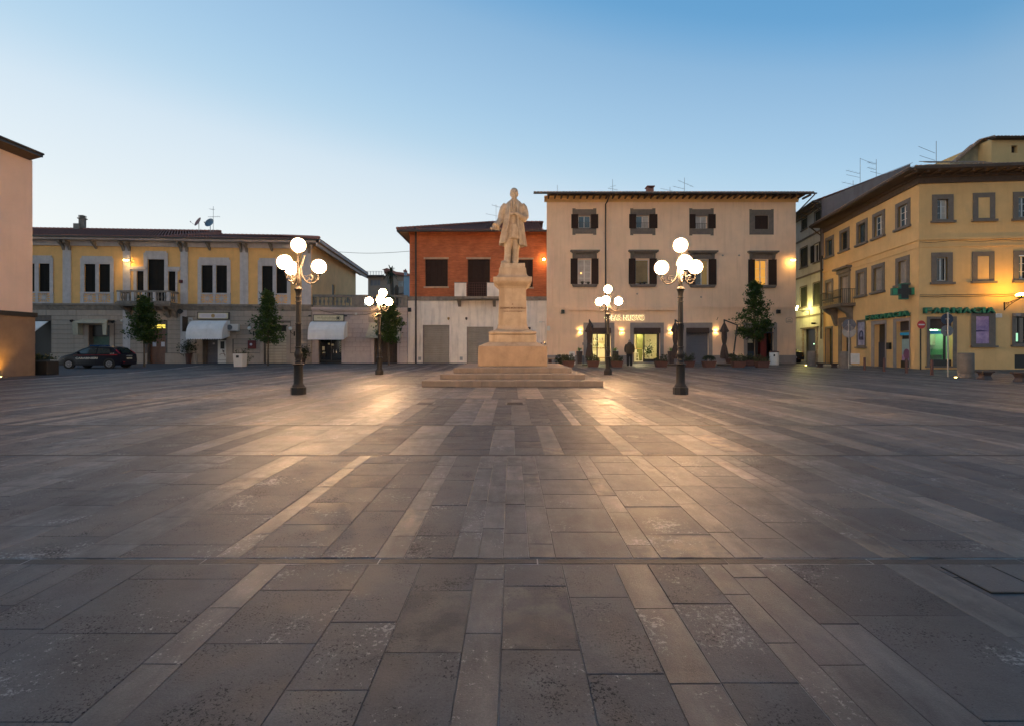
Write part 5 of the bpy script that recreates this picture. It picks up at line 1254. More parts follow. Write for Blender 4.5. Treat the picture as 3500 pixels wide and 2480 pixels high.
def loft_f():
    y = 34.5; t = thing('roof_loft', 'ochre attic loft rising behind the roof of the pharmacy house', 'building', ((3385 - U0) / F * y, y, 0), 0)
    X = lambda u, yy=y: (u - U0) / F * yy - t.location.x; Z = lambda v, yy=y: H + (V0 - v) * yy / F
    z0 = 10.5
    w = (X(3457), X(3478), Z(523), Z(498)); m = MB(); m.wall(X(3389), X(3390) + 9, z0, Z(476), [w], 0, .3); m.quad((X(3389), 0, z0), (X(3389), 6, z0), (X(3389), 6, Z(476)), (X(3389), 0, Z(476))); m.build('wall', ochre_pl, t)
    BX(w[0], w[1], .25, .3, w[2], w[3]).build('window', pane_d, t)
    m = MB(); yb = 1.0; pts = [(X(3262, y + yb), Z(555, y + yb)), (X(3388, y + yb), Z(555, y + yb)), (X(3388, y + yb), Z(476, y + yb)), (X(3335, y + yb), Z(490, y + yb))]
    pts = [(a, c) for a, c in pts]; pts[0] = (pts[0][0], pts[0][1]); m.prism_y([(pts[0][0], z0)] + [(pts[1][0], z0)] + pts[2:] + [pts[0]], yb, yb + .4); m.build('gable_wall', old_pl, t)
    BX(X(3360, 35.5), X(3374, 35.5), yb - .02, yb + .02, Z(548, 35.5), Z(516, 35.5)).build('window', pane_d, t)
    for (p, q) in ((pts[0], pts[3]), (pts[3], pts[2])):
        m = MB(); n = 14; p3 = Vector((p[0], 0, p[1])); q3 = Vector((q[0], 0, q[1]))
        for k in range(n): a = p3.lerp(q3, k / n); c = p3.lerp(q3, (k + 1.1) / n); m.tube([a + Vector((0, yb - .25, .1)), c + Vector((0, yb - .25, .06))], [.11, .09], 6)
        m.quad((p[0], yb - .3, p[1] + .05), (q[0], yb - .3, q[1] + .05), (q[0], yb + .45, q[1] + .05), (p[0], yb + .45, p[1] + .05)); m.build('verge_tiles', roof_l, t)
    tiles(t, (X(3386), -.45, Z(476) + .0), (1, 0, 0), (0, 1, .25), 9, lambda k: 1.3, roof_l)
    m = MB(); m.box(X(3386), X(3386) + 9, -.4, .05, Z(476) - .05, Z(476)); m.build('eave', wood_d, t)
    # low parapet with tiles
    yy = -1.5; m = MB(); m.box(X(3170, y + yy), X(3385, y + yy), yy, yy + .4, 10.5, Z(562, y + yy)); m.build('low_wall', tan_pl, t)
    tiles(t, (X(3168, y + yy), yy - .15, Z(561, y + yy)), (1, 0, 0), (0, 1, .5), X(3385, y + yy) - X(3168, y + yy), lambda k: .9, roof_l, name='parapet_tiles')
loft_f()

# ---------------------------------------------------------------- pink building at the left edge
def building_g():
    O = (-21.78, 6.0); b = Bld('pink_block', 'tall pink plastered building with a stone base at the left edge', O, math.pi / 2, 60)
    rt = b.root; Lg = 15.9; zb = 2.62; zs = 2.82; zt = 9.72
    e = .35
    m = MB(); m.quad((0, 0, zs), (Lg, 0, zs), (Lg, 0, zt), (0, 0, zt)); m.quad((Lg, 0, zs), (Lg, 9, zs), (Lg, 9, zt), (Lg, 0, zt)); m.quad((0, 0, zs), (0, 9, zs), (0, 9, zt), (0, 0, zt)); m.build('pink_wall', pink_pl, rt)
    BX(-.05, Lg + .12, -.12, .3, zb, zs).build('dark_band', frame_b, rt); 
    m = MB(); m.quad((Lg + .122, -.1, zb), (Lg + .122, 9, zb), (Lg + .122, 9, zs), (Lg + .122, -.1, zs)); m.build('dark_band', frame_b, rt)
    # base slabs with one recess bay
    zl = [0, .72, 1.36, 2.0, zb]; x = 0.2; cuts = [0, 3.1, 6.2, 9.3, 12.4]; edges = [0.0, 2.6, 5.2, 7.8, 10.4, 12.6]
    sto = M('brown_travertine', (.17, .115, .08), .22, 1.6, .7, .25, 40, streak=.4, dirt=(.20, .13, .09))
    for a, c in zip(edges, edges[1:]):
        for z0, z1 in zip(zl, zl[1:]): BX(a + .004, c - .004, .25, .3, z0 + .004, z1 - .004).build('base_slab', sto, rt)
    for z0, z1 in zip(zl, zl[1:]):
        for a, c in ((12.95, 14.4), (14.4, Lg + .1)): BX(a + .004, c - .004, -.03, .05, z0 + .004, z1 - .004).build('base_slab', sto, rt)
    m = MB(); m.box(12.92, Lg + .09, .0, .4, 0, zb - .005); m.box(-.0, 12.62, .302, .4, 0, zb - .005); m.box(Lg - .3, Lg + .095, .4, 9, 0, zb - .005); m.build('base_core', sto, rt)
    # eaves
    z0 = zt; m = MB(); m.box(-.3, Lg - .1, -.58, 9, z0 + .10, z0 + .27); m.build('roof_edge', frame_b, rt)
    m = MB(); m.prism_x([(0.02, z0 - .04), (-.10, z0 - .02), (-.55, z0 + .10), (.02, z0 + .10)], -.3, Lg - .13); m.build('soffit', wood_d, rt)
    MB().tube([(-.3, -.60, z0 + .24), (Lg - .1, -.60, z0 + .24)], .05, 8).build('gutter', gut_m, rt)
    # wall-washing lamp in the recess, low at the planter
    l = thing('wall_uplight', 'low amber uplight washing the stone base beside the black planter', 'light', b.w(14.15, -.35), b.a)
    m = MB(); m.lathe([(.10, 0), (.10, .03), (.08, .035)], n=12); m.build('housing', iron, l); MB().lathe([(.075, .036), (.075, .04)], n=12).build('lens', ground_l, l)
    s = bpy.data.lights.new('uplight', 'SPOT'); s.energy = 200; s.color = (1, .50, .06); s.spot_size = R(115); s.spot_blend = .8; s.shadow_soft_size = .05
    so = bpy.data.objects.new('uplight_source', s); link(so, l); so.location = (0, .05, .06); so.rotation_euler = (R(180 - 22), 0, 0)
    l2 = thing('wall_uplight', 'amber uplight hidden in the recess at the far left edge of the stone base', 'light', b.w(12.0, -.1), b.a)
    m = MB(); m.lathe([(.10, 0), (.10, .03), (.08, .035)], n=12); m.build('housing', iron, l2); MB().lathe([(.075, .036), (.075, .04)], n=12).build('lens', ground_l, l2)
    so2 = bpy.data.objects.new('uplight_source', s.copy()); so2.data.energy = 90; link(so2, l2); so2.location = (0, .0, .06); so2.rotation_euler = (R(180 - 18), 0, 0)
    l['group'] = l2['group'] = 'amber uplights at the pink building'
    return b
bG = building_g()

# ---------------------------------------------------------------- distant houses behind the terrace
def distant():
    y = 78.0; t = thing('distant_house', 'distant flat-roofed house with a railing, seen over the terrace balustrade', 'building', ((1258 - U0) / F * y, y, 0))
    ox = t.location.x; X = lambda u, yy=y: (u - U0) / F * yy - ox; Z = lambda v, yy=y: H + (V0 - v) * yy / F
    u4 = lambda x: 1220 + x / 7.64; v4 = lambda q: 880 + q / 7.64
    w = (X(u4(345)), X(u4(612)), Z(v4(742)), Z(v4(588))); w2 = (X(u4(780)), X(u4(878)), Z(v4(720)), Z(v4(550))); w3 = (X(u4(1085)), X(u4(1216)), Z(v4(760)), Z(v4(622)))
    m = MB(); m.wall(X(u4(290)), X(u4(745)), 0, Z(v4(505)), [w], 0, .3); m.build('wall', far_pl, t)
    m = MB(); m.wall(X(u4(745)), X(1400), 0, Z(v4(430)), [w2, w3], -.1, .3); m.quad((X(u4(745)), -.1, 5), (X(u4(745)), 6, 5), (X(u4(745)), 6, Z(v4(430))), (X(u4(745)), -.1, Z(v4(430)))); m.build('tall_wall', far_pl, t)
    sash(bA, w, .15, fm=plinth_g, pm=roll_b, parent=t, cols=3); sash(bA, w2, .05, fm=plinth_g, pm=pane_d, parent=t, cols=2); sash(bA, w3, .05, fm=plastic_w, pm=pane_d, parent=t, cols=4)
    m = MB(); m.box(X(u4(168)), X(u4(745)), -1.2, 5, Z(v4(505)), Z(v4(488))); m.build('flat_roof', plinth_g, t)
    m = MB()
    for k in range(8): x = X(u4(185 + k * 73)); m.box(x - .03, x + .03, -1.1, -1.04, Z(v4(488)), Z(v4(392)))
    m.box(X(u4(180)), X(u4(700)), -1.12, -1.06, Z(v4(392)) - .05, Z(v4(392))); m.box(X(u4(180)), X(u4(700)), -1.11, -1.07, Z(v4(440)), Z(v4(436))); m.build('roof_railing', galv, t)
    m = MB(); m.prism_y([(X(u4(700)), Z(v4(345))), (X(u4(820)), Z(v4(302))), (X(u4(1060)), Z(v4(400))), (X(u4(1365)), Z(v4(438))), (X(u4(1365)), Z(v4(500))), (X(u4(745)), Z(v4(430))), (X(u4(745)), Z(v4(362)))], -.9, 5); m.build('gable_roof', roof_m, t)
    m = MB(); x = X(u4(1100)); m.box(X(u4(1040)), X(u4(1216)), -.8, 0, Z(v4(955)), Z(v4(920))); m.build('balcony_slab', far_pl, t)
    t2 = thing('pale_blue_house', 'narrow pale blue house wall with a chimney next to the brick house', 'building', ((1380 - U0) / F * 70, 70, 0))
    ox = t2.location.x; y = 70.0
    X = lambda u, yy=70.0: (u - U0) / F * yy - ox; Z = lambda v, yy=70.0: H + (V0 - v) * yy / F
    m = MB(); m.box(0, 5, 0, 6, 0, Z(v4(490))); m.build('wall', far_blue, t2); m = MB(); m.box(-.2, 5, -.2, 6, Z(v4(490)), Z(v4(482))); m.build('roof_edge', roof_m, t2)
    m = MB(); a = X(u4(1225)); m.box(a, X(u4(1272)), .2, .9, Z(v4(482)), Z(v4(380))); o = m.build('chimney', far_blue, t2); m = MB(); m.box(a - .1, X(u4(1278)), .1, 1, Z(v4(380)), Z(v4(330))); m.tube([((a + X(u4(1272))) / 2, .5, Z(v4(330))), ((a + X(u4(1272))) / 2, .5, Z(v4(295)))], .1, 6); m.build('chimney_cap', roof_m, o)
distant()

# ================================================================ MONUMENT
def monument():
    C = MON['C']; t = thing('monument_pedestal', 'tall travertine pedestal on three broad steps in the middle of the square', 'pedestal', (0, C, 0))
    def step(w, yf, yb, z0, z1, joints):
        x0, x1 = -w / 2 + .0, w / 2; yf -= C; yb -= C
        xs = [x0] + joints + [x1]
        n0 = -1
        for a, c in zip(xs, xs[1:]):
            for (p, q) in ((yf, yf + .9), (yf + .9, yb)):
                if p > yf and not (a == x0 or c == x1) and False: continue
                BX(a + .002, c - .002, p + .002, q - .002, z0, z1 - random.uniform(0, .003)).build('step_block', step_stone, t, bevel=.012)
    step(5.75, 15.25, 23.4, 0, .199, [-1.0, .12, 2.1])
    step(4.80, 15.97, 22.8, .199, .3585, [-1.15, .55, 1.3])
    step(4.15, 16.9, 22.2, .3585, .541, [-1.27, 1.27, 1.92])
    # pedestal profile from the bottom block up: (half width, z)
    def hw(px, v=None): d = C / (1 + px / (2 * F)); return px * d / F / 2
    def zz(v, px): d = C / (1 + px / (2 * F)); return H + (V0 - v) * d / F
    z = .541; w1 = hw(237); BX(-w1, w1, -w1, w1, z, zz(1183, 237)).build('base_block', travertine_b, t, bevel=.02)
    m = MB(); m.sqlathe([(w1 - .01, zz(1183, 237)), (hw(164) + .02, zz(1170, 164)), (hw(164), zz(1170, 164) + .001)]); m.build('base_slope', travertine, t)
    w2 = hw(163); BX(-w2, w2, -w2, w2, zz(1170, 164), zz(1144.5, 163)).build('second_block', travertine, t, bevel=.012)
    pr = [(w2 - .06, zz(1144.5, 163)), (w2 - .05, zz(1143, 163) + .0)]
    z0, z1 = zz(1143, 165), zz(1132, 165); R_ = (z1 - z0) / 2
    for k in range(7): a = math.pi * (k / 6 - .5); pr.append((w2 - .04 + R_ * .75 * math.cos(a), (z0 + z1) / 2 + R_ * math.sin(a)))
    wd = hw(98); w3 = hw(140); zt = zz(1110, 98)
    for k in range(7): f = k / 6; pr.append((w3 + (wd + .02 - w3) * (1 - (1 - f) ** 2.0), z1 + .03 + (zt - z1 - .03) * (1 - math.cos(f * math.pi / 2))))
    m = MB(); m.sqlathe(pr); m.build('moulded_base', travertine, t, 35)
    zc = zz(986, 92); m = MB(); m.sqlathe([(wd, zt), (hw(92), zc)]); die = m.build('die', travertine, t, bevel=.008)
    m = MB(); pr = [(hw(93), zc), (hw(97), zc + .03), (hw(97), zc + .06)]
    zk = zz(962, 134)
    for k in range(6): f = k / 5; pr.append((hw(98) + (hw(124) - hw(98)) * math.sin(f * math.pi / 2) ** 1.5, zc + .06 + (zk - zc - .07) * f))
    pr += [(hw(128), zk - .02), (hw(128), zk)]
    m.sqlathe(pr); m.build('capital_moulding', travertine, t, 35)
    z5 = zz(946, 134); w5 = hw(133); BX(-w5, w5, -w5, w5, zk, z5).build('cornice_slab', travertine, t, bevel=.012)
    m = MB(); z6 = zz(929, 100); pr = [(w5 - .05, z5)]
    for k in range(6): f = k / 5; pr.append((hw(122) + (hw(94) - hw(122)) * math.sin(f * math.pi / 2), z5 + .01 + (z6 - z5) * (1 - math.cos(f * math.pi / 2))))
    pr += [(hw(91), zz(916, 91)), (hw(86), zz(914.5, 91))]
    m.sqlathe(pr); m.build('upper_block', travertine, t, 35)
    zs = zz(900, 80); zl = zz(914.5, 91)
    # inscription cut into the die
    yface = -(wd + (hw(92) - wd) * .35) - .003
    for body, v, w_, h_ in (('A', 1040, None, .062), ('GIUSEPPE MONTANELLI', 1053, wd * 1.80, .068), ('VENT CUCEC MDCCCXC', 1064.5, wd * 1.28, .042)):
        zt_ = zz(v, 96); Mx = Matrix.Translation((0, yface - .001, zt_)) @ Matrix.Rotation(math.pi / 2, 4, 'X')
        if body.startswith('VENT'): body = 'I SUOI CONCITTADINI'
        o = text_mesh(body, 'inscription', letter_s, die, w_, h_, .006, 0.02, Mx)
    return zl, zs, hw(82)
zl, zs, wsb = monument()

def remesh_figure(m, name, mat, parent, voxel, smooth=2, noise_amp=0, loc=None, keep=None):
    me = m.mesh(name, mat); o = bpy.data.objects.new(name, me); link(o)
    r = o.modifiers.new('r', 'REMESH'); r.mode = 'VOXEL'; r.voxel_size = voxel; r.use_smooth_shade = True
    s = o.modifiers.new('s', 'SMOOTH'); s.iterations = smooth; s.factor = .5
    dg = bpy.context.evaluated_depsgraph_get(); me2 = bpy.data.meshes.new_from_object(o.evaluated_get(dg)); bpy.data.objects.remove(o)
    me2.materials.clear(); me2.materials.append(mat); me2.name = name
    me2.polygons.foreach_set('use_smooth', [True] * len(me2.polygons))
    o = bpy.data.objects.new(name, me2); link(o, parent)
    if loc: o.location = loc
    return o
def ellring(cx, cy, z, rx, ry, n=40, folds=0, nf=9, ph=0.0, a0=None, a1=None):
    out = []
    for k in range(n):
        a = 2 * math.pi * k / n; f = 1 + folds * (math.sin(nf * a + ph) * .6 + math.sin((nf * 2 + 1) * a + 1.7 * ph) * .4)
        out.append((cx + rx * math.cos(a) * f, cy + ry * math.sin(a) * f, z))
    return out
def arcsheet(rows, a0, a1, th, n=46, nf=8):
    """thick open sheet (a coat): rows of (z, cx, cy, rx, ry, folds, phase) from angle a0 to a1"""
    rings = []
    for (z, cx, cy, rx, ry, fo, ph, b0, b1, dz0, dz1) in rows:
        out = []; inn = []
        for k in range(n):
            s_ = k / (n - 1); a = b0 + (b1 - b0) * s_; f = 1 + fo * (math.sin(nf * a + ph) * .6 + math.sin((nf * 1.7 + 1) * a + 2 * ph) * .4)
            z_ = z + dz0 * (1 - s_) + dz1 * s_
            out.append((cx + rx * math.cos(a) * f, cy + ry * math.sin(a) * f, z_)); inn.append((cx + (rx - th) * math.cos(a) * f, cy + (ry - th) * math.sin(a) * f, z_))
        rings.append(out + inn[::-1])
    return rings
def statue():
    m = MB(); X = lambda px: (px - 620) / 456.0; Z = lambda py: (1520 - py) / 456.0
    # plinth slab with rough edge under the feet
    t = thing('statue', 'weathered marble statue of a bearded man in an open overcoat, one hand on his chest', 'statue', (.02, MON['C'], zs))
    m.loft([ellring(X(595), 0, .30, .20, .19, 20), ellring(X(600), 0, .5, .22, .19, 20)]) if False else None
    # trousers: standing leg (left in view) and relaxed leg
    def leg(pts):
        m.loft([ellring(cx, cy, z, rx, ry, 24, fo, 5, ph) for (z, cx, cy, rx, ry, fo, ph) in pts])
    leg([(.04, X(510), -.06, .135, .16, .05, 1), (.14, X(512), -.05, .145, .16, .07, 2), (.45, X(520), -.02, .13, .145, .04, 2.6), (.75, X(528), -.05, .145, .155, .05, 3), (1.1, X(540), -.02, .165, .17, .02, 3), (1.4, X(565), 0, .19, .19, 0, 3)])
    leg([(.03, X(652), .02, .125, .16, .06, 0), (.15, X(655), .03, .135, .16, .08, 1), (.4, X(665), .0, .12, .14, .06, 1.5), (.68, X(672), -.04, .135, .15, .05, 2), (1.0, X(672), -.01, .16, .17, .03, 2), (1.4, X(655), 0, .19, .19, 0, 2)])
    # tree-stump support behind
    m.loft([ellring(X(598), .22, z, r, r * .8, 16, .08, 5, z * 3) for z, r in ((0, .2), (.3, .15), (.8, .14), (1.2, .16))])
    # shoes
    for cx, cy, dx in ((X(470), -.18, -.10), (X(640), -.12, .0)):
        m.tube([(cx + .07, cy + .2, .07), (cx + dx * .3 + .03, cy + .02, .075), (cx + dx, cy - .14, .05), (cx + dx * 1.3, cy - .2, .045)], [.085, .09, .075, .04], 12)
    # frock coat (closed) and waistcoat
    m.loft([ellring(cx, cy, z, rx, ry, 44, fo, 7, ph) for (z, cx, cy, rx, ry, fo, ph) in (
        (1.03, X(606), 0, .315, .25, .035, .2), (1.25, X(606), 0, .30, .24, .03, .4), (1.6, X(612), 0, .27, .22, .02, .8), (1.95, X(622), 0, .25, .20, .015, 1), (2.2, X(630), 0, .29, .20, .01, 1), (2.42, X(638), .01, .31, .18, 0, 1), (2.58, X(640), .02, .2, .14, 0, 1), (2.66, X(640), .01, .1, .1, 0, 1))])
    # front flap of the frock coat: proud panel with slanted hem
    m.loft([[(X(600) , -.225, 1.62), (X(600), -.26, 1.62), (X(694), -.26, 1.62), (X(700), -.22, 1.62)], [(X(600), -.23, 1.3), (X(605), -.29, 1.3), (X(715), -.28, 1.3), (X(720), -.2, 1.3)], [(X(585), -.2, 1.06), (X(590), -.31, 1.08), (X(735), -.29, 1.0), (X(740), -.17, 1.0)]])
    # open overcoat
    P_ = math.pi; A0, A1 = -P_ / 2 + .38, 1.5 * P_ - .34
    rows = [(.88, X(612), .05, .555, .42, .10, .3, -P_ / 2 + .62, 1.5 * P_ - .60, -.12, -.02), (1.15, X(612), .04, .50, .38, .09, .5, -P_ / 2 + .56, 1.5 * P_ - .60, 0, 0), (1.5, X(617), .03, .45, .33, .07, .9, -P_ / 2 + .52, 1.5 * P_ - .50, 0, 0), (1.9, X(628), .02, .39, .29, .045, 1.3, -P_ / 2 + .46, 1.5 * P_ - .44, 0, 0), (2.25, X(634), .02, .385, .255, .015, 1.6, A0, A1, 0, 0), (2.45, X(637), .02, .37, .215, .01, 1.6, A0, A1, 0, 0), (2.58, X(640), .03, .25, .17, 0, 1.6, A0, A1, 0, 0), (2.66, X(640), .03, .14, .12, 0, 1.6, A0, A1, 0, 0)]
    m.loft(arcsheet(rows, A0, A1, .075, 60, 9))
    # lapels / collar
    for sx in (-1, 1):
        m.tube([(X(640) + sx * .09, -.10, 2.66), (X(640) + sx * .14, -.17, 2.5), (X(636) + sx * .16, -.24, 2.25), (X(630) + sx * .17, -.27, 1.95), (X(622) + sx * .2, -.30, 1.6), (X(616) + sx * .27, -.33, 1.2), (X(612) + sx * .30, -.35, .95)], [.035, .05, .05, .04, .035, .035, .03], 8)
    # right arm (left in view): down and forward, wide cuff, holding a rolled paper
    m.tube([(X(490), .03, 2.47), (X(452), .04, 2.33), (X(415), .03, 2.08), (X(388), .0, 1.84), (X(365), -.10, 1.72), (X(330), -.22, 1.60), (X(300), -.30, 1.50)], [.12, .155, .15, .135, .125, .13, .155], 14)
    hx, hy, hz = X(262), -.36, 1.43
    m.tube([(X(292), -.31, 1.49), (X(275), -.34, 1.455), (hx, hy, hz)], [.07, .065, .07], 10)
    for k in range(4): m.tube([(hx + .0, hy - .045 + k * .03, hz + .01), (hx - .06, hy - .05 + k * .032, hz - .02 - .004 * k), (hx - .085, hy - .035 + k * .03, hz - .075), (hx - .06, hy - .02 + k * .025, hz - .11)], [.02, .019, .017, .014], 6)
    m.tube([(hx + .02, hy - .05, hz), (hx - .0, hy - .1, hz - .03), (hx - .03, hy - .1, hz - .08)], [.024, .021, .016], 6)
    m.tube([(hx + .12, hy + .02, hz - .06), (hx - .02, hy, hz - .03), (hx - .13, hy - .02, hz + .01)], .035, 8)
    # hanging cuff drapery
    m.loft([[(X(345), -.12, 1.6), (X(340), -.22, 1.62), (X(300), -.28, 1.58), (X(310), -.14, 1.58)], [(X(405), -.08, 1.48), (X(360), -.26, 1.40), (X(285), -.3, 1.33), (X(300), -.14, 1.42)], [(X(380), -.1, 1.37), (X(350), -.2, 1.35), (X(330), -.22, 1.36), (X(340), -.12, 1.40)]])
    # left arm bent, hand on the chest
    m.tube([(X(780), .03, 2.46), (X(815), .03, 2.33), (X(842), .0, 2.12), (X(848), -.04, 1.95), (X(828), -.10, 1.86), (X(775), -.20, 1.90), (X(715), -.27, 1.99), (X(685), -.29, 2.03)], [.12, .15, .145, .14, .14, .125, .10, .085], 14)
    m.tube([(X(690), -.29, 2.02), (X(650), -.31, 2.03), (X(620), -.31, 2.03)], [.05, .06, .055], 10)
    for k in range(4): m.tube([(X(628), -.32, 2.065 - k * .028), (X(606), -.335, 2.07 - k * .032), (X(588), -.325, 2.055 - k * .033), (X(578), -.30, 2.04 - k * .03)], [.021, .02, .018, .014], 6)
    m.tube([(X(655), -.33, 2.07), (X(636), -.35, 2.11), (X(620), -.34, 2.13)], [.024, .021, .016], 6)
    # neck, head, hair, beard
    hx, hz = X(640), 2.88
    m.tube([(X(640), .02, 2.6), (X(639), -.0, 2.75)], [.10, .095], 12)
    m.sphere((hx - .003, -.01, hz + .045), .15, 18, 14, (.96, 1.08, 1.28)); m.sphere((hx, -.06, hz - .08), .105, 14, 10, (1, .95, 1.1))
    m.sphere((hx - .002, .025, hz + .09), .16, 16, 12, (1.02, 1.02, 1.10))
    for sx in (-1, 1):
        m.sphere((hx + sx * .138, .02, hz + .0), .055, 8, 6, (.7, 1.1, 1.6)); m.sphere((hx + sx * .055, -.148, hz - .02), .032, 8, 6, (1.2, .6, .8)); m.tube([(hx + sx * .02, -.172, hz + .045), (hx + sx * .09, -.15, hz + .05)], [.018, .014], 6)
        m.sphere((hx + sx * .09, -.06, hz - .10), .055, 8, 6, (.8, 1, 1.3))
        m.tube([(hx + sx * .0, -.178, hz - .085), (hx + sx * .05, -.165, hz - .10)], [.017, .01], 6)
    m.tube([(hx, -.165, hz + .04), (hx, -.20, hz - .03), (hx, -.165, hz - .05)], [.018, .03, .024], 8)
    m.sphere((hx, -.115, hz - .17), .075, 12, 8, (1.05, .8, 1.25)); m.sphere((hx, -.12, hz - .235), .045, 10, 6, (1, .8, 1.2))
    # cravat
    m.sphere((hx - .01, -.13, 2.60), .05, 8, 6, (1.4, .7, .8)); m.tube([(hx - .02, -.16, 2.56), (hx - .025, -.215, 2.36), (hx - .03, -.225, 2.2)], [.03, .035, .02], 8)
    for k in range(4): m.tube([(hx - .09 + k * .06, -.17, 2.5), (X(625) - .08 + k * .05, -.222, 2.2), (X(622) - .07 + k * .045, -.222, 2.0)], .013, 6)
    remesh_figure(m, 'figure', marble, t, .0145, 1)
    m = MB(); a = wsb; m.loft([[(-a - .04, -a, zl - zs - .0), (a, -a, zl - zs), (a, a, zl - zs), (-a, a, zl - zs)], [(-a - .02, -a + .01, -.03), (a - .01, -a, -.0), (a, a, .0), (-a, a, .0)], [(-a + .03, -a + .03, .005), (a - .02, -a + .02, .006), (a - .02, a - .02, .006), (-a + .03, a - .03, .006)]])
    m.build('plinth_slab', marble, t, bevel=.015)
statue()

# ================================================================ STREET LAMPS
def make_lamp():
    t = thing('street_lamp', '', 'street lamp', (0, 0, 0))
    m = MB()
    def prof(pts, n=20): m.lathe(pts, n=n)
    m.lathe([(.195, 0), (.195, .19), (.17, .205), (.17, .22)], n=8)
    m.build('base', lamp_iron, t, 30)
    m = MB(); m.lathe([(.165, .22), (.15, .25), (.128, .28), (.12, .31), (.118, .36), (.115, .74), (.12, .765), (.15, .785), (.155, .80), (.13, .812), (.095, .82), (.088, .86), (.075, .885), (.095, .90), (.085, .915), (.078, .95), (.098, 1.0), (.108, 1.05), (.105, 1.09), (.085, 1.14), (.074, 1.18), (.072, 1.22), (.092, 1.24), (.092, 1.255), (.07, 1.265)], n=20)
    m.build('column_base', lamp_iron, t, 40)
    m = MB(); n = 24; rings = []
    for z, r in ((1.26, .070), (1.84, .069), (1.86, .082), (1.875, .082), (1.89, .067), (2.43, .064), (2.44, .078), (2.455, .078), (2.465, .064), (2.55, .064), (2.56, .076), (2.575, .076), (2.585, .062), (2.68, .068), (2.76, .092), (2.775, .108), (2.79, .108), (2.82, .085), (2.86, .055), (2.88, .052), (2.89, .066), (2.905, .066), (2.915, .045), (2.96, .052), (3.03, .062), (3.08, .055), (3.2, .043), (3.42, .038), (3.5, .034), (3.69, .03)):
        fl = .03 if (1.27 < z < 1.83 or 1.9 < z < 2.42) else 0
        rings.append([(r * (1 - fl * (k % 2)) * math.cos(2 * math.pi * k / n), r * (1 - fl * (k % 2)) * math.sin(2 * math.pi * k / n), z) for k in range(n)])
    m.loft(rings); m.build('column', lamp_iron, t, 40)
    gl = MB(); gl.sphere((0, 0, .195), .202, 24, 16); gme = gl.mesh('globe', globe_m, 60)
    cu = MB(); cu.lathe([(.02, -.07), (.026, -.05), (.02, -.03), (.045, -.015), (.085, .015), (.092, .032), (.04, .035)], n=16); cme = cu.mesh('cup', lamp_iron, 40)
    def put(x, y, z, par):
        c = bpy.data.objects.new('cup', cme); link(c, par); c.location = (x, y, z)
        g = bpy.data.objects.new('globe', gme); link(g, par); g.location = (x, y, z); return g
    put(0, 0, 3.765, t)
    for k in range(3):
        a = math.radians(120 * k); ca, sa = math.cos(a), math.sin(a); m = MB()
        def cv(pts, r, n=6): m.tube([(x * ca, x * sa, z) for x, z in pts], r, n)
        cv([(.05, 3.44), (.085, 3.50), (.115, 3.46), (.10, 3.42)], [.016, .016, .014, .01])
        cv([(.05, 3.06), (.06, 3.20), (.065, 3.36), (.06, 3.46)], [.014, .018, .018, .014])
        cv([(.07, 3.30), (.085, 3.16), (.14, 3.05), (.22, 2.975), (.31, 2.95), (.40, 2.975), (.47, 3.04), (.505, 3.12), (.515, 3.165)], [.018, .022, .023, .022, .021, .02, .019, .019, .018])
        sp = [(.30 + .095 * (1 - s / 15) * math.cos(2.6 - s * .62), 3.09 + .095 * (1 - s / 15) * math.sin(2.6 - s * .62)) for s in range(13)]
        cv([(.12, 3.16), (.16, 3.14)] + sp, .011, 5)
        cv([(.22, 2.99), (.25, 3.05), (.29, 3.06)], [.014, .016, .006], 5); cv([(.41, 3.10), (.44, 3.06), (.45, 3.0)], [.006, .014, .01], 5); cv([(.33, 3.13), (.36, 3.09), (.33, 3.06)], [.008, .014, .006], 5)
        arm = m.build('arm', lamp_iron, t, 50); put(.515 * ca, .515 * sa, 3.215, arm)
    # slanted spotlight stem
    m = MB(); m.tube([(.05, -.02, 3.34), (.10, -.03, 3.5), (.155, -.045, 3.66)], .021, 8); m.tube([(.155, -.045, 3.655), (.165, -.048, 3.69)], .03, 8); m.build('slanted_tube', lamp_iron, t, 40)
    return t
lamp0 = make_lamp()
LP = [(1020, 1346.5, 15, 'street lamp with four lit globes nearest the camera, left of the monument', False),
      (2326, 1346.5, 23, 'street lamp with four lit globes nearest the camera, right of the monument', False),
      (2078, 1279.5, 9, 'farther street lamp with four lit globes standing in front of the bar sign', False),
      (1297, 1279.5, -18, 'farther street lamp whose top globe leans aside, left of the monument by the small tree', True)]
for i, (u, v, az, lab, lean) in enumerate(LP):
    p = G(u, v); p.z = 0
    if i == 0: lamp0.location = p; lamp0.rotation_euler = (0, 0, R(az)); lamp0['label'] = lab; lamp0['group'] = 'four-globe lamps round the monument'; L = lamp0
    else: L = dup(lamp0, p, R(az), lab, 'four-globe lamps round the monument')
    if lean:
        for c in sc.objects:
            if c.parent is L and c.name.split('.')[0] in ('globe', 'cup') : c.location = Matrix.Rotation(-R(az), 4, 'Z') @ Vector((.165, -.02, 3.62))
            if c.parent is L and c.name.startswith('arm'):
                c.rotation_euler = (0, 0, R(5))
        # mirror the arms so that one globe hangs left, one front and one right
        L.rotation_euler = (0, 0, R(az) + math.pi + R(3))
        for c in sc.objects:
            if c.parent is L and c.name.split('.')[0] in ('globe', 'cup'): c.location = Matrix.Rotation(-(R(az) + math.pi + R(3)), 4, 'Z') @ Vector((.165, -.02, 3.60))

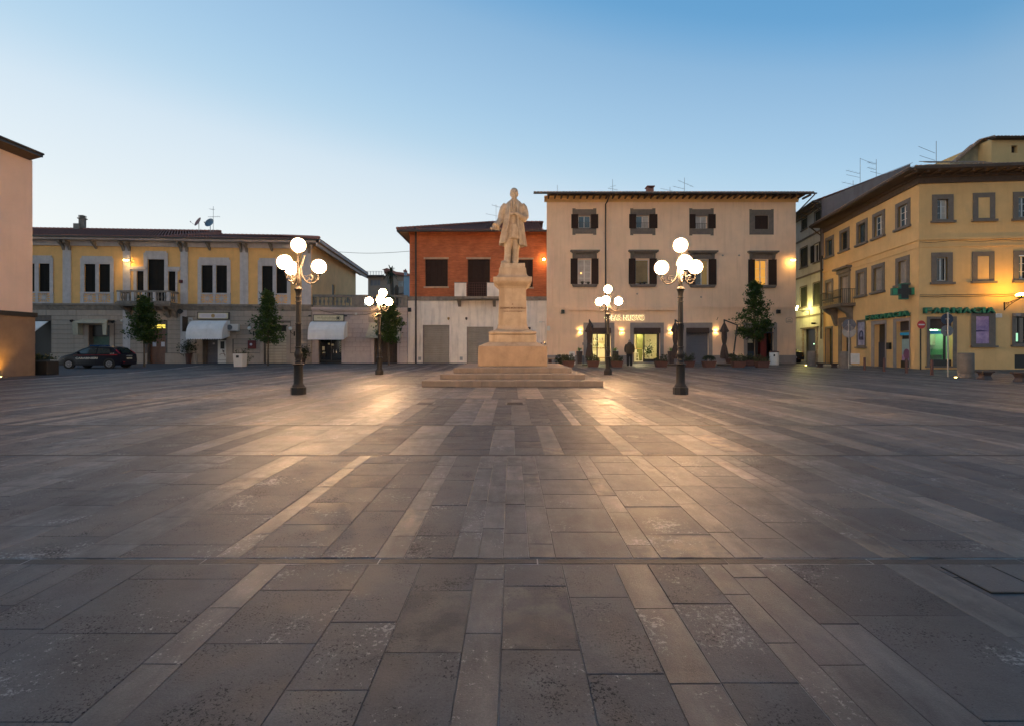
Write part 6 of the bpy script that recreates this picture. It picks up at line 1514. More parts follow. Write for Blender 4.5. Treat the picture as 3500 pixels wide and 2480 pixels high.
# ================================================================ TREES AND PLANTS
def leaves(pts, size, seed=0, up=.0, tone=None, elong=1.6):
    rnd = random.Random(seed); m = MB(); tn = []
    for (p, tv) in pts:
        a = Vector((rnd.gauss(0, 1), rnd.gauss(0, 1), rnd.gauss(0, .7) + up)).normalized(); b = a.cross(Vector((rnd.gauss(0, 1), rnd.gauss(0, 1), rnd.gauss(0, 1)))).normalized()
        s = size * rnd.uniform(.6, 1.3); p = Vector(p)
        m.poly([p - a * s * elong / 2, p + b * s * .42, p + a * s * elong / 2, p - b * s * .42]); tn.append((min(1, max(0, tv + rnd.uniform(-.25, .25))),) * 3 + (1,))
    return m, tn
def build_leaves(pts, size, name, mat, parent, seed=0, **k):
    m, tn = leaves(pts, size, seed, **k); o = m.build(name, mat, parent); set_tone(o.data, tn); return o
def tree(loc, h0, prof, label, seed, dens=1.0, extra=()):
    """prof: (z, radius) of the crown; trunk and limbs inside, leaves in clumps along twigs"""
    rnd = random.Random(seed); t = thing('street_tree', label, 'tree', loc, 0, 'young trees set in the paving')
    ztop = prof[-1][0]; m = MB(); bx = [rnd.uniform(-.06, .06) for _ in range(2)]
    trunk = [(0, 0, 0), (bx[0] * .3, 0, h0 * .5), (bx[0], bx[1], h0), (bx[0] * .5, bx[1] * 1.5, (h0 + ztop) / 2), (0, 0, ztop - .15)]
    m.tube(trunk, [.065, .052, .045, .028, .008], 8)
    def rad(z):
        for (a, ra), (b, rb) in zip(prof, prof[1:]):
            if a <= z <= b: return ra + (rb - ra) * (z - a) / max(1e-6, b - a)
        return 0
    limbs = []; cl = []
    n = 34
    for k in range(n):
        z = h0 + (ztop - h0) * (k + .5) / n; a = k * 2.399 + rnd.uniform(-.4, .4); r = rad(z) * rnd.uniform(.72, 1.15)
        zs_ = max(h0 * .9, z - r * .55); e = Vector((math.cos(a) * r, math.sin(a) * r, z + rnd.uniform(-.05, .15))); s_ = Vector((0, 0, zs_)); mid = s_.lerp(e, .5) + Vector((0, 0, -.04))
        m.tube([s_, mid, e], [.016, .010, .004], 4, False)
        for f in (.30, .5, .68, .84, 1.0):
            c = s_.lerp(e, f); cl.append((c, .10 + .13 * r * f + .05, f))
            if f > .5:
                b = c + Vector((rnd.gauss(0, .14), rnd.gauss(0, .14), rnd.gauss(.03, .12))) * (r + .25); m.tube([c, b], [.006, .003], 3, False); cl.append((b, .13, f))
    for (x, y, z) in extra:
        e = Vector((x, y, z)); m.tube([(0, 0, z - .35), e * .5 + Vector((0, 0, z * .5 - .12)), e], [.016, .01, .004], 4, False)
        for f in (.45, .6, .72, .84, .93, 1.0): cl.append((Vector((0, 0, z - .3)).lerp(e, f), .11, f))
    m.build('trunk', bark, t, 60)
    pts = []
    for c, r, f in cl:
        cluster_t = rnd.uniform(.15, .75)
        for _ in range(int(19 * dens)):
            d = Vector((rnd.gauss(0, 1), rnd.gauss(0, 1), rnd.gauss(0, .8))) * r * .8; pts.append((c + d, cluster_t + .18 * d.z / r * .5))
    build_leaves(pts, .105, 'crown', leaf_t, t, seed); return t
tree(G(493, 1253), 1.75, [(1.55, .3), (1.85, .72), (2.4, .80), (3.0, .68), (3.6, .5), (4.0, .34), (4.5, .10)], 'dark young tree in front of the brown house door and balcony', 3)
tree(G(916, 1250), 1.75, [(1.5, .35), (1.9, .72), (2.4, .95), (2.9, .85), (3.5, .52), (4.3, .34), (5.1, .12)], 'young conical tree before the beige garage door of the yellow house', 5)
tree(G(1329, 1247.5), 1.85, [(1.85, .5), (2.2, .75), (2.7, .85), (3.2, .7), (3.7, .48), (4.2, .4), (4.8, .18)], 'small lamp-lit tree beside the leaning-globe lamp and the cream awning', 8, extra=((1.15, .1, 3.0), (.9, -.3, 3.3), (-.8, -.2, 2.4)))
tree(G(2580, 1245), 2.05, [(2.0, .6), (2.3, 1.05), (2.9, 1.2), (3.4, 1.1), (3.9, .8), (4.6, .66), (5.2, .48), (5.8, .38), (6.2, .15)], 'leafy young tree in front of the dim shop door of the cream house', 11, 1.15, extra=((-1.5, -.2, 2.35), (-1.15, .2, 2.7), (1.3, 0, 3.0), (1.2, .2, 3.35)))
def tree_pits():
    for (u, v) in ((493, 1253), (916, 1250), (1329, 1247.5)):
        pass
def palm():
    y = 62.0; p = P(1340, 1100, y); t = thing('palm_tree', 'ragged palm with drooping dead fronds behind the terrace, before the distant house', 'tree', (p.x, y, 0))
    zt = H + (V0 - 930) * y / F; m = MB(); m.tube([(.3, 0, 0), (.25, 0, 4), (.1, 0, 7), (-.15, 0, zt)], [.3, .3, .27, .24], 8); m.build('trunk', bark, t, 60)
    rnd = random.Random(4); fr = []
    m = MB(); tn = []
    for k in range(46):
        a = rnd.uniform(0, 6.28); el = rnd.choice([rnd.uniform(.5, 1.4), rnd.uniform(-1.2, .3), rnd.uniform(-1.4, -.4)]); L = rnd.uniform(.7, 1.3); d = Vector((math.cos(a) * math.cos(el), math.sin(a) * math.cos(el), math.sin(el)))
        s_ = Vector((-.15, 0, zt)); prev = s_
        for j in range(1, 5):
            c = s_ + d * L * j / 4 + Vector((0, 0, -.28 * L * (j / 4) ** 2)); w = Vector((-d.y, d.x, .15)).normalized() * .09
            m.quad(prev - w, prev + w, c + w * .7, c - w * .7); tn.append((rnd.uniform(0, .6),) * 3 + (1,)); prev = c
    o = m.build('fronds', leaf_p, t); set_tone(o.data, tn)
    p2 = P(1355, 1100, 58); t2 = thing('bare_palm_stump', 'slim dead palm stump right of the ragged palm behind the terrace', 'tree', (p2.x, 58, 0)); z2 = H + (V0 - 975) * 58 / F
    m = MB(); m.tube([(0, 0, 0), (0, 0, z2 - 1), (0, 0, z2 - .4), (.02, 0, z2)], [.22, .24, .3, .1], 8); m.build('trunk', bark, t2, 60)
palm()

def planter_mesh():
    m = MB(); w0, w1, h = .62, .82, .40
    m.frustum(0, 0, 0, h - .05, w0, w0 * .62, w1 - .04, (w1 - .04) * .62); m.frustum(0, 0, h - .05, h, w1, w1 * .62, w1, w1 * .62); return m.mesh('trough', terra)
def planters():
    tm = planter_mesh(); sm = MB(); sm.box(-.38, .38, -.22, .22, .401, .405); sme = sm.mesh('soil', soil)
    data = [(122, 583, 'brown trough planter beside the white menu board, left of the bar', .34, 1), (362, 583, 'brown trough planter at the foot of the leftmost closed parasol', .36, 1),
            (592, 585, 'brown trough planter left of the standing man, behind the lamp post', .42, 0), (1028, 585, 'brown trough planter with upright shoots right of the bar entrance', .40, 2),
            (1290, 585, 'brown trough planter half hidden by the near lamp post, before the roller shutter', .40, 0), (1497, 587, 'brown trough planter with a clipped mound in front of the roller shutter', .36, 3),
            (1785, 588, 'brown trough planter under the pole of the rightmost parasol', .36, 0), (1718, 549, 'brown trough planter standing behind the rightmost parasol pole', .40, 3),
            (1902, 573, 'brown trough planter left of the tree trunk by the shop', .36, 0), (2017, 590, 'brown trough planter in front of the tree, next to the white bin', .34, 0)]
    for i, (x, yb, lab, hh, kind) in enumerate(data):
        p = G(1900 + x / 2.865, 1050 + yb / 2.865); t = thing('planter', lab, 'planter', p, random.uniform(-.08, .08), 'brown trough planters outside the bar')
        for me, n in ((tm, 'trough'), (sme, 'soil')): link(bpy.data.objects.new(n, me), t)
        rnd = random.Random(i); pts = []
        for k in range(620):
            a, b = rnd.uniform(-.38, .38), rnd.uniform(-.22, .22)
            if kind == 3: z = .40 + (hh * 1.0) * math.sqrt(max(0, 1 - (a / .42) ** 2 * .7 - (b / .27) ** 2 * .5)) * rnd.random() ** .4
            elif kind == 2: c = round(a / .1) * .1; a = c + rnd.gauss(0, .025); z = .40 + rnd.random() * hh * (.7 + .5 * math.sin(c * 40 + i))
            else: z = .38 + rnd.random() ** 1.3 * hh * (1 + .35 * math.sin(a * 11 + i)); a *= 1.12
            pts.append(((a, b, z), rnd.uniform(.1, .6)))
        build_leaves(pts, .055, 'plants', leaf_p, t, i, up=.6)
planters()
def bush(loc, rx, rz, label, n=900, seed=0, size=.07, mat=None, name='shrub'):
    rnd = random.Random(seed); pts = []
    for k in range(n):
        d = Vector((rnd.gauss(0, 1), rnd.gauss(0, 1), rnd.gauss(0, 1))).normalized() * rnd.random() ** .35; s_ = 1 + .3 * math.sin(d.x * 6 + seed) * math.cos(d.z * 5)
        pts.append(((d.x * rx * s_, d.y * rx * .7 * s_, rz + d.z * rz * s_), rnd.uniform(.1, .6)))
    t = thing(name, label, 'shrub', loc); build_leaves(pts, size, 'foliage', mat or leaf_p, t, seed)
    m = MB(); 
    for k in range(5): a = k * 1.3; m.tube([(0, 0, 0), (math.cos(a) * rx * .4, math.sin(a) * rx * .3, rz)], [.02, .006], 5)
    m.build('stems', bark, t); return t
bush(G(1923, 1250), .55, .40, 'dark spreading shrub drooping over the low bench beside the monument steps', 1100, 2)
def tall_pots():
    for i, (u, lab) in enumerate(((1980.5, 'tall dark pot with a small agave left of the bar glass'), (2102.5, 'tall dark pot with a small agave between the two bar doors'), (2294, 'tall dark pot with a small agave behind the middle parasol'))):
        y = 38.6; x = (u - U0) / F * y; t = thing('tall_planter', lab, 'planter', (x, y, 0), 0, 'tall dark pots by the bar')
        m = MB(); m.frustum(0, 0, 0, .93, .32, .32, .44, .44); m.frustum(0, 0, .93, .98, .46, .46, .46, .46); m.build('pot', pot_b, t, bevel=.01)
        m = MB(); rnd = random.Random(i); tn = []
        for k in range(26):
            a = k * 2.4; el = rnd.uniform(.25, 1.2); L = rnd.uniform(.34, .52); s_ = Vector((0, 0, .98)); d = Vector((math.cos(a) * math.cos(el), math.sin(a) * math.cos(el), math.sin(el))); w = Vector((-d.y, d.x, 0)).normalized() * .03
            c = s_ + d * L * .5; e = s_ + d * L + Vector((0, 0, -.06)); m.quad(s_ - w, s_ + w, c + w, c - w); m.poly([c - w, c + w, e]); tn += [(rnd.uniform(.1, .9),) * 3 + (1,)] * 2
        o = m.build('agave', leaf_a, t); set_tone(o.data, tn)
        m = MB(); m.sphere((.14, -.1, 1.03), .09, 8, 6, (1.2, 1, .7)); m.build('white_stones', plastic_w, t)
tall_pots()

# ================================================================ CAFÉ FURNITURE
def parasol(loc, rz, Lx, label):
    t = thing('closed_parasol', label, 'parasol', loc, rz, 'closed cantilever parasols outside the bar')
    m = MB(); rings = []; nf = 8
    for z, r, f in ((.52, .24, .22), (.56, .245, .2), (.9, .22, .16), (1.25, .17, .12), (1.48, .115, .05), (1.52, .11, .03), (1.6, .13, .08), (1.9, .165, .14), (2.3, .155, .16), (2.6, .13, .14), (2.95, .07, .08), (3.02, .03, 0)):
        rings.append([(r * (1 + f * math.cos(nf * a * 2 * math.pi / 48)) * math.cos(2 * math.pi * a / 48), r * (1 + f * math.cos(nf * a * 2 * math.pi / 48)) * math.sin(2 * math.pi * a / 48), z + (.035 * math.cos(nf * a * 2 * math.pi / 48) if z < .55 else 0)) for a in range(48)])
    m.loft(rings); m.build('canopy', canvas_b, t, 50)
    m = MB(); rings = []
    for z, r, f in ((2.36, .27, .28), (2.55, .22, .2), (2.8, .14, .12), (3.0, .05, .05)):
        rings.append([(r * (1 + f * math.cos(6 * a * 2 * math.pi / 36)) * math.cos(2 * math.pi * a / 36), r * (1 + f * math.cos(6 * a * 2 * math.pi / 36)) * math.sin(2 * math.pi * a / 36), z + (.05 * math.cos(6 * a * 2 * math.pi / 36) if z < 2.4 else 0)) for a in range(36)])
    m.loft(rings, cap0=False); m.build('top_flap', canvas_b, t, 50)
    m = MB(); m.tube([(0, 0, 1.50), (0, 0, 1.55)], .12, 12); m.build('tie_strap', plastic_b, t)
    m = MB(); m.tube([(0, 0, 3.0), (0, 0, 3.16)], .05, 8); m.tube([(-.03, 0, 3.20), (Lx, 0, 2.84)], .045, 6); m.build('arm', plastic_b, t)
    m = MB(); m.tube([(Lx, 0, 2.88), (Lx * .62, 0, .1)], .05, 6); m.build('pole', plastic_b, t)
    m = MB(); m.box(Lx * .62 - .9, Lx * .62 + .05, -.45, .45, 0, .09); m.build('base_plate', plastic_b, t, bevel=.01)
    m = MB(); m.tube([(Lx * .72, -.02, .95), (Lx * .72 - .12, -.1, .95)], .02, 6); m.build('crank', galv, t); return t
def px_ground(u, y): return Vector(((u - U0) / F * y, y, 0))
p3 = parasol(px_ground(2475.5, 33.9), R(12), 1.04, 'rightmost closed brown parasol, its arm pointing to the tree')
parasol(px_ground(2014.5, 33.9), R(68), 1.0, 'leftmost closed brown parasol, in front of the bar counter window')
parasol(px_ground(2308, 33.9), R(38), 1.0, 'closed brown parasol partly hidden by the near right lamp post')

def bin_(loc, label, kind):
    t = thing('litter_bin', label, 'litter bin', loc, 0, 'white litter bins')
    m = MB()
    if kind: m.loft([ellring(0, 0, z, r, r, 28) for z, r in ((0, .305), (.02, .315), (.88, .325), (.90, .315))]); m.build('body', plastic_w, t, 30)
    else: m.frustum(0, 0, 0, .86, .56, .56, .64, .64); m.build('body', plastic_w, t, bevel=.02)
    if kind:
        m = MB(); m.loft([ellring(0, 0, z, r, r, 24) for z, r in ((.90, .32), (.93, .335), (.98, .30), (1.02, .14))]); m.build('brown_lid', terra, t, 30)
        BX(-.20, -.10, -.322, -.28, .62, .78).build('slot', plastic_b, t)
    else: BX(-.10, .08, -.325, -.28, .58, .74).build('slot', plastic_b, t); BX(-.28, .28, -.28, .28, .861, .875).build('dark_top', soil, t)
    return t
bin_(G(2646, 1246.5), 'round white litter bin with brown lid near the corner of the cream house', True)
bin_(G(821, 1252), 'square white litter bin with dark slot below the red box of the yellow house', False)
bush(G(826, 1249) + Vector((0, .25, 0)), .55, .6, 'sparse dark shrub rising behind the square white bin', 420, 9)

def a_board():
    p = G(1955, 1246); t = thing('menu_board', 'white folding menu board with a printed face left of the bar', 'sign board', p, R(6))
    for s_ in (-1, 1):
        m = MB(); Mx = Matrix.Translation((0, s_ * .16, 0)) @ Matrix.Rotation(s_ * R(10), 4, 'X')
        m.box(-.22, .22, -.012, .012, .0, .98, Mx); o = m.build('panel', plastic_w, t)
        if s_ < 0:
            m = MB(); m.box(-.16, .16, -.016, -.0125, .12, .40, Mx); m.sphere(Mx @ Vector((0, -.013, .75)), .12, 14, 8, (1, .05, 1)); m.build('printed_figure', M('print_grey', (.30, .28, .27), .4, 14, .6), o)
            m = MB()
            for k in range(4): m.box(-.13, .10 - .02 * k, -.018, -.0165, .46 + k * .045, .475 + k * .045, Mx)
            m.build('printed_lines', frame_b, o)
    MB().tube([(-.2, 0, .95), (.2, 0, .95)], .012, 6).build('hinge', galv, t)
a_board()
def low_bench():
    t = thing('stone_bench', 'long dark stone bench against the plinth behind the right end of the monument steps', 'bench', px_ground(1893, 37.6))
    BX(-1.5, .72, -.22, .22, .36, .46).build('seat', travertine_b, t, bevel=.01)
    for x in (-1.2, -.3, .5): BX(x - .12, x + .12, -.18, .18, 0, .36).build('support', terra, t)
low_bench()
def small_bin():
    t = thing('ashtray_bin', 'small grey ash bin standing right of the left tall pot', 'ash bin', px_ground(1993.5, 38.3)); m = MB(); m.lathe([(.09, 0), (.09, .5), (.1, .52), (.1, .6), (.05, .62)], n=14); m.build('tube', grey_back, t, 40)
small_bin()

# ---------------------------------------------------------------- inside the bar
def bar_inside():
    d1, d2, z0, zc = barq
    def at(s_, y): return bC.w(s_, y, z0)
    c1 = (d1[0] + d1[1]) / 2; c2 = (d2[0] + d2[1]) / 2
    t = thing('bar_counter', 'pale lit bar counter with a glass case behind the left bar window', 'counter', at(c1 + .35, 1.9)); BX(-.75, .75, 0, .5, 0, 1.0).build('front', int_w, t); BX(-.78, .78, -.05, .52, 1.0, 1.05).build('top', stool_w, t)
    m = MB(); m.box(-.5, .5, .05, .45, 1.05, 1.42); m.build('glass_case', clear, t); m = MB()
    for k in range(5): m.sphere((-.4 + k * .2, .25, 1.12), .07, 8, 6, (1, 1, .6))
    m.build('pastries', gold, t); BX(-.7, .7, -.02, -.005, .25, .32).build('front_trim', gold, t)
    t = thing('bottle_shelf', 'white wall shelves holding bottles behind the bar counter', 'shelf', at(c1 + .4, 4.6))
    for z in (1.25, 1.75, 2.25): BX(-.9, .9, 0, .3, z, z + .04).build('shelf_board', stool_w, t)
    BX(-.9, .9, .3, .34, 1.1, 2.5).build('back_panel', int_w, t)
    rnd = random.Random(2); gs = [M('bottle_green', (.03, .09, .02), .2, 5, .15), M('bottle_amber', (.20, .08, .01), .2, 5, .15), M('bottle_dark', (.02, .015, .01), .2, 5, .15)]
    for i in range(16):
        m = MB(); h = rnd.uniform(.26, .34); m.lathe([(.04, 0), (.042, h * .6), (.016, h * .75), (.015, h), (.02, h)], n=8)
        r_ = 1.79 if i < 9 else 1.29; k = i if i < 9 else i - 9
        o = m.build('bottle', gs[i % 3], None, 40, tuple(at(c1 + .4 - .78 + k * .19, 4.7) + Vector((0, 0, r_)))); tag(o, ['green glass bottle among the bottles on the bar shelf', 'amber glass bottle among the bottles on the bar shelf', 'dark glass bottle among the bottles on the bar shelf'][i % 3], 'bottle', ['green bottles on the bar shelf', 'amber bottles on the bar shelf', 'dark bottles on the bar shelf'][i % 3])
    # high table and stools
    t = thing('high_table', 'high bar table with thin top inside the right bar door', 'table', at(d2[0] + .55, 1.6)); BX(-.35, .45, -.3, .3, 1.04, 1.08).build('top', gold, t); m = MB(); m.tube([(0, 0, 0), (0, 0, 1.04)], .03, 8); m.box(-.2, .2, -.2, .2, 0, .02); m.build('leg', stool_w, t)
    def stool(s_, y, lab, rz):
        t = thing('bar_stool', lab, 'stool', at(s_, y), rz, 'white metal bar stools'); BX(-.16, .16, -.16, .16, .70, .74).build('seat', stool_w, t, bevel=.01)
        for a in (-1, 1):
            for b in (-1, 1): MB().tube([(a * .13, b * .13, .70), (a * .2, b * .2, 0)], .018, 6).build('leg', stool_w, t)
        m = MB(); m.box(-.17, .17, -.175, -.16, .28, .31); m.box(-.17, .17, .16, .175, .28, .31); m.build('footrest', stool_w, t); m = MB(); m.box(-.15, .15, .14, .16, .74, 1.0); m.build('backrest', stool_w, t)
    stool(d2[0] + .45, 1.15, 'white metal bar stool at the open left half of the bar door', .1)
    stool(d2[0] + .72, 2.2, 'white bar stool behind the high table', .5)
    stool(d2[0] + 1.25, 1.3, 'white metal bar stool left behind the glass leaf of the bar door', -.2)
    stool(d2[0] + 1.75, 1.35, 'white metal bar stool at the right end behind the glass leaf', .2)
    t = thing('glass_vase_plant', 'leafy plant in a clear vase behind the glass leaf of the bar door', 'plant', at(d2[0] + 1.5, .85)); m = MB(); m.lathe([(.10, 0), (.14, .6), (.12, .62)], n=12); m.build('vase', stool_w, t, 40)
    rnd = random.Random(6); build_leaves([((rnd.gauss(0, .17), rnd.gauss(0, .1), .95 + rnd.gauss(0, .28)), rnd.uniform(0, 1)) for k in range(260)], .10, 'foliage', leaf_t, t, 6); MB().tube([(0, 0, .5), (.02, 0, 1.2)], .01, 5).build('stem', bark, t)
    t = thing('green_pillar', 'dark olive wall panel inside the bar behind the glass leaf', 'panel', at(d2[0] + 1.5, 3.4)); BX(-.35, .35, 0, .3, 0, zc - z0).build('panel', M('olive_panel', (.10, .11, .03), .15, 3, .7), t)
bar_inside()

# ================================================================ PERSON
def person():
    p = G(2151.5, 1250.5); t = thing('person', 'balding man in olive jacket and black trousers, his back to us before the bar', 'person', p, R(-14)); t.scale = (1.03,) * 3
    def body(m):
        m.loft([ellring(cx, cy, z, rx, ry, 24, fo, 5, z * 9) for (z, cx, cy, rx, ry, fo) in ((.10, -.10, 0, .062, .075, .03), (.3, -.10, .0, .068, .08, .04), (.52, -.10, .01, .075, .085, .02), (.75, -.095, .0, .09, .10, .02), (.93, -.085, 0, .10, .12, 0))])
        m.loft([ellring(cx, cy, z, rx, ry, 24, fo, 5, z * 7) for (z, cx, cy, rx, ry, fo) in ((.10, .12, -.04, .062, .075, .03), (.3, .118, -.03, .068, .08, .04), (.52, .112, -.01, .075, .085, .02), (.75, .10, .0, .09, .10, .02), (.93, .085, 0, .10, .12, 0))])
        m.loft([ellring(0, 0, z, rx, ry, 24) for (z, rx, ry) in ((.86, .17, .12), (1.0, .18, .13), (1.3, .19, .13), (1.46, .15, .1), (1.55, .06, .06))])
        m.tube([(0, .01, 1.45), (.01, .03, 1.58)], [.062, .058], 12)
    m = MB(); body(m); legs = m
    # whole body as one surface
    m.sphere((.015, .045, 1.665), .10, 16, 12, (.80, .98, 1.18)); m.sphere((.02, .07, 1.60), .06, 10, 8, (.9, 1, .9)); m.tube([(.018, .13, 1.66), (.02, .163, 1.635), (.02, .135, 1.62)], [.01, .017, .012], 6)
    for sx in (-1, 1): m.sphere((.015 + sx * .082, .04, 1.655), .028, 8, 6, (.5, .9, 1.3))
    for sx in (-1, 1):
        hx, hy, hz = sx * .25, .10, .90; m.tube([(sx * .27, .06, .98), (sx * .255, .09, .92), (hx, hy, hz - .02)], [.034, .036, .03], 8)
        for k in range(4): m.tube([(hx - .03 + k * .02, hy, hz - .03), (hx - .03 + k * .021, hy + .02, hz - .08 - .008 * (k in (1, 2))), (hx - .028 + k * .02, hy + .035, hz - .11)], [.011, .010, .008], 6)
        m.tube([(hx - sx * .03, hy + .01, hz), (hx - sx * .05, hy + .03, hz - .04), (hx - sx * .05, hy + .04, hz - .065)], [.013, .012, .009], 6)
    remesh_figure(m, 'body', skin_m, t, .009, 1)
    # clothing over it
    m = MB()
    for sx, cy in ((-1, 0), (1, -.035)):
        m.loft([ellring(sx * cx, cy * f_ + oy, z, rx, ry, 28, fo, 6, z * 8 + sx) for (z, cx, oy, rx, ry, fo, f_) in ((.045, .105, .0, .078, .092, .05, 1), (.14, .105, .0, .080, .092, .06, 1), (.4, .108, .005, .082, .095, .03, .8), (.55, .105, .01, .088, .10, .02, .6), (.8, .098, .0, .108, .122, .02, .1), (.96, .088, 0, .118, .14, 0, 0))])
    remesh_figure(m, 'trousers', trouser_m, t, .012, 1)
    m = MB()
    m.loft([ellring(cx, cy, z, rx, ry, 36, fo, 7, z * 5) for (z, cx, cy, rx, ry, fo) in ((.80, 0, 0, .215, .165, .03), (.83, 0, 0, .225, .172, .03), (1.0, .0, 0, .222, .168, .03), (1.2, 0, -.0, .225, .16, .02), (1.36, 0, -.005, .225, .145, .01), (1.45, 0, -.0, .19, .12, 0), (1.52, .0, .0, .11, .095, 0), (1.57, .005, .015, .078, .085, 0))])
    m.tube([(-.19, 0, 1.42), (-.262, -.02, 1.25), (-.285, -.03, 1.10), (-.275, .04, .97), (-.262, .08, .93)], [.075, .072, .066, .058, .05], 14)
    m.tube([(.19, 0, 1.42), (.262, -.02, 1.25), (.285, -.02, 1.10), (.275, .05, .97), (.262, .09, .93)], [.075, .072, .066, .058, .05], 14)
    m.tube([(0.09 * math.cos(a * .7), .02 + .085 * math.sin(a * .7), 1.56) for a in range(10)], .028, 8)
    remesh_figure(m, 'jacket', jacket_m, t, .012, 1)
    m = MB(); m.loft([ellring(.015, .022, z, rx, ry, 20) for z, rx, ry in ((1.60, .078, .082), (1.64, .086, .092), (1.68, .087, .093), (1.705, .080, .086))]); m.build('hair', skin_t, t, 60)
    for sx, cy in ((-1, 0), (1, -.04)):
        m = MB(); m.tube([(sx * .105, cy - .07, .045), (sx * .11, cy + .03, .05), (sx * .12, cy + .13, .04), (sx * .125, cy + .18, .032)], [.045, .05, .046, .025], 12); m.build('shoe', shoe_m, t, 60)
person()

# ================================================================ CARS
def car_body(m, L, W, prof_h, glass_z, rake):
    pass
def police_car():
    t = thing('police_car', 'dark blue police hatchback parked by the yellow house, its white lettering facing us', 'car', (-25.65, 29.9, -.0), R(180 + 5)); t.scale = (.885,) * 3
    # local: x forward (nose at +x), y left; seen from its left side -> our rotation puts +y towards the camera
    L, W = 4.03, 1.69; hw_ = W / 2
    side = [(-2.0, .35), (-2.01, .62), (-1.96, .95), (-1.86, 1.02), (-1.45, 1.40), (-1.15, 1.47), (-.4, 1.50), (.15, 1.46), (.55, 1.32), (1.05, 1.02), (1.5, .90), (1.82, .78), (1.97, .60), (2.0, .38), (1.9, .22), (-1.9, .22)]
    def ring(y, ins, drop=0):      # shrink the cabin towards the roof
        out = []
        for x, z in side:
            k = max(0, (z - .95) / .55); yy = y * (1 - .17 * k) if abs(y) > .1 else y
            out.append((x * (1 - ins), yy, z - drop * (z > .5)))
        return out
    m = MB(); rings = [ring(-hw_ + .0, .035, .015), ring(-hw_ * .97, .0), ring(-hw_ * .5, -.012, -.012), ring(0, -.018, -.02), ring(hw_ * .5, -.012, -.012), ring(hw_ * .97, 0), ring(hw_, .035, .015)]
    # wheel arches: cut by raising points near the wheels is done with dark arch discs
    m.loft(rings); m.build('body', carb_m, t, 35)
    # side windows (both sides), following the cabin lean
    def lean(x, z, sy, off=.012): k = max(0, (z - .95) / .55); return (x, sy * (hw_ * (1 - .17 * k) + off), z)
    for sy in (-1, 1):
        for pts in ([(-.42, .98), (-.45, 1.38), (.12, 1.39), (.42, 1.28), (.86, 1.02)], [(-1.40, 1.02), (-1.25, 1.30), (-1.0, 1.37), (-.52, 1.385), (-.49, .98)]):
            m = MB(); m.loft([[lean(x, z, sy, -.03) for x, z in pts], [lean(x, z, sy, .008) for x, z in pts]]); m.build('side_window', glass_car, t)
        m = MB(); pts = [(-1.80, .96), (-1.50, .97), (-1.30, .925), (-.4, .92), (1.0, .90), (1.0, .885), (-.4, .90), (-1.4, .89), (-1.80, .90)]
        m.loft([[lean(x, z, sy, -.03) for x, z in pts], [lean(x, z, sy, .006) for x, z in pts]]); m.build('red_stripe', car_r, t)
        m = MB(); m.loft([[lean(x, z, sy, 0) for x, z in ((.78, 1.0), (.66, 1.02), (.66, 1.13), (.78, 1.10))], [lean(x, z, sy, .16) for x, z in ((.80, 1.0), (.68, 1.02), (.68, 1.13), (.80, 1.10))]]); m.build('wing_mirror', carb_m, t)
        for x in (-.05, -.95): BX(x - .08, x + .08, *sorted((sy * (hw_ + .001), sy * (hw_ + .025))), .80, .825).build('door_handle', carb_m, t)
        for x in (-1.28, 1.28):
            m = MB(); m.tube([(x, sy * (hw_ - .12), .34), (x, sy * (hw_ + .008), .34)], .36, 24); m.build('wheel_arch', plastic_b, t)
            m = MB(); m.tube([(x, sy * (hw_ - .18), .31), (x, sy * (hw_ + .012), .31)], .31, 28); w = m.build('wheel', tyre, t, 40)
            m = MB(); m.tube([(x, sy * (hw_ - .0), .31), (x, sy * (hw_ + .022), .31)], [.215, .20], 24)
            o = m.build('hub_cap', alloy, w, 40)
            for k in range(9):
                a = k * 2 * math.pi / 9; q = Matrix.Translation((x + .12 * math.cos(a), sy * (hw_ + .026), .31 + .12 * math.sin(a))) @ Matrix.Rotation(-a, 4, 'Y'); MB().box(-.06, .06, -.006, .006, -.013, .013, q).build('spoke', plastic_b, w)
    # rear: window, lamps, plate, bumper
    m = MB(); m.poly([(-1.905, -.58, 1.03), (-1.905, .58, 1.03), (-1.54, .50, 1.375), (-1.54, -.50, 1.375)]); m.v = [(x - .035, y, z + .02) for x, y, z in m.v]; m.build('rear_window', glass_car, t)
    for sy in (-1, 1):
        m = MB(); m.loft([[(-1.75, sy * .79, .93), (-1.97, sy * .70, .93), (-1.93, sy * .76, 1.05), (-1.7, sy * .80, 1.05)], [(-1.5, sy * .735, 1.27), (-1.66, sy * .66, 1.27), (-1.66, sy * .68, 1.26), (-1.48, sy * .74, 1.26)]]); m.build('tail_lamp', car_r, t)
        m = MB(); m.loft([[(1.84, sy * .45, .68), (1.99, sy * .50, .62), (1.80, sy * .80, .68), (1.5, sy * .84, .80)], [(1.80, sy * .45, .80), (1.90, sy * .50, .76), (1.74, sy * .79, .82), (1.4, sy * .83, .90)]]); m.build('headlight', opal_off, t)
    BX(-2.045, -2.03, -.26, .26, .62, .73).build('number_plate', sign_cream, t)
    BX(-2.05, -1.95, -.72, .72, .26, .50).build('rear_bumper', carb_m, t, bevel=.03); BX(-2.055, -2.045, .45, .62, .40, .45).build('reflector', car_r, t)
    # roof equipment
    m = MB(); m.box(-.35, .15, -.62, -.30, 1.50, 1.60); m.build('roof_lamp', blue_l, t, bevel=.04); m = MB(); m.box(-.35, .15, .30, .62, 1.50, 1.60); m.build('roof_lamp', blue_l, t, bevel=.04)
    BX(-.25, .05, -.3, .3, 1.50, 1.55).build('roof_bar', carb_m, t)
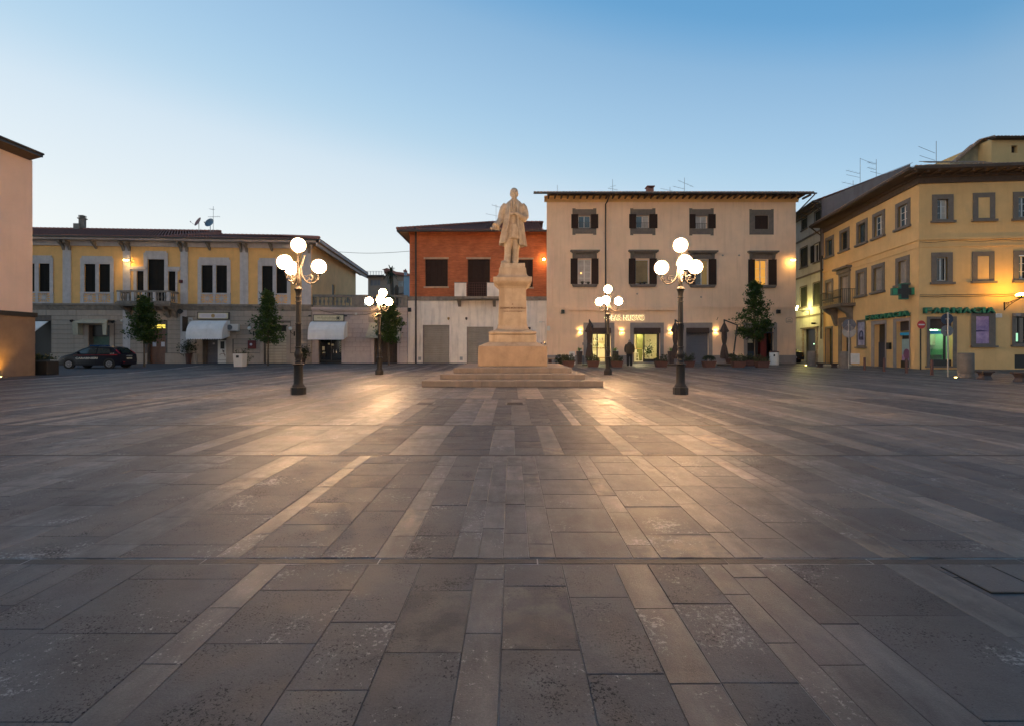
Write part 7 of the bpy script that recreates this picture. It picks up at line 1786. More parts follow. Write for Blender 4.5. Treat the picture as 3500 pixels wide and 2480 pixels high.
    for sy in (-1,):
        Mx = Matrix.Translation((.15, hw_ + .012, .70)) @ Matrix.Rotation(math.pi, 4, 'Z') @ Matrix.Rotation(math.pi / 2, 4, 'X')
        text_mesh('CARABINIERI', 'lettering', letter_w, t, 1.40, .135, .004, .035, Mx)
        Mx = Matrix.Translation((-2.03, 0, .86)) @ Matrix.Rotation(-math.pi / 2, 4, 'Z') @ Matrix.Rotation(math.pi / 2, 4, 'X')
        text_mesh('CARABINIERI', 'rear_lettering', letter_w, t, .62, .05, .004, .01, Mx)
    x = -1.52; Mx = Matrix.Translation((x + .05, hw_ - .055, 1.0)) @ Matrix.Rotation(math.pi, 4, 'Z') @ Matrix.Rotation(math.pi / 2, 4, 'X')
    text_mesh('112', 'number_lettering', letter_w, t, .26, .09, .05, .01, Mx)
police_car()
def dark_car():
    y = 39.6; u = 2731; t = thing('dark_estate_car', 'black car parked in the side street, half hidden by the cream house corner', 'car', ((u - 16 - U0) / F * y, y + 2.1, 0), R(-90 - 3))
    # local x forward: nose faces the camera
    hw_ = .9; side = [(-2.2, .35), (-2.2, 1.0), (-2.0, 1.50), (-1.6, 1.62), (.1, 1.64), (.55, 1.5), (1.05, 1.08), (1.9, .98), (2.12, .8), (2.18, .55), (2.12, .28), (-2.1, .28)]
    def ring(y_, ins): return [(x * (1 - ins), y_ * (1 - .18 * max(0, (z - 1.0) / .6)), z) for x, z in side]
    m = MB(); m.loft([ring(-hw_, .03), ring(-hw_ * .95, 0), ring(0, -.015), ring(hw_ * .95, 0), ring(hw_, .03)]); m.build('body', car2_m, t, 35)
    m = MB(); m.poly([(1.03, -.72, 1.10), (1.03, .72, 1.10), (.57, .64, 1.50), (.57, -.64, 1.50)]); m.v = [(x + .035, y_, z + .02) for x, y_, z in m.v]; m.build('windscreen', glass_car, t)
    for sy in (-1, 1):
        m = MB(); m.loft([[(2.02, sy * .45, .76), (2.08, sy * .80, .76), (1.9, sy * .88, .78), (1.8, sy * .6, .76)], [(1.98, sy * .42, .88), (2.0, sy * .78, .90), (1.75, sy * .88, .93), (1.7, sy * .6, .88)]]); m.build('headlight', galv, t)
        for x in (-1.35, 1.35): m = MB(); m.tube([(x, sy * (hw_ - .2), .32), (x, sy * (hw_ + .02), .32)], .32, 20); m.build('wheel', tyre, t, 40)
    BX(2.15, 2.19, -.5, .5, .62, .84).build('grille', plastic_b, t); BX(2.17, 2.20, -.26, .26, .42, .53).build('number_plate', sign_lilac, t); m = MB(); m.tube([(2.185, 0, .77), (2.2, 0, .77)], .07, 14); m.build('round_badge', alloy, t)
dark_car()

# ================================================================ STREET FURNITURE, RIGHT SIDE
def bollards():
    for i, (u, v, lab) in enumerate(((2955, 1264.5, 'rust-brown metal post farthest left, in front of the grey shop door'), (3021.6, 1269, 'rust-brown metal post between the grey shop door and the aqua poster window'), (3098, 1274.5, 'rust-brown metal post just left of the no-entry sign'), (3185.4, 1281, 'rust-brown metal post just right of the no-entry sign'))):
        p = G(u, v); t = thing('metal_bollard', lab, 'bollard', p, 0, 'rust-brown metal posts by the pharmacy'); m = MB(); m.lathe([(.06, 0), (.06, .68), (.055, .70), (.03, .71)], n=12); m.build('post', iron_r, t, 40); m = MB(); m.lathe([(.085, 0), (.085, .015), (.062, .02)], n=12); m.build('foot', iron_r, t, 40)
    st = []
    for i, (u, v, lab, lit) in enumerate(((2773.3, 1249, 'round stone bollard lit amber from the ground beside the black car', 1), (2884, 1258, 'round stone bollard in front of the arched doorway', 0), (3301, 1290.5, 'round stone bollard lit amber from the ground by the pharmacy front, nearest the camera', 1))):
        p = G(u, v); t = thing('stone_bollard', lab, 'bollard', p, i * .7, 'round stone bollards by the pharmacy'); m = MB(); m.lathe([(.275, 0), (.275, .16), (.268, .17), (.268, .18), (.272, .19), (.266, .99), (.255, 1.02), (.20, 1.025)], n=28); m.build('drum', pietra, t, 40); m = MB(); m.lathe([(.285, 0), (.285, .008)], n=28); m.build('foot_ring', pietra, t)
        if lit:
            g = G(2756, 1248) if i == 0 else G(3273, 1289.5); l = thing('ground_uplight', ['amber uplight sunk in the paving at the bollard beside the black car', '', 'amber uplight sunk in the paving left of the nearest stone bollard'][i], 'light', g, 0, 'amber ground lights at the stone bollards')
            m = MB(); m.lathe([(.12, 0), (.12, .008), (.10, .010)], n=16); m.build('ring', galv, l); MB().lathe([(.095, .0105), (.09, .016), (.03, .022)], n=16).build('lens', ground_l, l)
            s = bpy.data.lights.new('uplight', 'SPOT'); s.energy = 45; s.color = (1, .58, .08); s.spot_size = R(90); s.spot_blend = .7; s.shadow_soft_size = .04
            so = bpy.data.objects.new('uplight_source', s); link(so, l); so.location = (0, 0, .05)
            d = Vector((p.x - g.x, p.y - g.y, .42)).normalized(); so.rotation_euler = d.to_track_quat('-Z', 'Y').to_euler()
    for (u, v, s_, lab) in ((2803, 1254.5, .85, 'small dark stone stool next to the lit bollard by the black car'), (2851, 1256, .85, 'small dark stone stool left of the unlit stone bollard'), (3366, 1295.5, 1.0, 'hourglass-shaped dark stone stool right of the nearest lit bollard'), (3494, 1304.5, 1.1, 'hourglass-shaped dark stone stool cut by the right edge of the view')):
        p = G(u, v); t = thing('stone_stool', lab, 'stool', p, 0, 'dark stone stools by the pharmacy'); m = MB()
        m.loft([[(sx * a * s_, sy * b * s_, z * s_) for sx, sy in ((-1, -1), (1, -1), (1, 1), (-1, 1))] for z, a, b in ((0, .16, .16), (.05, .15, .15), (.14, .12, .12), (.24, .15, .15), (.27, .19, .17))]); m.build('pedestal', pot_b, t)
        BX(-.23 * s_, .23 * s_, -.19 * s_, .19 * s_, .271 * s_, .33 * s_).build('seat', pot_b, t, bevel=.008)
bollards()
def signs():
    # no-entry sign
    p = px_ground(3146.5, 27.6); t = thing('no_entry_sign', 'red round no-entry sign with a white bar on a dark pole at the pharmacy corner', 'road sign', p)
    MB().tube([(0, 0, 0), (0, 0, 2.75)], .035, 10).build('pole', iron, t, 40)
    z = H + (V0 - 1110) * 27.5 / F; m = MB(); m.tube([(0, -.05, z), (0, -.065, z)], .235, 28); m.build('disc', M('sign_red', (.50, .02, .02), .1, 5, .4), t); BX(-.17, .17, -.072, -.066, z - .035, z + .035).build('white_bar', plastic_w, t)
    def pair(u, v, y, lab, rz, zs_, r1, back):
        t = thing('road_sign', lab, 'road sign', px_ground(u, y), rz); m = MB(); m.tube([(0, 0, 0), (0, 0, zs_[0] + .28)], .03, 10); m.build('pole', galv, t, 40)
        for k, z in enumerate(zs_):
            m = MB(); m.tube([(.0, .045, z), (.0, .06, z)], r1, 28); m.build('disc', blue_sign if k == 0 else grey_back, t)
            MB().box(-.08, .08, .03, .045, z - .02, z + .02).build('clamp', galv, t)
    y = gp(1286.5); pair(3240, 1286, y, 'two round signs seen from behind on a thin grey pole before the pharmacy window', R(-8), (H + (V0 - 1090.5) * y / F, H + (V0 - 1131) * y / F), .24, 1)
    y = gp(1259.5); pair(2901, 1259, y, 'two overlapping round signs turned edgewise on a pole by the arched doorway', R(-52), (H + (V0 - 1111) * y / F, H + (V0 - 1134) * y / F), .36, 0)
    y = 33.0; t = thing('notice_board', 'small white notice board leaning at the ochre wall below the blue poster', 'sign board', (px_ground(2923, 33.2) ), R(-70)); t.rotation_euler = (0, 0, R(-25)); BX(-.26, .26, -.02, .02, .18, .86).build('panel', plastic_w, t, bevel=.02); m = MB(); m.tube([(-.2, 0, 0), (-.2, 0, .3)], .015, 6); m.tube([(.2, 0, 0), (.2, 0, .3)], .015, 6); m.build('legs', galv, t)
    m = MB()
    for k in range(6): m.box(-.18, .14, -.024, -.0205, .30 + k * .08, .315 + k * .08)
    m.build('faint_lines', M('faint_green_print', (.35, .42, .36), .1, 5, .6), t)
signs()

def far_letters():
    # pharmacy signs: separate raised letters
    for b, u0, u1, v0, v1, lab, left in ((bE, 2968, 3116, 0, 0, 'dark green raised pharmacy lettering on the side street facade, left of the corner', True), (bF2, 3151.8, 3393, 0, 0, 'green raised pharmacy lettering over the shop window on the front facade', False)):
        if left: s0, s1 = b.S(u0), b.S(u1); zt, zb = b.Z(1062, 3110), b.Z(1080.5, 3110)
        else: s0, s1 = b.S(u0), b.S(u1); zt, zb = b.Z(1051.5, 3300), b.Z(1071.5, 3300)
        t = thing('pharmacy_sign', lab, 'shop sign', b.w((s0 + s1) / 2, 0), b.a, 'green pharmacy signs'); W = s1 - s0
        wd = {'F': .88, 'A': 1.08, 'R': 1.0, 'M': 1.12, 'C': 1.0, 'I': .38}; word = 'FARMACIA'; tot = sum(wd[c] for c in word) + .12 * 7; x = -W / 2
        for ch in word:
            w_ = wd[ch] / tot * W; Mx = Matrix.Translation((x + w_ / 2, -.05, (zt + zb) / 2)) @ Matrix.Rotation(math.pi / 2, 4, 'X')
            text_mesh(ch, 'letter', green_dk, t, w_, zt - zb, .16, .035, Mx)
            Mx = Matrix.Translation((x + w_ / 2, -.215, (zt + zb) / 2)) @ Matrix.Rotation(math.pi / 2, 4, 'X'); text_mesh(ch, 'letter_face', green_md, t, w_ * .86, (zt - zb) * .84, .012, .0, Mx)
            x += w_ + .12 / tot * W
        MB().box(-W / 2 + .05, W / 2 - .05, -.045, -.0, (zt + zb) / 2 - .02, (zt + zb) / 2 + .02).build('mounting_rail', green_dk, t)
    # pharmacy cross
    b = bE; s_ = b.S(3088, -.5); p = b.w(s_, -.5); z = b.Z(997, 3088, off=-.5); t = thing('pharmacy_cross', 'unlit green pharmacy cross projecting from the corner of the ochre house', 'sign', Vector((p.x, p.y, 0)), R(-14))
    a = .215; w_ = .63; h = .47
    m = MB(); m.prism_y([(-a, z - h), (a, z - h), (a, z - a), (w_, z - a), (w_, z + a), (a, z + a), (a, z + h), (-a, z + h), (-a, z + a), (-w_, z + a), (-w_, z - a), (-a, z - a)], -.12, .12); m.build('cross_body', green_dk, t)
    e = .05; m = MB(); m.prism_y([(-a + e, z - h + e), (a - e * .2, z - h + e), (a - e * .2, z - a), (w_ * .55, z - a), (w_ * .55, z + a - e), (a - e * .2, z + a - e), (a - e * .2, z + h - e), (-a + e, z + h - e), (-a + e, z + a - e), (-w_ * .55, z + a - e), (-w_ * .55, z - a + e), (-a + e, z - a + e)], -.128, -.121); m.build('dark_face', plastic_b, t)
    for sx in (-1, 1): BX(*sorted((sx * w_ * .58, sx * (w_ - .03))), -.13, -.121, z - a + .03, z + a - .03).build('side_face', green_md, t)
    m = MB(); m.tube([(0, .12, z), (.35, .5, z)], .03, 6); m.build('bracket', iron, t)
    # bar sign
    b = bC; q = b.r(2090, 2201, 1078.6, 1094.7); cx = (q[0] + q[1]) / 2; t = thing('bar_sign', 'backlit dark lettering and diamond emblem glowing on the cream wall above the bar', 'shop sign', b.w(cx, 0)); cz = (q[2] + q[3]) / 2; W = q[1] - q[0]; Hh = q[3] - q[2]
    k = W / 9.6; gap = cx
    text_mesh('BAR', 'letters', frame_b, t, W * .295, Hh, .025, .008, Matrix.Translation((-W / 2 + W * .148, -.06, cz)) @ Matrix.Rotation(math.pi / 2, 4, 'X'))
    text_mesh('NUOVO', 'letters', frame_b, t, W * .62, Hh, .025, .008, Matrix.Translation((W / 2 - W * .31, -.06, cz)) @ Matrix.Rotation(math.pi / 2, 4, 'X'))
    text_mesh('BAR', 'letter_backlight', halo_m, t, W * .295 + .05, Hh + .05, .01, .03, Matrix.Translation((-W / 2 + W * .148, -.03, cz)) @ Matrix.Rotation(math.pi / 2, 4, 'X'))
    text_mesh('NUOVO', 'letter_backlight', halo_m, t, W * .62 + .05, Hh + .05, .01, .03, Matrix.Translation((W / 2 - W * .31, -.03, cz)) @ Matrix.Rotation(math.pi / 2, 4, 'X'))
    ex = b.S(2076) - cx; 
    for r_, y, mt, nm in ((.27, -.04, halo_m, 'emblem_backlight'), (.225, -.07, frame_b, 'emblem')):
        m = MB(); m.prism_y([(ex - r_, cz), (ex, cz - r_), (ex + r_, cz), (ex, cz + r_)], y, y + .02); m.build(nm, mt, t)
    m = MB(); m.prism_y([(ex - .12, cz), (ex, cz - .12), (ex + .12, cz), (ex, cz + .12)], -.08, -.071); m.build('emblem_centre', halo_m, t)
far_letters()

# ---------------------------------------------------------------- things fixed to the facades
def canopy_round(b, s0, s1, zt, zb, proj, label, mat, scallop, seg=8, group=None):
    t = thing('shop_awning', label, 'awning', b.w((s0 + s1) / 2, 0), b.a, group); w = (s1 - s0) / 2; h = zt - zb
    prof = [(-.0 - proj * math.sin(k / seg * math.pi / 2) ** .9, zt - h * .80 * (1 - math.cos(k / seg * math.pi / 2))) for k in range(seg + 1)]
    m = MB()
    for (y0, z0), (y1, z1) in zip(prof, prof[1:]): m.quad((-w, y0, z0), (w, y0, z0), (w, y1, z1), (-w, y1, z1))
    m.build('canopy', mat, t)
    yl, zl_ = prof[-1]
    m = MB()
    if scallop:
        n = 15
        for k in range(n):
            a = -w + 2 * w * k / n; c = -w + 2 * w * (k + 1) / n; m.poly([(a, yl, zl_)] + [(a + (c - a) * j / 6, yl - .006, zb + .06 - .07 * math.sin(j / 6 * math.pi)) for j in range(7)] + [(c, yl, zl_)])
    else: m.quad((-w, yl, zl_), (w, yl, zl_), (w, yl - .004, zb), (-w, yl - .004, zb))
    m.build('valance', mat, t)
    m = MB()
    for sx in (-1, 1): m.poly([(sx * w, 0, zt), (sx * w, 0, zl_ - .02)] + [(sx * w, yl, zb + .02)] + [(sx * w, y, z) for y, z in prof[::-1]][:-1])
    m.build('side_cheek', mat, t)
    m = MB()
    for k in range(2, seg + 1, 2): y, z = prof[k]; m.tube([(-w, y - .008, z), (w, y - .008, z)], .014, 5)
    m.build('hoops', mat, t); return t
def wall_stuff():
    b = bA; S, Z = b.S, b.Z
    canopy_round(b, S(667), S(787), Z(1095), Z(1161), 1.25, 'white rounded canopy with a scalloped edge over the closed shop of the yellow house', canvas_w, True)
    # sign board 1
    q = b.r(678, 786, 1066, 1092); cx = (q[0] + q[1]) / 2; t = thing('shop_sign', 'framed cream sign with white panel and gold medallion above the scalloped canopy', 'shop sign', b.w(cx, 0), b.a); w = (q[1] - q[0]) / 2; cz = (q[2] + q[3]) / 2; h = (q[3] - q[2]) / 2
    BX(-w, w, -.15, -.04, cz - h, cz + h).build('frame', wood_d, t, bevel=.01); BX(-w + .07, w - .07, -.165, -.151, cz - h + .07, cz + h - .07).build('board', sign_cream, t)
    m = MB(); a, c = w - .16, h - .12; m.prism_y([(-a, cz - c * .4), (-a + .12, cz - c), (a - .12, cz - c), (a, cz - c * .4), (a, cz + c * .4), (a - .12, cz + c), (-a + .12, cz + c), (-a, cz + c * .4)], -.172, -.166); m.build('white_panel', sign_lilac, t); MB().tube([(0, -.172, cz), (0, -.182, cz)], .15, 20).build('medallion', gold, t)
    m = MB(); 
    for sx in (-1, 1):
        for k in range(2): m.box(*sorted((sx * .22, sx * (a - .22))), -.176, -.173, cz + .03 - k * .09, cz + .045 - k * .09)
    m.build('thin_script', plinth_g, t)
    # AC unit
    q = b.r(782, 821.5, 1107.5, 1131); t = thing('air_conditioner', 'boxy white outdoor air conditioner right of the scalloped canopy', 'air conditioner', b.w((q[0] + q[1]) / 2, 0), b.a); w = (q[1] - q[0]) / 2
    BX(-w, w, -.42, -.08, q[2], q[3]).build('casing', plastic_w, t, bevel=.015); x = -w + .28; m = MB(); m.tube([(x, -.421, (q[2] + q[3]) / 2), (x, -.432, (q[2] + q[3]) / 2)], .21, 22); m.build('fan_grille', grey_back, t); m = MB()
    for sx in (-1, 1): m.box(sx * (w - .1) - .02, sx * (w - .1) + .02, -.4, 0, q[2] - .05, q[2] - .005)
    m.build('bracket', galv, t)
    # opal wall lamps
    for u, lab in ((858, 'unlit opal globe wall lamp left of the garage door'), (997, 'unlit opal globe wall lamp right of the garage door')):
        s_, z = S(u), Z(1122); t = thing('wall_lamp', lab, 'wall lamp', b.w(s_, 0), b.a, 'opal globe wall lamps'); MB().sphere((0, -.28, z), .15, 16, 12).build('globe', opal_off, t, 60)
        m = MB(); m.tube([(0, -.28, z - .15), (.02, -.27, z - .3), (.12, -.18, z - .42), (.22, -.05, z - .36)], [.04, .025, .022, .022], 8); m.build('bracket', iron, t, 50); BX(.17, .28, -.04, 0, z - .60, z - .22).build('back_plate', iron, t)
    q = b.r(850, 876.5, 1163, 1192); t = thing('red_box', 'dark red wall box with a white round mark beside the garage', 'wall box', b.w((q[0] + q[1]) / 2, 0), b.a); w = (q[1] - q[0]) / 2; BX(-w, w, -.2, -.03, q[2], q[3]).build('casing', red_paint, t, bevel=.03); m = MB(); m.tube([(-.03, -.205, q[2] + .35), (-.03, -.212, q[2] + .35)], .10, 18); m.build('round_mark', sign_lilac, t)
    # drinks machine in the recess
    q = b.r(742, 774, 1162, 1240); t = thing('drinks_machine', 'white water and drinks machine standing under the scalloped canopy', 'vending machine', b.w((q[0] + q[1]) / 2, .08), b.a); w = (q[1] - q[0]) / 2; z1 = q[3]; BX(-w, w, 0, .35, 0.02, z1).build('cabinet', plastic_w, t, bevel=.02); BX(-.14, .16, -.012, -.001, z1 * .62, z1 * .94).build('dark_panel', plastic_b, t); BX(.02, .16, -.012, -.001, z1 * .49, z1 * .55).build('keypad', plastic_b, t)
    m = MB(); m.tube([(-.2 + .45 * k / 8, -.02, z1 * .36 + .10 * math.sin(k / 8 * math.pi)) for k in range(9)], .018, 5); m.tube([(.0 + .03 * k, -.02, z1 * .60 - .045 * k - .004 * k * k) for k in range(9)], .016, 5); m.build('curved_trim', wood_door, t); BX(-w + .05, w - .05, -.013, -.001, z1 * .13, z1 * .15).build('base_line', plinth_g, t)
    # projecting sign left of the canopy
    t = thing('hanging_sign', 'tall dark projecting sign with a small white plate left of the scalloped canopy', 'sign', b.w(S(643), 0), b.a); z0, z1 = Z(1134), Z(1084); BX(-.02, .02, -.75, -.1, z0, z1).build('panel', wood_d, t); BX(.12, .42, -.16, -.13, Z(1104), Z(1086)).build('white_plate', plastic_w, t); BX(.2, .25, -.168, -.161, Z(1098), Z(1090)).build('plate_mark', plinth_g, t); BX(.29, .34, -.168, -.161, Z(1098), Z(1090)).build('plate_mark', plinth_g, t); m = MB(); m.tube([(-.0, 0, z1 - .02), (.0, -.78, z1 + .02)], .015, 5); m.tube([(-.1, -.1, z1 + .04), (.6, -.1, z1 + .02)], .015, 5); m.build('bracket', iron, t)
    # cream half-rolled awning left
    t = thing('shop_awning', 'old cream canvas awning with hanging sides behind the police car', 'awning', b.w((S(267) + S(385)) / 2, 0), b.a); w = (S(385) - S(267)) / 2; z1, z2, z3 = Z(1092), Z(1107), Z(1146)
    m = MB(); m.poly([(-w + .35, -.02, z1), (w - .35, -.02, z1), (w - .05, -.55, z1 - .2), (-w + .05, -.55, z1 - .2)]); m.quad((-w + .05, -.55, z1 - .2), (w - .05, -.55, z1 - .2), (w - .1, -.57, z2), (-w + .1, -.57, z2)); m.build('canopy', canvas_c, t)
    for sx in (-1, 1):
        m = MB(); m.poly([(sx * (w - .35), -.02, z1), (sx * (w - .05), -.55, z1 - .2), (sx * (w - .0), -.6, z1 - .5), (sx * (w - .08), -.58, z3), (sx * (w - .45), -.3, z3 + .02), (sx * (w - .4), -.02, z3)])
        m.poly([(sx * (w - .05), -.56, z1 - .2), (sx * (w - .40), -.55, z2 - .05), (sx * (w - .38), -.5, z3 + .02), (sx * (w - .06), -.585, z3)]); m.build('side_flap', canvas_c, t)
    # small amber flood lamp by the balcony
    t = thing('flood_lamp', 'small lit flood lamp on the wall left of the balcony door', 'wall lamp', b.w(S(447), 0), b.a); z = Z(893)
    m = MB(); m.tube([(.2, 0, z - .15), (.1, -.35, z - .05), (.05, -.5, z)], .02, 6); m.build('arm', iron, t); m = MB(); m.box(-.16, .14, -.62, -.44, z + .01, z + .05); m.build('hood', galv, t); BX(-.14, .12, -.6, -.46, z - .05, z + .005).build('lens', flood_m, t)
    t = thing('alarm_siren', 'small red alarm siren on the grey pilaster right of the balcony', 'alarm', b.w(S(621), 0), b.a); z = Z(962); m = MB(); m.box(-.13, .13, -.18, -.06, z - .12, z + .13); m.build('casing', red_paint, t, bevel=.03); m = MB(); m.sphere((0, -.18, z - .05), .06, 8, 6); m.build('beacon', red_paint, t)
    for (u, v, lab) in ((625, 1064, 'round black loudspeaker on the wall left of the shop sign'),):
        t = thing('loudspeaker', lab, 'loudspeaker', b.w(S(u), 0), b.a); z = Z(v); m = MB(); m.tube([(0, 0, z), (0, -.12, z), (0, -.38, z - .03)], [.04, .1, .2], 14); m.build('horn', plastic_b, t)
    for (u, v, lab) in ((258, 1098, 'small dark shop spotlight left of the old cream awning'), (397, 1101, 'small dark shop spotlight right of the old cream awning')):
        t = thing('shop_spotlight', lab, 'wall lamp', b.w(S(u), 0), b.a, 'small dark shop spotlights'); z = Z(v); m = MB(); m.tube([(0, 0, z), (0, -.3, z + .03)], .015, 5); m.tube([(0, -.28, z + .03), (.0, -.42, z - .04)], [.08, .11], 10); m.build('head', plastic_b, t)
    t = thing('surveillance_camera', 'tiny white dome camera on the wall right of the old cream awning', 'camera', b.w(S(420), 0), b.a); z = Z(1097); m = MB(); m.sphere((0, -.12, z), .09, 12, 8); m.tube([(0, 0, z), (0, -.12, z)], .04, 8); m.build('dome', plastic_w, t, 60)
    # potted plants at the wall
    for (u, y_, r_, h_, lab, mat_) in ((656, -.45, .24, .8, 'tall brown flower pot with a dark bush left of the closed shop', terra), (676, -.3, .19, .78, 'paler terracotta pot behind the bushy pot at the closed shop', rust_stone)):
        t = thing('flower_pot', lab, 'flower pot', b.w(S(u), y_), b.a); m = MB(); m.lathe([(r_ * .72, 0), (r_ * .95, h_ * .9), (r_ * 1.08, h_ * .9), (r_ * 1.08, h_), (r_ * .9, h_)], n=18); m.build('pot', mat_, t, 40)
        if r_ > .2: rnd = random.Random(3); build_leaves([((rnd.gauss(-.1, .3), rnd.gauss(0, .2), h_ + .45 + rnd.gauss(0, .3)), rnd.uniform(0, .5)) for k in range(520)], .09, 'foliage', leaf_p, t, 3); MB().tube([(0, 0, h_ - .1), (-.05, 0, h_ + .5)], .02, 6).build('stem', bark, t)
    # ---- wing
    b = bW; S, Z = b.S, b.Z
    canopy_round(b, S(1068), S(1188), Z(1100), Z(1162), 1.1, 'white ribbed rounded canopy over the glass shop door of the terrace wing', canvas_w, False)
    q = b.r(1072, 1178, 1077, 1100); cx = (q[0] + q[1]) / 2; w = (q[1] - q[0]) / 2; cz = (q[2] + q[3]) / 2; h = (q[3] - q[2]) / 2
    t = thing('shop_sign', 'long cream sign with black frame, thin line and dark disc above the ribbed canopy', 'shop sign', b.w(cx, 0), b.a); BX(-w, w, -.14, -.04, cz - h, cz + h).build('frame', plastic_b, t, bevel=.01); BX(-w + .06, w - .06, -.155, -.141, cz - h + .06, cz + h - .05).build('board', sign_cream, t)
    m = MB(); m.box(-w + .35, w - .62, -.162, -.156, cz - .015, cz + .012); m.tube([(w - .48 + .16 * math.cos(a * .524), -.16, cz + .16 * math.sin(a * .524)) for a in range(13)], .018, 5); m.tube([(w - .48, -.158, cz), (w - .48, -.166, cz)], .10, 16)
    rnd = random.Random(1)
    for k in range(22): x = -w + .36 + k * .062; hgt = rnd.choice([.03, .03, .05, .07]); m.box(x, x + .02, -.161, -.156, cz + .05, cz + .05 + hgt) if k not in (4, 7, 13) else None
    for k in range(20): x = -w + .68 + k * .062; m.box(x, x + .035, -.161, -.156, cz - .11, cz - .08) if k % 6 else None
    m.build('thin_script', frame_b, t)
    for (u, lab) in ((1063, 'little dark spotlight left of the long cream sign'), (1185, 'little dark spotlight right of the long cream sign')):
        t = thing('shop_spotlight', lab, 'wall lamp', b.w(S(u), 0), b.a, 'small dark shop spotlights'); z = Z(1081); m = MB(); m.tube([(0, 0, z + .03), (0, -.25, z + .03)], .013, 5); m.tube([(-.1, -.28, z), (.1, -.28, z)], .05, 8); m.build('head', plastic_b, t)
    # boxy cream awning on the second wing shop, sign box and warm lamp above
    s0, s1 = S(1260), S(1372); w = (s1 - s0) / 2; t = thing('shop_awning', 'boxy cream canvas awning behind the small lamp-lit tree', 'awning', b.w((s0 + s1) / 2, 0), b.a); z1, z2, z3 = Z(1104), Z(1146), Z(1156)
    m = MB(); m.loft([[(-w + .12, 0, z1), (w - .12, 0, z1), (w - .12, -.12, z1), (-w + .12, -.12, z1)], [(-w, 0, z2), (w, 0, z2), (w + .05, -.75, z2), (-w - .05, -.75, z2)]], False, False); m.build('canopy', canvas_c, t)
    m = MB(); m.loft([[(-w, -.0, z2), (w, -.0, z2), (w + .05, -.75, z2), (-w - .05, -.75, z2)], [(-w, -.0, z3), (w, -.0, z3), (w + .08, -.8, z3), (-w - .08, -.8, z3)]], False, False); m.build('valance', canvas_c, t)
    q = b.r(1260, 1376, 1083, 1102); t = thing('sign_box', 'grey blank sign panel above the boxy cream awning', 'shop sign', b.w((q[0] + q[1]) / 2, 0), b.a); w = (q[1] - q[0]) / 2; BX(-w, w, -.06, -.036, q[2], q[3]).build('panel', plinth_g, t)
    t = thing('wall_lamp', 'small lit warm wall lamp above the boxy cream awning, behind the lamp post', 'wall lamp', b.w(S(1289), 0), b.a); z = Z(1075); m = MB(); m.box(-.03, .03, -.3, 0, z, z + .03); m.build('arm', iron, t); m = MB(); m.sphere((0, -.3, z - .03), .05, 10, 8); m.build('bulb', flood_m, t)
    t = thing('wall_lamp', 'second small lit wall lamp glowing through the leaves of the lamp-lit tree', 'wall lamp', b.w(S(1341), 0), b.a); z = Z(1075); m = MB(); m.box(-.03, .03, -.3, 0, z, z + .03); m.build('arm', iron, t); m = MB(); m.sphere((0, -.3, z - .03), .05, 10, 8); m.build('bulb', flood_m, t)
    t = thing('junction_box', 'small square box where cables meet on the pale wing wall', 'box', b.w(S(1218), 0), b.a); z = Z(1074); BX(-.09, .09, -.12, -.036, z - .1, z + .1).build('casing', plastic_w, t)
    t = thing('wall_cable', 'thin cable drooping across the wall of the terrace wing', 'cable', b.w(0, 0), b.a); m = MB(); m.tube([(S(u), -.14, Z(v)) for u, v in ((1068, 1052), (1110, 1066), (1160, 1075), (1215, 1078), (1255, 1075), (1285, 1067), (1320, 1057))], .018, 5); m.build('cable', plastic_b, t)
    t = thing('flower_pot', 'dark pot with a drooping bush beside the glass shop door of the wing', 'flower pot', b.w(S(1043), -.5), b.a); m = MB(); m.lathe([(.17, 0), (.22, .42), (.24, .45), (.2, .46)], n=16); m.build('pot', pot_b, t, 40); rnd = random.Random(12); build_leaves([((rnd.gauss(0.05, .2), rnd.gauss(0, .18), .85 + rnd.gauss(0, .26)), rnd.uniform(0, .5)) for k in range(520)], .09, 'foliage', leaf_p, t, 12); MB().tube([(0, 0, .4), (0, 0, 1.0)], .02, 6).build('stem', bark, t)
    # ---- brick house
    b = bB; S, Z = b.S, b.Z
    for u, lab in ((1533.5, 'small amber beacon right above the left roller door'), (1594.5, 'small dark beacon left above the second roller door')):
        t = thing('door_beacon', lab, 'wall lamp', b.w(S(u), 0), b.a, 'beacons over the roller doors'); z = Z(1090); m = MB(); m.lathe([(.03, z - .12), (.08, z - .05), (.1, z + .02), (.08, z + .12)], 0, -.1, 10); m.build('head', gold if u < 1550 else pot_b, t, 50); BX(-.02, .02, -.1, 0, z + .05, z + .09).build('arm', iron, t)
    t = thing('bright_flood_lamp', 'bright lit flood lamp at the right end of the brick wall', 'wall lamp', b.w(S(1858), .05), b.a); z = Z(890); m = MB(); m.tube([(.0, 0, z), (0, -.3, z)], .025, 6); m.build('arm', iron, t); MB().sphere((0, -.38, z), .085, 12, 8).build('bulb', flood_m, t, 60)
    t = thing('surveillance_camera', 'white camera on a bracket on the dirty white wall right of the monument', 'camera', b.w(S(1850), 0), b.a); z = Z(1102); m = MB(); m.tube([(.3, 0, z), (.3, -.2, z), (.0, -.3, z + .02)], .015, 5); m.build('bracket', galv, t); BX(-.2, .05, -.36, -.26, z - .05, z + .07).build('body', plastic_w, t)
    t = thing('motion_lamp', 'small twin motion lamp above the monument base block on the white wall', 'wall lamp', b.w(S(1858), 0), b.a); z = Z(1172); m = MB(); m.box(-.06, .06, -.06, 0, z, z + .16); m.tube([(-.12, -.12, z - .02), (-.2, -.2, z - .06)], [.05, .09], 10); m.tube([(.1, -.12, z - .02), (.12, -.2, z - .08)], [.05, .09], 10); m.build('heads', galv, t); MB().sphere((.05, -.12, z + .06), .03, 8, 6).build('small_bulb', lit_bulb, t)
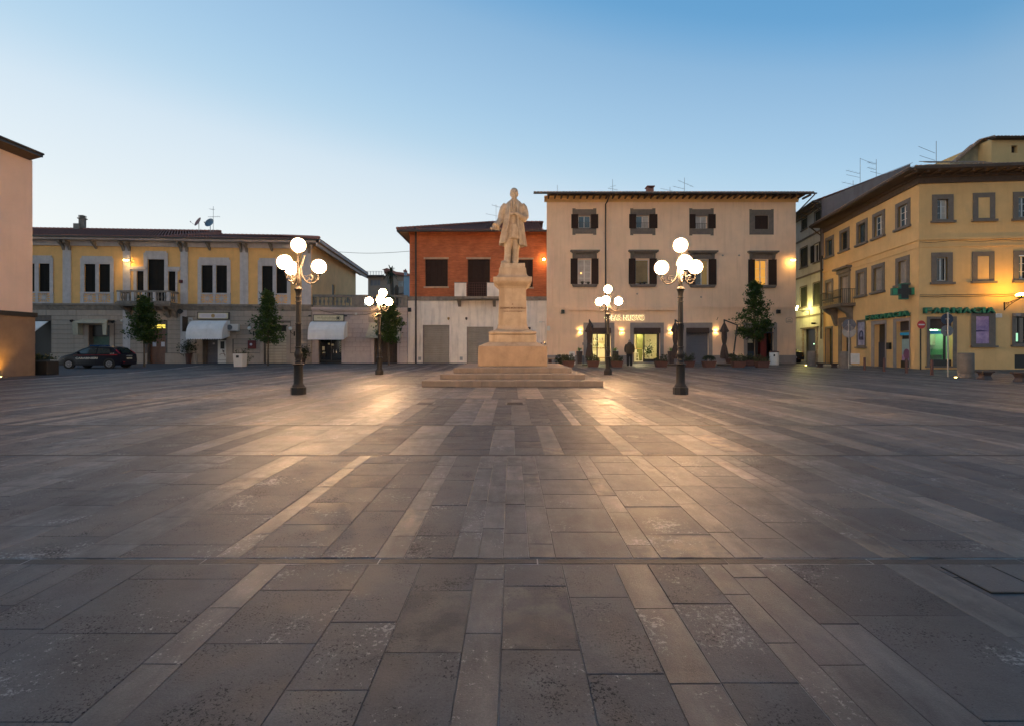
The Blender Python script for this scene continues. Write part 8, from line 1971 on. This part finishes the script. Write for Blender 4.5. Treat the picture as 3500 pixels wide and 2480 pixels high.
    t = thing('loudspeaker', 'square black loudspeaker high on the white corner pier beside the brick house', 'loudspeaker', b.w(S(1401), 0), b.a); z = Z(1060); BX(-.13, .13, -.28, -.04, z - .16, z + .16).build('cabinet', plastic_b, t, bevel=.02)
    # ---- cream house
    b = bC; S, Z = b.S, b.Z
    t = thing('flood_lamp', 'lit flood lamp at the right corner of the cream house', 'wall lamp', b.w(S(2703), 0), b.a); z = Z(892); m = MB(); m.tube([(0.1, 0, z - .05), (.05, -.25, z)], .02, 6); m.build('arm', iron, t); m = MB(); m.box(-.18, .14, -.45, -.3, z + .02, z + .06); m.build('hood', galv, t); BX(-.16, .12, -.43, -.31, z - .045, z + .015).build('lens', flood_m, t)
    for u, lab in ((1923, 'black loudspeaker under the ledge at the left end of the cream house'), (2657, 'black loudspeaker right of the tree high on the cream wall')):
        t = thing('loudspeaker', lab, 'loudspeaker', b.w(S(u), 0), b.a, 'black loudspeakers on the cream house'); z = Z(1066); BX(-.13, .13, -.28, -.04, z - .16, z + .14).build('cabinet', plastic_b, t, bevel=.02); BX(-.02, .02, -.04, 0, z + .0, z + .2).build('bracket', galv, t)
    for i, (u, lab) in enumerate(((1982.7, 'lit up-and-down wall light left of the leftmost parasol'), (2125, 'lit up-and-down wall light between the two bar doors'), (2292, 'lit up-and-down wall light half behind the middle parasol'), (2445.5, 'lit up-and-down wall light right of the roller shutter'))):
        t = thing('wall_sconce', lab, 'wall lamp', b.w(S(u), 0), b.a, 'up-and-down wall lights of the bar'); z = Z(1132.5); m = MB(); m.box(-.14, .14, -.13, -.125, z - .035, z + .035); m.box(-.14, .14, -.03, 0, z - .035, z + .035); m.box(-.14, -.135, -.125, -.03, z - .035, z + .035); m.box(.135, .14, -.125, -.03, z - .035, z + .035); m.build('housing', plastic_b, t)
        BX(-.12, .12, -.115, -.04, z - .01, z + .01).build('light_strip', sconce_m, t)
    q = b.r(2686, 2709, 1087, 1105); t = thing('street_name_plate', 'pale oval street name plate near the corner of the cream house', 'plate', b.w((q[0] + q[1]) / 2, 0), b.a); cz = (q[2] + q[3]) / 2; w = (q[1] - q[0]) / 2; h = (q[3] - q[2]) / 2
    m = MB(); m.loft([[(w * math.copysign(abs(math.cos(a * .2618)) ** .5, math.cos(a * .2618)), y, cz + h * math.copysign(abs(math.sin(a * .2618)) ** .5, math.sin(a * .2618))) for a in range(24)] for y in (0, -.02)]); m.build('enamel_plate', plinth_g, t)
    m = MB(); m.loft([[((w - .025) * math.copysign(abs(math.cos(a * .2618)) ** .5, math.cos(a * .2618)), y, cz + (h - .025) * math.copysign(abs(math.sin(a * .2618)) ** .5, math.sin(a * .2618))) for a in range(24)] for y in (-.021, -.024)]); m.build('enamel_face', cream_pl, t)
    m = MB(); m.box(-.13, .13, -.028, -.0245, cz + .03, cz + .06); m.box(-.2, .2, -.028, -.0245, cz - .09, cz - .05); m.build('worn_lettering', blue_sign, t)
    t = thing('iron_hook', 'small wrought iron flag hook above the sconce on the cream wall', 'hook', b.w(S(2450), 0), b.a); z = Z(1090); m = MB(); m.tube([(0, 0, z - .1), (0, -.1, z - .02), (.02, -.2, z + .12)], .02, 5); m.build('hook', iron, t)
    for u, z_, k in ((1990, 975, 0), (2010, 975, 0), (2187, 975, 1), (2202, 975, 1)):
        w_ = thing('window_flower_bowl', ['left flower bowl on the sill of the white-curtained window', 'right flower bowl on the sill of the white-curtained window', 'left flower bowl on the sill of the brown-lit window', 'right flower bowl on the sill of the brown-lit window'][(u == 2010) + 2 * k + (u == 2202)], 'flower bowl', b.w(S(u), -.08), b.a, 'flower bowls on the window sills'); z = Z(972.6); m = MB(); m.lathe([(.06, z + .0), (.12, z + .10), (.12, z + .12)], n=10); m.build('bowl', pot_b, w_); rnd = random.Random(u); build_leaves([((rnd.gauss(0, .09), rnd.gauss(0, .04), z + .16 + rnd.gauss(0, .04)), rnd.random()) for q_ in range(60)], .05, 'flowers', leaf_p, w_, u)
    # ---- pharmacy house
    b = bF2; S, Z = b.S, b.Z
    q = b.r(3399, 3424, 1073.5, 1087); t = thing('street_name_plate', 'white marble street name plate right of the front pharmacy sign', 'plate', b.w((q[0] + q[1]) / 2, 0), b.a); w = (q[1] - q[0]) / 2; BX(-w, w, -.03, 0, q[2], q[3]).build('marble_plate', plastic_w, t, bevel=.01); m = MB(); cz = (q[2] + q[3]) / 2; m.box(-.08, .08, -.034, -.0305, cz + .03, cz + .05); m.box(-.15, .15, -.034, -.0305, cz - .05, cz - .03); m.build('worn_lettering', plinth_g, t)
    t = thing('bracket_lamp', 'bright amber lamp on a scrolled iron bracket at the right edge', 'wall lamp', b.w(S(3432), 0), b.a); z = Z(1040); L_ = 1.05
    m = MB(); m.tube([(.0, 0, z + .02), (.0, -.45, z + .07), (.05, -L_, z + .22)], .018, 6); m.tube([(0, -.02, z - .35), (0, -.3, z - .15), (0, -.7, z + .05), (.05, -L_, z + .2)], .018, 6); m.tube([(0, -.25 + .11 * (1 - k / 16) * math.cos(k * .6), z - .03 + .11 * (1 - k / 16) * math.sin(k * .6)) for k in range(14)], .013, 5); m.tube([(0, -.50 + .06 * (1 - k / 14) * math.cos(k * .6), z + .03 + .06 * (1 - k / 14) * math.sin(k * .6)) for k in range(12)], .011, 5); m.box(-.03, .03, -.03, 0, z - .4, z + .1)
    br = m.build('bracket', iron, t)
    t.rotation_euler = (0, 0, b.a - R(5))
    m = MB(); m.lathe([(.03, z + .20), (.10, z + .23), (.24, z + .30), (.25, z + .33)], .05, -L_, 18); m.build('reflector_ring', iron, t, 40)
    m = MB(); m.sphere((.05, -L_, z + .38), .21, 18, 12, (1, 1, .55)); m.build('glowing_bowl', amber_m, t, 60)
    # ---- side street lantern
    b = bD; s_ = b.S(2767); t = thing('street_lantern', 'yellow lit street lantern on an iron bracket in the side street', 'wall lamp', b.w(s_, 0), b.a); p = b.w(s_, 0); z = H + (V0 - 1063) * p.y / F
    zb = z; m = MB(); m.box(-.03, .03, -.06, 0, zb - .45, zb + .1); m.tube([(0, -.03, zb + .02), (0, -1.15, zb + .04)], .02, 6); m.tube([(0, -.05, zb - .4), (0, -.35, zb - .12), (0, -.8, zb)], .015, 6); m.tube([(0, -.05, zb), (0, -.25, zb - .1), (0, -.1, zb - .2)], .012, 5); m.build('bracket', iron, t)
    m = MB(); m.lathe([(.10, zb + .10), (.13, zb + .12), (.20, zb + .42), (.19, zb + .43)], 0, -1.15, 6); m.build('lit_glass', alley_m, t); m = MB(); m.lathe([(.21, zb + .43), (.13, zb + .52), (.04, zb + .56), (.03, zb + .62)], 0, -1.15, 6); m.lathe([(.03, zb + .04), (.11, zb + .095)], 0, -1.15, 6); m.build('lantern_cap', iron, t)
    t = thing('surveillance_camera', 'black camera on the pale wall above the gate in the side street', 'camera', b.w(b.S(2793), 0), b.a); z = b.Z(1104); m = MB(); m.box(-.08, .08, -.45, -.15, z - .08, z + .08); m.tube([(0, 0, z), (0, -.2, z)], .02, 5); m.build('body', plastic_b, t)
wall_stuff()

def left_planter():
    p = G(115, 1281); t = thing('box_planter', 'black box planter with a trailing shrub at the foot of the pink building', 'planter', (p.x, p.y + .3, 0)); BX(-.60, .60, -.3, .3, 0, .62).build('box', plastic_b, t, bevel=.015); BX(-.57, .57, -.27, .27, .621, .63).build('soil', soil, t)
    rnd = random.Random(5); build_leaves([((rnd.gauss(-.08, .35), rnd.gauss(0, .17), .70 + abs(rnd.gauss(0, .10))), rnd.uniform(0, .5)) for k in range(700)], .07, 'foliage', leaf_p, t, 5, up=.3)
left_planter()

# ---------------------------------------------------------------- roof-top things
def antenna(u, v0, v1, y, label, arms, name='tv_antenna', r=.018):
    """mast from v1 (roof) up to v0; arms: (v, u_a, u_b, dv, kind)"""
    x = (u - U0) / F * y; z0 = H + (V0 - v1) * y / F - .4; z1 = H + (V0 - v0) * y / F; t = thing(name, label, 'antenna', (x, y, z0), 0, 'roof antennas')
    MB().tube([(0, 0, 0), (0, 0, z1 - z0)], r, 6).build('mast', galv, t)
    for (v, ua, ub, dv, rods) in arms:
        za = H + (V0 - v) * y / F - z0; zb_ = H + (V0 - v - dv) * y / F - z0; xa, xb = (ua - u) / F * y, (ub - u) / F * y; m = MB(); m.tube([(xa, -.1, za), (xb, .1, zb_)], r * .7, 5)
        for k in range(rods): f = (k + .5) / rods; c = Vector((xa, -.1, za)).lerp(Vector((xb, .1, zb_)), f); m.tube([c + Vector((0, -.22, 0)), c + Vector((0, .22, 0))], r * .35, 4)
        m.build('boom', galv, t)
def dish(u, v, y, rx, az, label, mat):
    p = P(u, v, y); z0 = H + (V0 - 782) * y / F - .5; t = thing('satellite_dish', label, 'satellite dish', (p.x, y, z0), 0, 'satellite dishes on the yellow house roof'); h = p.z - z0
    MB().tube([(0, .12, 0), (0, .12, h)], .03, 8).build('mast', galv, t)
    m = MB(); rings = []; Mx = Matrix.Translation((0, 0, h)) @ Matrix.Rotation(az, 4, 'Z') @ Matrix.Rotation(R(66), 4, 'X')
    for r_, d in ((.02, 0), (.2, .015), (.34, .05), (.44, .09)): rings.append([Mx @ Vector((r_ * math.cos(k * math.pi / 12), r_ * 1.08 * math.sin(k * math.pi / 12), d - .05)) for k in range(24)])
    m.loft(rings, True, False); m.build('reflector', mat, t, 60)
    m = MB(); m.tube([Mx @ Vector((0, -.45, .04)), Mx @ Vector((0, -.42, .55))], .012, 5); m.tube([Mx @ Vector((0, -.42, .5)), Mx @ Vector((0, -.36, .6))], .035, 6); m.build('feed_arm', iron, t)
dish(677, 759, 46, 0, R(-32), 'left satellite dish, reddish, seen nearly edgewise on the yellow house roof', M('rusty_dish', (.20, .08, .07), .2, 5, .5))
dish(716, 762, 46, 0, R(-6), 'right satellite dish, blue grey, beside the mast on the yellow house roof', M('blue_grey_dish', (.14, .20, .25), .2, 5, .4))
antenna(729, 706, 780, 46, 'tall thin mast with small dark antenna beside the satellite dishes', [(716, 718, 731, 0, 3), (743, 714, 750, -3, 5)])
antenna(1695.5, 700, 760, 46, 'mast with a long tilted boom on the brick house, left of the statue', [(702, 1680, 1712, 7, 4), (732, 1660, 1710, 8, 0)])
antenna(1905, 633, 655, 43, 'short bare rod at the left end of the cream house roof', [])
antenna(2094, 613, 655, 44, 'small crossed antenna above the bar side of the cream house', [(645, 2077, 2112, 4, 5), (640, 2085, 2105, -6, 0)])
antenna(2339.7, 608, 655, 44, 'antenna with two long booms in the middle of the cream house roof', [(618, 2316, 2371, 20, 4), (638, 2298, 2342, 8, 3)])
antenna(2290, 640, 658, 44, 'low antenna with a long horizontal boom left of the middle one', [(646, 2256, 2300, 6, 0)])
antenna(2940, 541, 632, 43, 'tallest antenna on the side street roof with three booms', [(544, 2938, 2981, 12, 0), (584, 2889, 2942, 9, 4), (599, 2890, 2941, 7, 0)])
antenna(2995, 545, 608, 42, 'antenna with a looped head right of the tallest one', [(556, 2963, 2997, 4, 6), (574, 2962, 2996, 5, 4), (588, 2972, 3021, 8, 0)])
antenna(2916, 618, 645, 43, 'low antenna with long booms left of the tallest one', [(624, 2874, 2966, 17, 5), (640, 2896, 2930, 4, 0)])
antenna(3200, 483, 556, 33.5, 'mast with two parallel booms above the pharmacy corner', [(503, 3135, 3200, 19, 0), (534, 3139, 3200, 13, 0)])
def cable():
    a = P(1150, 861, 47.0); c = P(1399, 859.5, 40.5); m = MB(); m.tube([a.lerp(c, k / 12) + Vector((0, 0, -.16 * math.sin(math.pi * k / 12))) for k in range(13)], .018, 5); o = m.build('overhead_cable', plastic_b); tag(o, 'thin black cable strung between the yellow house and the brick house', 'cable')
cable()
